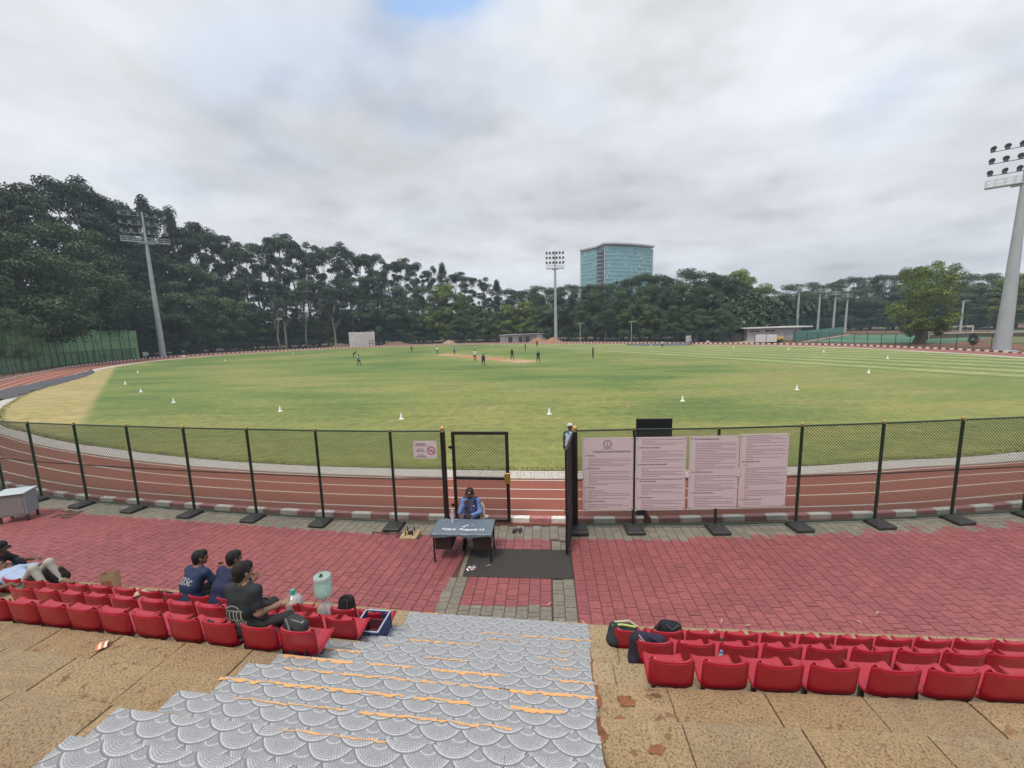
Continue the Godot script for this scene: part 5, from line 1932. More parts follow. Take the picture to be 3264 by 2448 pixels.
func make_forest() -> void:
	var proto := []
	for k in 9:
		proto.append(make_tree(k))
	var used := {}
	rng.seed = 77
	for row in forest_rows():
		var nth := 0
		for q in row[2]:
			nth += 1
			var kind: int = q[3]
			var called: String = ["tall_tree", "tall_tree", "tall_tree", "rain_tree", "rain_tree", "bushy_tree", "bushy_tree", "casuarina_tree", "bushy_tree"][kind]
			var t: Node3D
			if used.has(kind):
				t = proto[kind].duplicate()
				t.name = numbered(called)
				add_child(t)
			else:
				used[kind] = true
				t = proto[kind]
				t.name = numbered(called)
			t.position = Vector3(q[0], 0, q[1])
			t.rotation.y = rnd(0, TAU)
			var s: float = q[2] / 20.0
			var w := s * rnd(0.9, 1.15) * (0.82 if s > 1.6 else 1.0)
			t.scale = Vector3(w, s, w)
			var words: PackedStringArray = row[0].split("|")
			tag(t, "%s, %s from the left in the %s" % [words[0], ordinal(nth), words[1]], "tree", row[1])
	for k in 9:
		if not used.has(k): proto[k].queue_free()
	# undergrowth that closes the wood below the crowns
	rng.seed = 78
	var g := Geo.new()
	for k in 7:
		g.col = Color(0.03, 0.055, 0.026) * rnd(0.7, 1.3)
		for i in 26:
			var d := Vector3(rng.randfn(), absf(rng.randfn()), rng.randfn()).normalized()
			var j := rnd(0.6, 1.3)
			g.col = Color(0.045 * j, 0.078 * j, 0.036 * j)
			leaf_card(g, Vector3(k * 0.3 - 1, 0.7, rnd(-0.5, 0.5)) + d * Vector3(1.0, 0.9, 1.0), (d + Vector3(rnd(-0.6, 0.6), 0.3, rnd(-0.6, 0.6))).normalized(), 0.5)
	var mm := MultiMesh.new()
	mm.transform_format = MultiMesh.TRANSFORM_3D
	mm.mesh = g.mesh()
	var xs := []
	var line := curve_xz([Vector2(-96, -52), Vector2(-111, -72), Vector2(-118, -92), Vector2(-118, -108), Vector2(-112, -127), Vector2(-94, -146), Vector2(-77, -156), Vector2(-44, -161), Vector2(-17, -156), Vector2(5, -149), Vector2(16, -142), Vector2(30, -130), Vector2(40, -119), Vector2(47, -112), Vector2(56, -128), Vector2(66, -146), Vector2(84, -158), Vector2(102, -170), Vector2(124, -180), Vector2(150, -150)], false, 1.0)
	for p in line:
		for k in 9:
			var deep := rnd(0.0, 16.0)
			var q := p + (p - Vector2(-10, -70)).normalized() * deep
			var s := rnd(0.9, 1.9) * (1.0 + deep * 0.09)
			xs.append(Transform3D(Basis(Vector3.UP, rnd(0, TAU)).scaled(Vector3(s, s * rnd(0.8, 1.5), s)), Vector3(q.x, rnd(-0.2, 0.6 + deep * 0.28), q.y)))
	mm.instance_count = xs.size()
	for i in xs.size():
		mm.set_instance_transform(i, xs[i])
	var u := MultiMeshInstance3D.new()
	u.name = "undergrowth"
	u.multimesh = mm
	u.material_override = M.leaf
	add_child(u)
	tag(u, "dark undergrowth that fills the wood behind the far fence", "undergrowth", "", "stuff")
	big_tree()
	# young trees before the left wall
	var yt := copy(proto[3], "rain_tree", "small leaning tree between the mesh fence and the green sheet wall", Vector3(-90.5, 0, -62.5), 1.0)
	yt.scale = Vector3(0.34, 0.56, 0.34)
	yt.set_meta("group", "")
	var y2 := copy(proto[5], "bushy_tree", "small light green tree in front of the wood, right of the left mast", Vector3(-112.5, 0, -124.0), 2.0)
	y2.scale = Vector3(0.62, 0.7, 0.62)
	y2.set_meta("group", "")

func big_tree() -> void:
	rng.seed = 4242
	var t := thing("big_tree", "lone yellow green tree with a twisted forking trunk by the right hand courts", "tree", Vector3(69.0, 0, -81.0), 0.72)
	var bark := Geo.new()
	bark.tube([Vector3(0, -0.2, 0), Vector3(-0.2, 0.8, 0), Vector3(-1.2, 2.2, 0.3), Vector3(-3.0, 4.0, 0.2), Vector3(-4.0, 5.6, 0)], [1.25, 0.85, 0.55, 0.4, 0.2], 10)
	bark.tube([Vector3(0.1, 0.3, 0), Vector3(0.4, 1.6, -0.2), Vector3(0.3, 3.6, -0.4), Vector3(0.9, 6.5, 0), Vector3(1.2, 9.0, 0)], [0.9, 0.6, 0.45, 0.3, 0.15], 9)
	bark.tube([Vector3(0.3, 0.6, 0), Vector3(1.8, 1.0, 0.3), Vector3(3.6, 0.75, 0.3), Vector3(4.7, 0.75, 0.2), Vector3(4.6, 2.4, 0), Vector3(3.9, 4.2, 0)], [0.5, 0.3, 0.26, 0.26, 0.22, 0.14], 8)
	build(bark, "trunk", M.bark, t)
	var lf := Geo.new()
	var spots := [[-4.2, 5.6, 1.4], [-3.2, 7.2, 1.6], [-4.6, 9.0, 1.3], [-3.0, 9.8, 1.6], [-3.6, 12.6, 1.3], [-2.4, 13.2, 1.1], [-1.4, 11.4, 1.8], [-1.2, 8.8, 1.9], [-1.6, 6.2, 1.6], [0.4, 12.6, 1.5], [1.6, 13.2, 1.4], [1.0, 10.4, 2.0], [0.8, 7.6, 2.0], [0.2, 4.9, 1.5], [1.8, 4.4, 1.5], [3.0, 5.6, 1.7], [3.2, 8.2, 2.0], [3.4, 10.8, 1.8], [4.0, 12.9, 1.2], [5.2, 11.8, 1.4], [5.4, 9.4, 1.6], [5.0, 7.2, 1.5], [4.0, 3.9, 1.3], [2.4, 3.2, 1.2], [6.0, 10.6, 1.0], [4.6, 5.4, 1.2], [-5.6, 4.0, 0.8], [-6.6, 4.3, 0.9], [-2.4, 4.6, 1.0], [2.4, 12.0, 1.5], [-3.4, 3.6, 0.9], [3.4, 2.6, 1.0], [-0.6, 3.6, 1.0], [5.0, 3.4, 0.9]]
	for q in spots:
		for m in 3:
			var c := Vector3(q[0] * 1.3 + rnd(-0.8, 0.8), q[1] * 1.05 - 0.5 + rnd(-0.6, 0.6), rnd(-2.6, 2.6) * clampf(q[2], 0.6, 1.6))
			var tone := rnd(0.68, 1.3)
			var rr: float = q[2] * rnd(0.65, 0.98)
			for k in 230:
				var d := Vector3(rng.randfn(), rng.randfn(), rng.randfn()).normalized()
				var at := c + Vector3(d.x, d.y * 0.75, d.z) * rr * pow(rng.randf(), 0.35)
				var j := tone * rnd(0.78, 1.25)
				lf.col = Color(0.135 * j * rnd(0.9, 1.15), 0.19 * j, 0.045 * j)
				leaf_card(lf, at, (d + Vector3(0, 0.5, 0) + Vector3(rnd(-1, 1), rnd(-1, 1), rnd(-1, 1)) * 0.7).normalized(), 0.36 * rnd(0.7, 1.3))
	build(lf, "crown", M.leaf, t)

# ---------------------------------------------------------------- seats
func seat_shell() -> Array:
	var prof := [[-0.412, 0.400], [-0.408, 0.420], [-0.385, 0.431], [-0.30, 0.422], [-0.20, 0.398], [-0.12, 0.380], [-0.072, 0.384], [-0.038, 0.412], [-0.020, 0.475], [-0.010, 0.56], [-0.002, 0.645], [0.004, 0.700], [0.012, 0.722], [0.024, 0.728]]
	var us := [-1.0, -0.965, -0.88, -0.72, -0.45, -0.15, 0.15, 0.45, 0.72, 0.88, 0.965, 1.0]
	var w := us.size()
	var h := prof.size()
	var P := PackedVector3Array()
	for j in h:
		var v := float(j) / (h - 1)
		var half := lerpf(0.198, 0.212, smoothstep(0.0, 0.6, v))
		half = lerpf(half, 0.206, smoothstep(0.7, 1.0, v))
		if j < 2: half -= 0.018
		if j > h - 3: half -= 0.010
		for u in us:
			var a := absf(u)
			var up := pow(clampf((a - 0.55) / 0.45, 0, 1), 2.0)
			var back := smoothstep(0.42, 0.62, v)
			var y: float = prof[j][1] + up * 0.030 * (1.0 - back)
			var z: float = prof[j][0] - up * 0.040 * back
			if j >= 8:
				var k := float(j - 7) / (h - 8)
				y += k * (0.030 * pow(a, 2.2) - 0.006) - (0.02 * k if a > 0.97 else 0.0)
			P.append(Vector3(u * half, y, z))
	var g := Geo.new()
	g.sheet(P, w, h, false, true)
	# outer skin, a little behind, and the rolled rim between the two
	var N := PackedVector3Array()
	for j in h:
		for i in w:
			var dx := P[j * w + min(i + 1, w - 1)] - P[j * w + max(i - 1, 0)]
			var dy := P[min(j + 1, h - 1) * w + i] - P[max(j - 1, 0) * w + i]
			N.append(dy.cross(dx).normalized())
	var Q := PackedVector3Array()
	for i in P.size():
		var jj := i / w
		var ii := i % w
		var rim := ii == 0 or ii == w - 1 or jj == 0 or jj == h - 1
		Q.append(P[i] - N[i] * (0.034 if not rim else 0.026) * (1.0 if N[i].y > -2.0 else -1.0))
	g.sheet(Q, w, h, false, false)
	var ring := []
	for i in w: ring.append(i)
	for j in range(1, h): ring.append(j * w + w - 1)
	for i in range(w - 2, -1, -1): ring.append((h - 1) * w + i)
	for j in range(h - 2, 0, -1): ring.append(j * w)
	var R := PackedVector3Array()
	for k in ring: R.append(P[k])
	for k in ring:
		var c := Vector3(0, 0.5, -0.15)
		var m := (P[k] + Q[k]) * 0.5
		R.append(m + (m - c).normalized() * 0.009)
	for k in ring: R.append(Q[k])
	g.sheet(R, ring.size(), 3, true, true)
	var bolts := Geo.new()
	for x in [-0.11, 0.11]:
		for z in [-0.31, -0.16]:
			bolts.lathe([Vector2(0.001, 0.008), Vector2(0.012, 0.007), Vector2(0.017, 0.0)], 8, Transform3D(Basis(), Vector3(x, 0.425 - (z + 0.31) * 0.22, z)))
	var br := Geo.new()
	for x in [-0.12, 0.12]:
		br.box(Vector3(x, 0.18, -0.24), Vector3(0.04, 0.355, 0.05), Basis(), 0.005)
		br.box(Vector3(x, 0.355, -0.24), Vector3(0.04, 0.02, 0.24), Basis(Vector3.RIGHT, 0.1), 0.004)
		br.box(Vector3(0, 0.05, -0.24 + x * 0.001), Vector3(0.23, 0.03, 0.03), Basis(), 0.004)
		br.box(Vector3(x, 0.006, -0.22), Vector3(0.09, 0.012, 0.12), Basis(), 0.003)
	return [g.mesh(), bolts.mesh(), br.mesh()]

func ordinal(n: int) -> String:
	return ["", "first", "second", "third", "fourth", "fifth", "sixth", "seventh", "eighth", "ninth", "tenth", "eleventh", "twelfth", "thirteenth", "fourteenth", "fifteenth", "sixteenth", "seventeenth", "eighteenth", "nineteenth", "twentieth"][n]

func make_seats() -> void:
	var meshes := seat_shell()
	var rows_l := [[-3.18, -3.67, -4.18, -4.65, -5.16, -5.75, -6.30, -6.80, -7.30, -7.80, -8.33, -8.82, -9.30, -9.80, -10.3, -10.8, -11.3], [-3.21, -3.71, -4.22, -4.74, -5.24, -5.73, -6.22, -6.75, -7.25, -7.70, -8.2, -8.7], [-3.22, -3.73, -4.27, -4.76, -5.28, -5.79, -6.28, -6.75, -7.25, -7.75]]
	var rows_r := [[1.13, 1.63, 2.13, 2.64, 3.14, 3.64, 4.13, 4.62, 5.11, 5.60, 6.08, 6.58], [1.26, 1.75, 2.25, 2.75, 3.25, 3.75, 4.25, 4.74, 5.20, 5.7], [1.22, 1.75, 2.27, 2.78, 3.34, 3.86, 4.36, 4.86]]
	var rown := ["front row", "middle row", "back row"]
	var proto: Node3D = null
	for side in 2:
		for k in 3:
			var row: Array = rows_l[k] if side == 0 else rows_r[k]
			for i in row.size():
				var lb := "red plastic seat, %s from the stairs in the %s %s of the stairs" % [ordinal(i + 1), rown[k], "left" if side == 0 else "right"]
				var x: float = row[i]
				var at := Vector3(x, TIER_Y[k] + 0.006, TIER_Z[k + 1] - 0.035)
				var turn := 0.0
				if side == 0:
					at = left_stand * Vector3(x + 2.8, TIER_Y[k] + 0.006, TIER_Z[k + 1] - 0.035)
					turn = deg_to_rad(-4.4)
				turn += rnd(-0.02, 0.02)
				if proto == null:
					proto = thing("stadium_seat", lb, "seat", at, turn, "red seats of the stand")
					inst("shell", meshes[0], M.seat, proto)
					inst("bolt_caps", meshes[1], M.seat, proto)
					inst("bracket", meshes[2], M.darksteel, proto)
				else:
					copy(proto, "stadium_seat", lb, at, turn)

# ---------------------------------------------------------------- bodies: a smooth field round a skeleton, meshed with surface nets
func cap_dist(p: Vector3, b: Array) -> float:
	var a: Vector3 = b[0]
	var ab: Vector3 = b[1] - a
	var l2 := ab.length_squared()
	var t := clampf((p - a).dot(ab) / l2, 0.0, 1.0) if l2 > 1e-9 else 0.0
	return p.distance_to(a + ab * t) - lerpf(b[2], b[3], t)

func field_at(p: Vector3, bones: Array, k: float) -> float:
	var f := 1.0
	for b in bones:
		var d := cap_dist(p, b)
		var h := maxf(k - absf(f - d), 0.0) / k
		f = minf(f, d) - h * h * k * 0.25
	return f

func skin(g: Geo, bones: Array, cell: float, k: float) -> void:
	var lo := Vector3.ONE * 1e9
	var hi := -lo
	for b in bones:
		var r: float = maxf(b[2], b[3]) + cell * 2.0
		for e in 2:
			lo = lo.min(b[e] - Vector3.ONE * r)
			hi = hi.max(b[e] + Vector3.ONE * r)
	var nx := int((hi.x - lo.x) / cell) + 2
	var ny := int((hi.y - lo.y) / cell) + 2
	var nz := int((hi.z - lo.z) / cell) + 2
	var f := PackedFloat32Array()
	f.resize(nx * ny * nz)
	f.fill(1.0)
	var raw := f.duplicate()
	var own := PackedByteArray()
	own.resize(nx * ny * nz)
	for bi in bones.size():
		var b: Array = bones[bi]
		var a: Vector3 = b[0]
		var e: Vector3 = b[1]
		var ra: float = b[2]
		var dr: float = b[3] - ra
		var ab := e - a
		var l2 := maxf(ab.length_squared(), 1e-9)
		var pad := maxf(b[2], b[3]) + maxf(k, cell * 2.0) + cell
		var p0 := (a.min(e) - Vector3.ONE * pad - lo) / cell
		var p1 := (a.max(e) + Vector3.ONE * pad - lo) / cell
		for z in range(maxi(0, int(p0.z)), mini(nz, int(p1.z) + 2)):
			for y in range(maxi(0, int(p0.y)), mini(ny, int(p1.y) + 2)):
				var base := (z * ny + y) * nx
				for x in range(maxi(0, int(p0.x)), mini(nx, int(p1.x) + 2)):
					var q := Vector3(lo.x + x * cell, lo.y + y * cell, lo.z + z * cell) - a
					var t := clampf(q.dot(ab) / l2, 0.0, 1.0)
					var d := (q - ab * t).length() - ra - dr * t
					var i := base + x
					if d < raw[i]:
						raw[i] = d
						own[i] = bi
					var o := f[i]
					var h := k - absf(o - d)
					if h > 0.0:
						f[i] = minf(o, d) - h * h / k * 0.25
					elif d < o:
						f[i] = d
	var at := PackedInt32Array()
	at.resize(nx * ny * nz)
	at.fill(-1)
	var V := PackedVector3Array()
	var N := PackedVector3Array()
	var C := PackedColorArray()
	var sy := nx
	var sz := nx * ny
	var corner := PackedInt32Array([0, 1, sy, sy + 1, sz, sz + 1, sz + sy, sz + sy + 1])
	var edges := [[0, 1], [2, 3], [4, 5], [6, 7], [0, 2], [1, 3], [4, 6], [5, 7], [0, 4], [1, 5], [2, 6], [3, 7]]
	var cpos := []
	for c in 8:
		cpos.append(Vector3(c & 1, (c >> 1) & 1, (c >> 2) & 1))
	for z in nz - 1:
		for y in ny - 1:
			for x in nx - 1:
				var i := (z * ny + y) * nx + x
				var f0 := f[i]
				if f0 > cell * 2.0 or f0 < -cell * 2.0: continue
				var s0 := f0 < 0.0
				var mixed := false
				for c in 7:
					if (f[i + corner[c + 1]] < 0.0) != s0:
						mixed = true
						break
				if not mixed: continue
				var acc := Vector3.ZERO
				var n := 0
				for e in edges:
					var fa := f[i + corner[e[0]]]
					var fb := f[i + corner[e[1]]]
					if (fa < 0.0) != (fb < 0.0):
						acc += cpos[e[0]].lerp(cpos[e[1]], fa / (fa - fb))
						n += 1
				at[i] = V.size()
				V.append(lo + (Vector3(x, y, z) + acc / n) * cell)
				var gr := Vector3.ZERO
				var best := 1e9
				var who := 0
				for c in 8:
					var fv := f[i + corner[c]]
					gr += (cpos[c] * 2.0 - Vector3.ONE) * fv
					if absf(fv) < best:
						best = absf(fv)
						who = own[i + corner[c]]
				N.append(gr.normalized())
				C.append(bones[who][4])
	for z in range(1, nz - 1):
		for y in range(1, ny - 1):
			for x in range(1, nx - 1):
				var i := (z * ny + y) * nx + x
				var s := f[i] < 0.0
				if absf(f[i]) > cell * 2.0: continue
				for ax in 3:
					var st: int = [1, sy, sz][ax]
					if (f[i + st] < 0.0) == s: continue
					var u: int = [sy, sz, 1][ax]
					var w: int = [sz, 1, sy][ax]
					var q := [at[i - u - w], at[i - w], at[i], at[i - u]]
					if q[0] < 0 or q[1] < 0 or q[2] < 0 or q[3] < 0: continue
					if not s: q.reverse()
					for kk in [0, 2, 1, 0, 3, 2]:
						var vi: int = q[kk]
						g.v.append(V[vi]); g.n.append(N[vi]); g.c.append(C[vi]); g.t.append(Vector2.ZERO)

func hand_bones(wrist: Vector3, dir: Vector3, side: Vector3, curl: float, col: Color) -> Array:
	# palm and five unequal fingers; side points to the thumb
	var b := []
	dir = dir.normalized()
	side = (side - dir * side.dot(dir)).normalized()
	var nrm := dir.cross(side)
	var palm := wrist + dir * 0.085
	for k in 4:
		b.append([wrist + dir * 0.01 + side * (0.018 - k * 0.012), palm + side * (0.033 - k * 0.021), 0.016, 0.0125, col])
	for k in 4:
		var base := palm + side * (0.033 - k * 0.021)
		var ln: float = [0.070, 0.080, 0.074, 0.056][k]
		var d1 := (dir * cos(curl) + nrm * sin(curl)).normalized()
		var d2 := (dir * cos(curl * 2.1) + nrm * sin(curl * 2.1)).normalized()
		b.append([base, base + d1 * ln * 0.5, 0.0098, 0.009, col])
		b.append([base + d1 * ln * 0.5, base + d1 * ln * 0.5 + d2 * ln * 0.5, 0.009, 0.0075, col])
	var tb := wrist + dir * 0.03 + side * 0.03
	var td := (dir * 0.7 + side * 0.75 + nrm * 0.3 * curl).normalized()
	b.append([wrist + dir * 0.012 + side * 0.012, tb, 0.016, 0.013, col])
	b.append([tb, tb + td * 0.035, 0.012, 0.010, col])
	b.append([tb + td * 0.035, tb + td * 0.035 + (dir * 0.9 + side * 0.35).normalized() * 0.028, 0.010, 0.008, col])
	return b

func person(called: String, label: String, at: Vector3, turn: float, o: Dictionary, group := "") -> Node3D:
	# local frame: the body faces -z
	var t := thing(called, label, "person", at, turn, group)
	var s: float = o.get("s", 1.0)
	var skin_c: Color = o.get("skin", Color(0.17, 0.085, 0.05))
	var shirt: Color = o.shirt
	var sleeve: Color = o.get("sleeve", shirt)
	var pants: Color = o.pants
	var shoe: Color = o.get("shoe", Color(0.02, 0.02, 0.022))
	var near: bool = o.get("near", false)
	var P: Vector3 = o.get("pelvis", Vector3(0, 0.93, 0)) * s
	var S: Vector3 = o.get("spine", Vector3(0, 1, 0)).normalized()
	var X := Vector3(1, 0, 0)
	if o.has("across"): X = o.across.normalized()
	var bones := []
	var wide: float = o.get("wide", 1.0)
	var lean: float = o.get("fat", 1.0)
	var hx := X * 0.09 * s
	bones.append([P - hx, P + hx, 0.118 * s * lean, 0.118 * s * lean, pants])
	var b0 := P + S * 0.06 * s
	var bend: Vector3 = o.get("bend", S).normalized()
	var mid := P + S * 0.26 * s
	var chest := mid + bend * 0.15 * s
	var shc := mid + bend * 0.25 * s
	for q in [-1.0, 1.0]:
		bones.append([b0 + X * q * 0.055 * s, mid + X * q * 0.06 * s, 0.115 * s * lean, 0.112 * s * lean, shirt])
		bones.append([mid + X * q * 0.06 * s, chest + X * q * 0.085 * s * wide, 0.112 * s * lean, 0.108 * s, shirt])
	bones.append([b0 - X * 0.06 * s, b0 + X * 0.06 * s, 0.124 * s * lean, 0.124 * s * lean, shirt])
	bones.append([chest, shc, 0.11 * s, 0.085 * s, shirt])
	var neck := shc + bend * 0.03 * s
	var look: Vector3 = o.get("look", Vector3(0, -0.05, -1)).normalized()
	var up: Vector3 = o.get("headup", (bend + Vector3(0, 1.2, 0))).normalized()
	var head: Vector3 = o.get("head", neck + up * 0.185 * s)
	bones.append([neck - bend * 0.02 * s, head - up * 0.06 * s, 0.058 * s, 0.052 * s, skin_c])
	var armd: Array = o.get("arms", [Vector3(-0.12, -1, 0.05), Vector3(-0.02, -1, -0.15), Vector3(0.12, -1, 0.05), Vector3(0.02, -1, -0.15)])
	var hands := []
	for q in 2:
		var sg := -1.0 if q == 0 else 1.0
		var sh := shc + X * sg * 0.172 * s * wide - bend * 0.015 * s
		bones.append([shc + X * sg * 0.06 * s, sh, 0.075 * s, 0.068 * s, sleeve])
		var ud: Vector3 = armd[q * 2].normalized()
		var fd: Vector3 = armd[q * 2 + 1].normalized()
		var el := sh + ud * 0.29 * s
		var wr := el + fd * 0.25 * s
		var longs: bool = o.get("long", false)
		if longs:
			bones.append([sh, el, 0.066 * s, 0.052 * s, sleeve])
			bones.append([el, el + fd * 0.235 * s, 0.052 * s, 0.038 * s, sleeve])
		else:
			var cut := sh + ud * 0.19 * s
			bones.append([sh, cut, 0.068 * s, 0.062 * s, sleeve])
			bones.append([cut, el, 0.046 * s, 0.040 * s, skin_c])
			bones.append([el, wr, 0.041 * s, 0.028 * s, skin_c])
		bones.append([wr - fd * 0.03 * s, wr + fd * 0.01 * s, 0.028 * s, 0.026 * s, skin_c])
		if near:
			var thumb: Vector3 = o.get("thumb%d" % q, Vector3(-sg, 0.3, -0.3))
			hands.append(hand_bones(wr, o.get("hand%d" % q, fd), thumb, o.get("curl%d" % q, 0.45), skin_c))
		else:
			bones.append([wr, wr + fd * 0.13 * s, 0.034 * s, 0.026 * s, skin_c])
	var legd: Array = o.get("legs", [Vector3(-0.06, -1, 0), Vector3(0, -1, 0.04), Vector3(0.06, -1, 0), Vector3(0, -1, 0.04)])
	for q in 2:
		var sg := -1.0 if q == 0 else 1.0
		var hp := P + X * sg * 0.092 * s
		var td: Vector3 = legd[q * 2].normalized()
		var sd: Vector3 = legd[q * 2 + 1].normalized()
		var kn := hp + td * 0.43 * s
		var an := kn + sd * 0.41 * s
		bones.append([hp, kn, 0.092 * s, 0.064 * s, pants])
		bones.append([kn, an, 0.063 * s, 0.047 * s, pants])
		var fwd: Vector3 = o.get("foot%d" % q, Vector3(sg * 0.15, -0.25, -1)).normalized()
		bones.append([an + sd * 0.03 * s, an + sd * 0.045 * s + fwd * 0.09 * s, 0.045 * s, 0.042 * s, shoe])
		bones.append([an + sd * 0.05 * s + fwd * 0.07 * s, an + sd * 0.05 * s + fwd * 0.17 * s, 0.040 * s, 0.032 * s, shoe])
	var g := Geo.new()
	var cell: float = 0.016 if near else 0.034
	skin(g, bones, cell, 0.05 * s)
	# the head, on its own finer grid
	var hb := Basis(look.cross(up).normalized(), up, Vector3.ZERO)
	hb.y = (up - look * up.dot(look)).normalized()
	hb.x = look.cross(hb.y).normalized()
	hb.z = -look
	var hair_c: Color = o.get("hair", Color(0.008, 0.007, 0.007))
	var hd := []
	for q in [[0, 0.03, 0.022, 0, 0.03, -0.020, 0.089, 0.082], [0, 0.0, -0.02, 0, -0.05, -0.035, 0.075, 0.062], [0, -0.05, -0.03, 0, -0.082, -0.062, 0.055, 0.032], [0, 0.012, -0.088, 0, -0.026, -0.110, 0.011, 0.017], [-0.03, 0.034, -0.088, 0.03, 0.034, -0.088, 0.018, 0.018], [-0.02, -0.055, -0.088, 0.02, -0.055, -0.088, 0.012, 0.012], [-0.086, 0.0, 0.0, -0.088, -0.03, -0.004, 0.018, 0.014], [0.086, 0.0, 0.0, 0.088, -0.03, -0.004, 0.018, 0.014]]:
		hd.append([head + hb * Vector3(q[0], q[1], q[2]) * s, head + hb * Vector3(q[3], q[4], q[5]) * s, q[6] * s, q[7] * s, skin_c])
	if near:
		for q in [-1.0, 1.0]:
			hd.append([head + hb * Vector3(q * 0.032, 0.012, -0.088) * s, head + hb * Vector3(q * 0.034, 0.012, -0.088) * s, 0.0125 * s, 0.0125 * s, Color(0.02, 0.015, 0.012)])
		if o.get("beard", false):
			hd.append([head + hb * Vector3(0, -0.06, -0.045) * s, head + hb * Vector3(0, -0.085, -0.065) * s, 0.056 * s, 0.034 * s, hair_c * 1.4])
	hd.append([neck, head - hb.y * 0.05 * s, 0.056 * s, 0.055 * s, skin_c])
	skin(g, hd, 0.0075 if near else 0.022, 0.022 * s)
	for hbones in hands:
		skin(g, hbones, 0.0050, 0.008)
	build(g, "body", M.body, t)
	if not o.has("capcol"):
		var hg := Geo.new()
		var hh := []
		for q in [[0, 0.052, 0.03, 0, 0.060, -0.034, 0.090, 0.076], [0, 0.02, 0.042, 0, -0.055, 0.044, 0.084, 0.064], [-0.058, 0.03, -0.015, -0.066, -0.016, 0.014, 0.042, 0.03], [0.058, 0.03, -0.015, 0.066, -0.016, 0.014, 0.042, 0.03], [-0.03, 0.085, -0.05, 0.035, 0.095, -0.055, 0.036, 0.03]]:
			hh.append([head + hb * Vector3(q[0], q[1], q[2]) * s, head + hb * Vector3(q[3], q[4], q[5]) * s, q[6] * s, q[7] * s, hair_c])
		skin(hg, hh, 0.009 if near else 0.024, 0.02 * s)
		build(hg, "hair", M.body, t)
	else:
		var cg := Geo.new()
		cg.col = o.capcol
		var cx := Transform3D(hb, head + hb * Vector3(0, 0.035, 0.0) * s).scaled_local(Vector3.ONE * s)
		cg.lathe([Vector2(0.104, 0.0), Vector2(0.103, 0.035), Vector2(0.088, 0.072), Vector2(0.055, 0.098), Vector2(0.001, 0.106)], 14, cx)
		var V := PackedVector3Array()
		for j in 3:
			for i in 7:
				var an := lerpf(-1.15, 1.15, i / 6.0)
				var r := 0.098 + j * 0.036 * cos(an * 0.8)
				V.append(cx * Vector3(sin(an) * r, 0.004 - 0.012 * j - 0.014 * pow(sin(an), 2), -cos(an) * r))
		cg.sheet(V, 7, 3)
		build(cg, "cap", M.cloth, t)
	t.set_meta("label", label)
	t.set_meta("category", "person")
	o.bones = bones
	o.headx = Transform3D(hb, head)
	o.shc = shc
	o.bend = bend
	return t

func print_on(t: Node3D, o: Dictionary, words: String, at: Transform3D, height: float, italic: bool, serif: bool, material: Material, called := "shirt_print") -> void:
	# lettering laid on to the curved cloth: every point is moved along -z of «at» until it meets the body
	var m := text_mesh(words, height, true, italic, serif)
	if m.get_surface_count() == 0: return
	var arr := m.surface_get_arrays(0)
	press(t, o, arr, at, material, called)

func press(t: Node3D, o: Dictionary, arr: Array, at: Transform3D, material: Material, called: String) -> void:
	var v: PackedVector3Array = arr[Mesh.ARRAY_VERTEX]
	var d := -at.basis.z.normalized()
	for i in v.size():
		var p := at * v[i]
		for k in 30:
			var f := field_at(p, o.bones, 0.05)
			if f < 0.0035: break
			p += d * maxf(f - 0.003, 0.001)
		v[i] = p
	arr[Mesh.ARRAY_VERTEX] = v
	var am := ArrayMesh.new()
	am.add_surface_from_arrays(Mesh.PRIMITIVE_TRIANGLES, arr)
	inst(called, am, material, t)

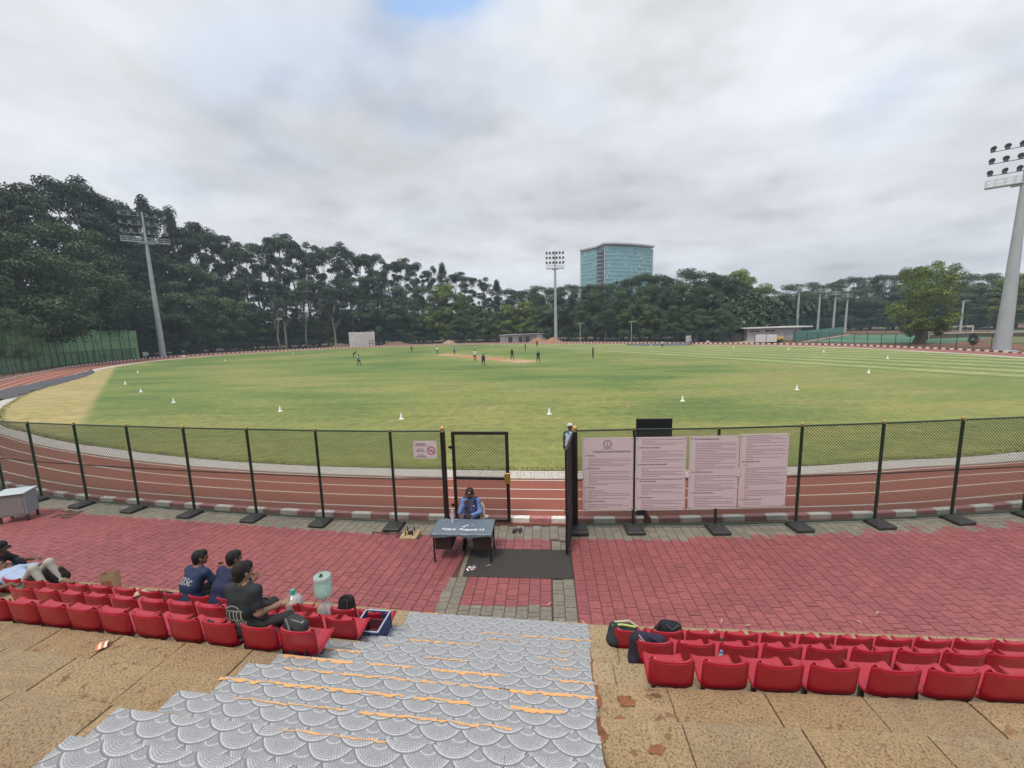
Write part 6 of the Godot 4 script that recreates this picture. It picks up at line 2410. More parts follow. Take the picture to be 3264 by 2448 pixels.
# ---------------------------------------------------------------- the guard's desk
func make_desk() -> void:
	var t := thing("desk", "dark steel desk under a creased grey blue banner by the gate", "desk", Vector3(-1.94, 0, -8.565), 0.012)
	var W := 1.37
	var D := 0.72
	var top := Geo.new()
	top.box(Vector3(0, 0.682, 0), Vector3(W, 0.03, D), Basis(), 0.004)
	build(top, "desk_top", M.black, t)
	for x in [-W * 0.5 + 0.05, W * 0.5 - 0.05]:
		for z in [-D * 0.5 + 0.06, D * 0.5 - 0.06]:
			var l := Geo.new()
			l.box(Vector3(x, 0.334, z), Vector3(0.034, 0.666, 0.034), Basis(), 0.004)
			build(l, "leg", M.black, t)
	for s in [-1, 1]:
		var pd := Geo.new()
		pd.box(Vector3(s * (W * 0.5 - 0.255), 0.475, 0.0), Vector3(0.37, 0.375, D - 0.16), Basis(), 0.006)
		var po := build(pd, "drawer_pedestal", mat(lin(0.022, 0.015, 0.012), 0.5), t)
		for k in 3:
			var dr := Geo.new()
			dr.box(Vector3(s * (W * 0.5 - 0.255), 0.34 + k * 0.125, -D * 0.5 + 0.075), Vector3(0.34, 0.115, 0.012), Basis(), 0.004)
			piece(dr.mesh(), "drawer", M.black, po)
	# the banner used as a table cloth, its last word upside up for the stand
	var c := thing("banner_cloth", "creased grey blue banner reading Vincere Rhapsody spread over the desk", "banner", Vector3(-1.94, 0, -8.565), 0.012)
	var nx := 44
	var nz := 30
	var nz1 := noise(2.6, 301, 3)
	var rid := noise(5.5, 302, 3)
	var height := func(x: float, z: float) -> float:
		var left := smoothstep(0.25, -0.35, x)
		var r := 1.0 - absf(rid.get_noise_2d(x * 1.1 + z * 0.5, z * 1.4 - x * 0.3)) * 3.0
		return 0.701 + maxf(0.0, r) * 0.012 * (0.35 + left) + nz1.get_noise_2d(x, z) * 0.004
	var P := PackedVector3Array()
	var C := []
	for j in nz:
		for i in nx:
			var u := float(i) / (nx - 1)
			var v := float(j) / (nz - 1)
			var x := lerpf(-W * 0.5 - 0.045, W * 0.5 - 0.01, u)
			var z := lerpf(D * 0.5 + 0.09, -D * 0.5 + 0.02, v)
			var y: float = height.call(x, minf(z, D * 0.5))
			var over := maxf(z - D * 0.5, 0.0)
			if over > 0.0:
				z = D * 0.5 + 0.008 + 0.006 * sin(x * 17.0)
				y -= over * (0.8 + 0.2 * sin(x * 9.0))
			var ov := maxf(-W * 0.5 - x, 0.0)
			if ov > 0.0:
				x = -W * 0.5 - 0.01
				y -= ov * 0.9
			P.append(Vector3(x, y, z))
	var g := Geo.new()
	g.sheet(P, nx, nz)
	var cm := mat(lin(0.115, 0.145, 0.180), 0.28)
	cm.normal_enabled = true
	cm.normal_texture = noise_tex(0.02, 303, [], 256, 4, true, 5.0)
	cm.uv1_triplanar = true
	cm.uv1_scale = Vector3.ONE * 1.2
	build(g, "cloth", cm, c)
	var tm := text_mesh("Vincere - Rhapsody 3.0", 0.088, true, true)
	var arr := tm.surface_get_arrays(0)
	var v: PackedVector3Array = arr[Mesh.ARRAY_VERTEX]
	var mx := 0.0
	for p in v: mx = maxf(mx, p.x)
	for i in v.size():
		var q := v[i]
		var x := -0.47 + q.x / mx * 0.96
		var z := 0.245 - q.y + x * 0.0
		v[i] = Vector3(x, height.call(x, z) + 0.009, z)
	arr[Mesh.ARRAY_VERTEX] = v
	var nn: PackedVector3Array = arr[Mesh.ARRAY_NORMAL]
	for i in nn.size(): nn[i] = Vector3.UP
	arr[Mesh.ARRAY_NORMAL] = nn
	var am := ArrayMesh.new()
	am.add_surface_from_arrays(Mesh.PRIMITIVE_TRIANGLES, arr)
	inst("lettering", am, M.whiteprint, c)
	# part of the printed emblem, mostly lost in the folds
	var em := Geo.new()
	for q in [[0.02, -0.05, 0.05, 0.3], [0.09, -0.075, 0.045, 1.1], [0.15, -0.07, 0.04, -0.5], [-0.06, 0.03, 0.08, -0.9], [-0.02, 0.0, 0.05, 0.6], [0.06, -0.02, 0.03, 0.0]]:
		for k in 8:
			var a0: float = q[3] + k * 0.22
			var p0 := Vector2(q[0] + cos(a0) * q[2], q[1] + sin(a0) * q[2] * 0.6)
			var p1 := Vector2(q[0] + cos(a0 + 0.22) * q[2], q[1] + sin(a0 + 0.22) * q[2] * 0.6)
			var d := (p1 - p0).normalized()
			var n := Vector2(-d.y, d.x) * 0.006
			var qs := []
			for w in [p0 - n, p1 - n, p1 + n, p0 + n]:
				qs.append(Vector3(w.x, height.call(w.x, w.y) + 0.004, w.y))
			em.quad(qs[0], qs[3], qs[2], qs[1])
	build(em, "emblem", M.whiteprint, c)
	# water bottle
	var b := thing("water_bottle", "clear plastic water bottle standing on the desk banner", "bottle", Vector3(-2.235, 0.714, -8.70), 0.0)
	var bg := Geo.new()
	bg.lathe([Vector2(0.001, 0.0), Vector2(0.034, 0.001), Vector2(0.037, 0.02), Vector2(0.035, 0.07), Vector2(0.037, 0.12), Vector2(0.036, 0.19), Vector2(0.026, 0.235), Vector2(0.014, 0.265), Vector2(0.014, 0.285)], 16)
	build(bg, "bottle", M.clearplastic, b)
	var bc := Geo.new()
	bc.rod(Vector3(0, 0.283, 0), Vector3(0, 0.305, 0), 0.016, 0.016, 12)
	build(bc, "cap", M.whiteprint, b)
	var bl := Geo.new()
	bl.lathe([Vector2(0.0375, 0.12), Vector2(0.0378, 0.185)], 16)
	build(bl, "label_band", mat(lin(0.5, 0.55, 0.58), 0.5), b)
	# plastic armchair
	var ch := thing("plastic_chair", "beige moulded plastic armchair under the guard behind the desk", "chair", Vector3(-1.88, 0, -9.36), PI + 0.12)
	var cmat := mat(lin(0.36, 0.27, 0.20), 0.45)
	var st := Geo.new()
	st.box(Vector3(0, 0.42, 0), Vector3(0.46, 0.03, 0.44), Basis(), 0.012)
	build(st, "seat", cmat, ch)
	for x in [-0.21, 0.21]:
		for z in [-0.2, 0.2]:
			var l := Geo.new()
			l.rod(Vector3(x * 0.95, 0.42, z * 0.9), Vector3(x * 1.1, 0.0, z * 1.1), 0.028, 0.02, 8)
			build(l, "leg", cmat, ch)
	var bk := Geo.new()
	var BP := PackedVector3Array()
	for j in 9:
		for i in 11:
			var an := lerpf(-1.25, 1.25, i / 10.0)
			var y := lerpf(0.42, 0.86, j / 8.0)
			var top_y := 0.86 - 0.10 * pow(absf(an) / 1.25, 2.0)
			y = minf(y, top_y)
			BP.append(Vector3(sin(an) * 0.245, y, 0.10 + cos(an) * 0.15 + (y - 0.42) * 0.16))
	bk.sheet(BP, 11, 9)
	build(bk, "backrest", cmat, ch)
	for x in [-1.0, 1.0]:
		var ar := Geo.new()
		ar.tube([Vector3(x * 0.22, 0.80, 0.22), Vector3(x * 0.265, 0.76, 0.10), Vector3(x * 0.28, 0.67, -0.08), Vector3(x * 0.27, 0.62, -0.18), Vector3(x * 0.24, 0.44, -0.2)], [0.026, 0.028, 0.028, 0.026, 0.022], 8)
		build(ar, "armrest", cmat, ch)

# ---------------------------------------------------------------- people
func make_people() -> void:
	var brown := Color(0.20, 0.105, 0.065)
	var dark := Color(0.065, 0.034, 0.024)
	# two men in navy and one in a charcoal T-shirt on the left block
	var o := {"near": true, "shirt": Color(0.014, 0.028, 0.075), "pants": Color(0.012, 0.012, 0.014), "skin": Color(0.22, 0.115, 0.07), "pelvis": Vector3(0, 0.115, 0), "spine": Vector3(0.02, 1, -0.16), "bend": Vector3(0.10, 1, -0.55), "look": Vector3(0.5, -0.12, -0.85), "wide": 1.08, "fat": 1.12, "s": 0.98,
		"arms": [Vector3(-0.2, -0.9, -0.4), Vector3(0.5, -0.2, -0.8), Vector3(0.42, -0.85, -0.35), Vector3(-0.45, 0.62, -0.65)], "legs": [Vector3(-0.15, -0.05, -1), Vector3(0, -1, 0.05), Vector3(0.3, 0.0, -1), Vector3(0, -1, 0.05)], "curl1": 0.9, "beard": true}
	var p1 := person("person", "man in a navy T-shirt lettered IISc sitting with his back to the stairs", Vector3(-6.15, 0.585, -5.86), -0.22, o)
	var back := Transform3D(Basis(Vector3(-1, 0, 0), Vector3(0, 1, -0.35).normalized(), Vector3(0, 0, -1)), Vector3.ZERO)
	# readable from behind: text runs to the right of someone looking along -z
	var bb := Basis(Vector3(1, 0, 0), Vector3(0, 0.93, -0.36), Vector3(0, 0.36, 0.93))
	print_on(p1, o, "IISc", Transform3D(bb, Vector3(-0.125, 0.475, 0.25)), 0.10, true, true, M.whiteprint)
	o = {"near": true, "shirt": Color(0.015, 0.018, 0.062), "pants": Color(0.012, 0.012, 0.016), "skin": Color(0.21, 0.11, 0.07), "pelvis": Vector3(0, 0.12, 0), "spine": Vector3(0.1, 1, -0.25), "bend": Vector3(0.22, 1, -0.55), "look": Vector3(0.42, -0.15, -0.88), "wide": 1.12, "fat": 1.18, "s": 1.0, "beard": true,
		"arms": [Vector3(-0.1, -0.85, -0.5), Vector3(0.45, -0.2, -0.85), Vector3(0.2, -0.9, -0.4), Vector3(-0.5, -0.2, -0.8)], "legs": [Vector3(-0.1, -0.05, -1), Vector3(0, -1, 0.05), Vector3(0.3, 0.02, -1), Vector3(0, -1, 0.05)]}
	person("person", "man in a plain dark blue shirt leaning forward beside the man lettered IISc", Vector3(-5.55, 0.585, -5.82), -0.15, o)
	o = {"near": true, "shirt": Color(0.019, 0.021, 0.026), "pants": Color(0.012, 0.012, 0.013), "skin": Color(0.30, 0.17, 0.115), "pelvis": Vector3(0, 0.12, 0), "spine": Vector3(0.0, 1, -0.02), "bend": Vector3(0.04, 1, -0.16), "look": Vector3(0.36, -0.2, -0.9), "wide": 1.0, "s": 0.97,
		"arms": [Vector3(-0.15, -1, -0.2), Vector3(0.5, -0.2, -0.8), Vector3(0.18, -1, 0.12), Vector3(0.30, -0.2, -0.92)], "legs": [Vector3(-0.1, -0.1, -1), Vector3(0.3, -0.9, 0.1), Vector3(0.95, 0.12, -0.45), Vector3(-0.75, -0.55, -0.3)], "foot1": Vector3(-0.8, -0.2, -0.5)}
	var p3 := person("person", "man in a charcoal T-shirt with a pale back print sitting on the back row", Vector3(-3.76, 1.495, -4.21), -0.06, o)
	var b3 := Basis(Vector3(1, 0, 0), Vector3(0, 0.995, -0.1), Vector3(0, 0.1, 0.995))
	var pm := mat(lin(0.34, 0.34, 0.31), 0.8)
	print_on(p3, o, "CTS  TIFR", Transform3D(b3, Vector3(-0.145, 0.240, 0.24)), 0.042, false, true, pm)
	var arch := Geo.new()
	var seg := func(a: Vector2, b: Vector2, w: float) -> void:
		var n := 4
		for k in n:
			var p := a.lerp(b, float(k) / n)
			var q := a.lerp(b, float(k + 1) / n)
			var d := (b - a).normalized()
			var nn := Vector2(-d.y, d.x) * w * 0.5
			arch.quad(Vector3(p.x + nn.x, p.y + nn.y, 0), Vector3(p.x - nn.x, p.y - nn.y, 0), Vector3(q.x - nn.x, q.y - nn.y, 0), Vector3(q.x + nn.x, q.y + nn.y, 0))
	# a gateway of columns with a curved pediment
	for x in [-0.13, -0.075, -0.03, 0.02, 0.065, 0.115]:
		seg.call(Vector2(x, 0.235), Vector2(x, 0.335), 0.014)
	for y in [0.228, 0.342]:
		seg.call(Vector2(-0.14, y), Vector2(0.135, y), 0.012)
	for k in 10:
		var a0 := lerpf(0.35, PI - 0.35, k / 10.0)
		var a1 := lerpf(0.35, PI - 0.35, (k + 1) / 10.0)
		seg.call(Vector2(cos(a0) * 0.095, 0.335 + sin(a0) * 0.06), Vector2(cos(a1) * 0.095, 0.335 + sin(a1) * 0.06), 0.014)
	for k in 8:
		var a0 := TAU * k / 8
		arch.tri(Vector3(-0.008, 0.182, 0), Vector3(-0.008 + cos(a0) * 0.022, 0.182 + sin(a0) * 0.022, 0), Vector3(-0.008 + cos(a0 + TAU / 8) * 0.022, 0.182 + sin(a0 + TAU / 8) * 0.022, 0))
	var arr := []
	arr.resize(Mesh.ARRAY_MAX)
	arr[Mesh.ARRAY_VERTEX] = arch.v
	arr[Mesh.ARRAY_NORMAL] = arch.n
	press(p3, o, arr, Transform3D(b3, Vector3(-0.03, 0.085, 0.24)), pm, "gateway_print")
	# man lying along the front row at the far left
	o = {"near": true, "shirt": Color(0.30, 0.38, 0.52), "pants": Color(0.36, 0.35, 0.31), "skin": Color(0.17, 0.085, 0.055), "shoe": Color(0.19, 0.10, 0.065), "pelvis": Vector3(0, 0.11, 0), "spine": Vector3(-1, 0.18, 0.0), "bend": Vector3(-1, 0.42, 0.05), "across": Vector3(0, 0.0, 1), "look": Vector3(0.55, 0.35, -0.75), "headup": Vector3(-0.8, 0.6, 0),
		"arms": [Vector3(0.4, -0.2, -0.7), Vector3(0.7, 0.25, 0.5), Vector3(0.75, -0.25, 0.6), Vector3(0.8, 0.1, -0.55)], "legs": [Vector3(0.66, 0.75, -0.05), Vector3(0.5, -0.86, 0), Vector3(0.62, 0.78, 0.05), Vector3(0.52, -0.85, 0.05)], "foot0": Vector3(1, -0.1, -0.1), "foot1": Vector3(1, -0.1, 0.15), "hand1": Vector3(0.9, -0.1, -0.3)}
	person("person", "man in a light blue shirt and grey trousers lying along the front seats", Vector3(-9.72, 0.605, -6.22), 0.0, o)
	o = {"near": true, "shirt": Color(0.010, 0.010, 0.012), "pants": Color(0.022, 0.027, 0.042), "skin": Color(0.16, 0.08, 0.05), "pelvis": Vector3(0, 0.12, 0), "spine": Vector3(0, 1, -0.1), "bend": Vector3(0.0, 1, -0.45), "look": Vector3(0.1, -0.3, -0.9),
		"arms": [Vector3(-0.2, -0.7, -0.6), Vector3(0.3, 0.0, -1), Vector3(0.2, -0.6, -0.8), Vector3(0.0, -0.15, -1)], "legs": [Vector3(-0.1, 0.62, -0.8), Vector3(0, -0.8, -0.4), Vector3(0.1, 0.66, -0.8), Vector3(0, -0.85, -0.35)], "capcol": Color(0.010, 0.010, 0.012)}
	person("person", "man in black with a black cap sitting low at the left edge", Vector3(-11.5, 0.155, -6.80), -1.0, o)
	# the guard, chin in hand
	o = {"near": true, "long": true, "shirt": Color(0.115, 0.19, 0.42), "pants": Color(0.012, 0.014, 0.022), "skin": Color(0.075, 0.038, 0.026), "pelvis": Vector3(0, 0.12, 0), "spine": Vector3(0, 1, -0.12), "bend": Vector3(0.04, 1, -0.32), "look": Vector3(0.02, -0.32, -1), "headup": Vector3(0.0, 1, -0.25), "capcol": Color(0.035, 0.010, 0.010), "s": 0.98,
		"arms": [Vector3(-0.25, -0.95, -0.35), Vector3(0.75, -0.02, -0.6), Vector3(0.28, -0.85, -0.5), Vector3(-0.48, 0.86, -0.12)], "legs": [Vector3(-0.18, -0.08, -1), Vector3(0, -1, 0.12), Vector3(0.1, -0.06, -1), Vector3(0.02, -1, -0.05)], "hand1": Vector3(-0.3, 0.95, 0.1), "thumb1": Vector3(-0.5, 0.1, -0.9), "curl1": 0.85, "hand0": Vector3(0.9, -0.1, -0.3), "shoe": Color(0.008, 0.008, 0.009)}
	var gd := person("person", "security guard in blue uniform and dark cap sitting at the desk, chin on hand", Vector3(-1.90, 0.437, -9.33), PI + 0.08, o)
	var hx: Transform3D = o.headx
	var badge := Geo.new()
	badge.ball(hx * Vector3(0, 0.085, -0.100), Vector3(0.026, 0.018, 0.006), 10, 6, hx.basis)
	build(badge, "cap_badge", M.whiteprint, gd)
	var navy := mat(lin(0.010, 0.012, 0.025), 0.8)
	var sc: Vector3 = o.shc
	for q in [-1.0, 1.0]:
		var ep := Geo.new()
		ep.box(sc + Vector3(q * 0.135, 0.072, -0.005), Vector3(0.10, 0.012, 0.055), Basis(Vector3.BACK, -q * 0.28), 0.005)
		build(ep, "epaulette", navy, gd)
	var fr := Geo.new()
	fr.box(sc + Vector3(-0.125, -0.02, -0.098), Vector3(0.05, 0.15, 0.012), Basis(Vector3.RIGHT, 0.3), 0.004)
	build(fr, "shoulder_cord", navy, gd)
	var pt := Geo.new()
	pt.ball(sc + Vector3(-0.09, -0.10, -0.125), Vector3(0.03, 0.036, 0.008), 10, 6)
	pt.ball(sc + Vector3(-0.225, -0.07, -0.04), Vector3(0.012, 0.045, 0.035), 10, 6)
	build(pt, "cloth_patch", navy, gd)
	var pw := Geo.new()
	pw.ball(sc + Vector3(-0.09, -0.10, -0.133), Vector3(0.016, 0.02, 0.004), 8, 6)
	pw.ball(sc + Vector3(-0.236, -0.07, -0.04), Vector3(0.005, 0.028, 0.02), 8, 6)
	build(pw, "patch_emblem", M.whiteprint, gd)
	var ly := Geo.new()
	ly.tube([sc + Vector3(-0.07, 0.045, -0.05), sc + Vector3(-0.05, -0.09, -0.125), sc + Vector3(-0.01, -0.21, -0.135)], [0.007, 0.007, 0.007], 5)
	ly.tube([sc + Vector3(0.06, 0.045, -0.06), sc + Vector3(0.03, -0.09, -0.13), sc + Vector3(-0.01, -0.21, -0.135)], [0.007, 0.007, 0.007], 5)
	build(ly, "lanyard", mat(lin(0.35, 0.08, 0.10), 0.7), gd)
	var wt := Geo.new()
	wt.ball(Vector3(0.03, 0.30, -0.33), Vector3(0.024, 0.024, 0.012), 12, 6)
	build(wt, "watch", mat(lin(0.75, 0.75, 0.72), 0.3), gd)
	# the man walking away behind the open gate leaf
	o = {"s": 0.98, "shirt": Color(0.42, 0.49, 0.60), "sleeve": Color(0.012, 0.075, 0.06), "pants": Color(0.012, 0.013, 0.02), "skin": Color(0.10, 0.05, 0.03), "shoe": Color(0.55, 0.52, 0.20), "capcol": Color(0.52, 0.50, 0.50), "arms": [Vector3(-0.15, -1, -0.1), Vector3(0, -1, -0.3), Vector3(0.15, -1, 0.1), Vector3(0, -1, -0.2)], "legs": [Vector3(-0.1, -1, 0.25), Vector3(-0.05, -0.8, 0.6), Vector3(0.05, -1, -0.15), Vector3(0, -1, 0.1)], "pelvis": Vector3(0, 0.93, 0)}
	person("person", "man in a white cap and pale shirt walking away behind the open gate leaf", Vector3(0.80, 0.0, -14.1), 0.05, o)
	# players out on the field
	var grp := "players on the field"
	var black := Color(0.010, 0.011, 0.011)
	var stand := [Vector3(-0.06, -1, 0), Vector3(0, -1, 0.03), Vector3(0.06, -1, 0), Vector3(0, -1, 0.03)]
	var apart := [Vector3(-0.2, -1, 0), Vector3(-0.1, -1, 0.03), Vector3(0.2, -1, 0), Vector3(0.1, -1, 0.03)]
	var stride := [Vector3(-0.22, -1, -0.1), Vector3(-0.15, -1, 0.1), Vector3(0.22, -1, 0.15), Vector3(0.2, -1, 0.2)]
	var down := [Vector3(-0.15, -1, 0.05), Vector3(-0.02, -1, -0.15), Vector3(0.15, -1, 0.05), Vector3(0.02, -1, -0.15)]
	var behind := [Vector3(-0.3, -0.9, 0.3), Vector3(0.6, -0.6, 0.4), Vector3(0.3, -0.9, 0.3), Vector3(-0.6, -0.6, 0.4)]
	var front := [Vector3(-0.25, -0.9, -0.3), Vector3(0.6, -0.5, -0.6), Vector3(0.25, -0.9, -0.3), Vector3(-0.6, -0.5, -0.6)]
	var players := [
		["batsman in a light blue and white shirt standing at the far yellow stumps", -18.64, -81.1, 0.9, Color(0.16, 0.33, 0.60), Color(0.016, 0.016, 0.02), stand, front, 1.0],
		["umpire in a white top and dark maroon trousers beside the pitch", -11.57, -64.96, 0.3, Color(0.62, 0.56, 0.56), Color(0.022, 0.008, 0.012), stand, front, 1.02],
		["bowler in a navy top and dark trousers walking back, nearest below the pitch", -8.64, -55.0, 0.15, Color(0.022, 0.034, 0.085), Color(0.012, 0.012, 0.016), apart, down, 0.97],
		["player all in black standing beside the near yellow stumps", -5.47, -64.98, 2.9, black, black, apart, front, 1.0],
		["fielder all in black with hands behind the back near the right end of the pitch", -1.14, -58.46, 0.1, Color(0.015, 0.016, 0.012), Color(0.02, 0.02, 0.012), apart, behind, 0.96],
		["fielder in black top and grey trousers standing sideways beyond the pitch", -4.35, -85.58, 1.4, black, Color(0.12, 0.13, 0.11), stand, down, 0.96],
		["small far fielder in a dusky top before the sand heaps", -2.35, -105.83, 2.8, Color(0.13, 0.09, 0.08), black, apart, down, 1.0],
		["lone fielder in black standing well right of the pitch", 7.3, -63.89, 1.2, black, black, stand, down, 0.96],
		["fielder in a pale blue T-shirt striding at the left of the field", -28.92, -60.17, 1.2, Color(0.26, 0.36, 0.42), Color(0.012, 0.020, 0.022), stride, down, 1.0],
		["far fielder in black top and khaki trousers left of the pitch", -30.52, -90.05, 1.6, black, Color(0.10, 0.13, 0.05), stand, front, 0.93],
		["wicket keeper in a white shirt and grey trousers behind the far stumps", -22.95, -83.98, 2.4, Color(0.66, 0.66, 0.68), Color(0.07, 0.08, 0.09), apart, down, 1.02],
		["man in a white shirt and dark trousers standing on the grey tarpaulin", 24.95, -89.41, 0.4, Color(0.60, 0.52, 0.50), black, stand, down, 0.84],
		["man in a white shirt with one arm raised, left of two beside the tarpaulin", 33.37, -96.5, 1.0, Color(0.42, 0.46, 0.58), black, apart, front, 0.88],
		["man in a blue shirt beside the man with a raised arm past the tarpaulin", 34.57, -97.66, 2.0, Color(0.035, 0.055, 0.24), Color(0.02, 0.02, 0.05), stand, down, 0.84],
		["man in a blue and white top standing on the track by the left mast", -97.85, -91.56, 1.5, Color(0.20, 0.36, 0.50), black, stand, down, 1.0],
	]
	for q in players:
		var d := {"s": q[8], "shirt": q[4], "pants": q[5], "legs": q[6], "arms": q[7], "shoe": Color(0.5, 0.5, 0.46) if q[8] < 1.0 else Color(0.05, 0.05, 0.05), "skin": Color(0.11, 0.055, 0.035)}
		person("person", q[0], Vector3(q[1], 0.035, q[2]), q[3], d, grp)
	var bd := {"s": 1.0, "shirt": black, "pants": Color(0.012, 0.016, 0.010), "pelvis": Vector3(0, 0.86, 0.1), "spine": Vector3(0.0, 1, -0.9), "bend": Vector3(0, 0.7, -1), "look": Vector3(0, -0.1, -1), "arms": [Vector3(-0.1, -0.9, -0.1), Vector3(0.05, -0.9, 0.3), Vector3(0.1, -0.9, -0.1), Vector3(-0.05, -0.9, 0.3)], "legs": [Vector3(-0.12, -1, -0.12), Vector3(-0.02, -1, 0.12), Vector3(0.12, -1, -0.12), Vector3(0.02, -1, 0.12)]}
	person("person", "fielder in black bending forward with hands on knees at the left", Vector3(-38.2, 0.035, -77.62), -1.1, bd, grp)

# ---------------------------------------------------------------- things on the stand
func soft_bag(called: String, label: String, category: String, at: Vector3, turn: float, lumps: Array, straps: Array, trims: Array, pockets: Array) -> Node3D:
	# a slack cloth bag: one smooth lumpy skin, with straps, trims and pockets as parts
	var t := thing(called, label, category, at, turn)
	var g := Geo.new()
	skin(g, lumps, 0.012, 0.06)
	build(g, "bag_body", M.cloth, t)
	for s in straps:
		var sg := Geo.new()
		var rr := []
		for p in s[0]: rr.append(s[1])
		sg.col = s[2]
		sg.tube(s[0], rr, 6)
		build(sg, "strap", M.cloth, t)
	for s in trims:
		var sg := Geo.new()
		sg.col = s[3]
		sg.box(s[0], s[1], Basis(Vector3(1, 0.3, 0).normalized(), s[2]), 0.006)
		build(sg, "trim", M.cloth, t)
	for s in pockets:
		var sg := Geo.new()
		sg.col = s[2]
		sg.ball(s[0], s[1], 12, 8)
		build(sg, "pocket", M.cloth, t)
	return t

func jug(called: String, label: String, at: Vector3, upside_down: bool) -> Node3D:
	var t := thing(called, label, "water jug", at, 0.0, "big water jugs")
	var prof := [Vector2(0.001, 0.0), Vector2(0.115, 0.002), Vector2(0.132, 0.018), Vector2(0.134, 0.07), Vector2(0.128, 0.085), Vector2(0.134, 0.10), Vector2(0.134, 0.165), Vector2(0.128, 0.18), Vector2(0.134, 0.195), Vector2(0.134, 0.285), Vector2(0.122, 0.33), Vector2(0.085, 0.37), Vector2(0.040, 0.395), Vector2(0.030, 0.41), Vector2(0.030, 0.435)]
	if upside_down:
		var inv := []
		for k in range(prof.size() - 1, -1, -1): inv.append(Vector2(prof[k].x, 0.435 - prof[k].y))
		prof = inv
	var g := Geo.new()
	g.lathe(prof, 20)
	build(g, "jug", M.tealplastic if upside_down else M.clearplastic, t)
	if upside_down:
		var w := Geo.new()
		var pw := []
		for q in prof:
			if q.y < 0.25: pw.append(Vector2(maxf(q.x - 0.006, 0.001), q.y))
		pw.append(Vector2(0.001, 0.25))
		w.lathe(pw, 20)
		build(w, "water", M.tealplastic, t)
		var h := Geo.new()
		h.box(Vector3(0.0, 0.425, 0.03), Vector3(0.05, 0.06, 0.05), Basis(), 0.01)
		h.rod(Vector3(0, 0.44, 0.03), Vector3(0, 0.47, 0.03), 0.016, 0.016, 8)
		build(h, "hand_grip", M.ink, t)
	else:
		var c := Geo.new()
		c.rod(Vector3(0, 0.42, 0), Vector3(0, 0.475, 0), 0.034, 0.032, 14)
		c.rod(Vector3(0, 0.40, 0), Vector3(0, 0.425, 0), 0.04, 0.04, 14)
		build(c, "cap", M.cap, t)
		var l := Geo.new()
		var P := PackedVector3Array()
		for j in 2:
			for i in 7:
				var an := lerpf(-0.25, 1.1, i / 6.0)
				P.append(Vector3(cos(an) * 0.1352, 0.12 + j * 0.13, sin(an) * 0.1352))
		l.sheet(P, 7, 2, false, true)
		build(l, "label_band", mat(lin(0.12, 0.42, 0.30), 0.5), t)
	return t

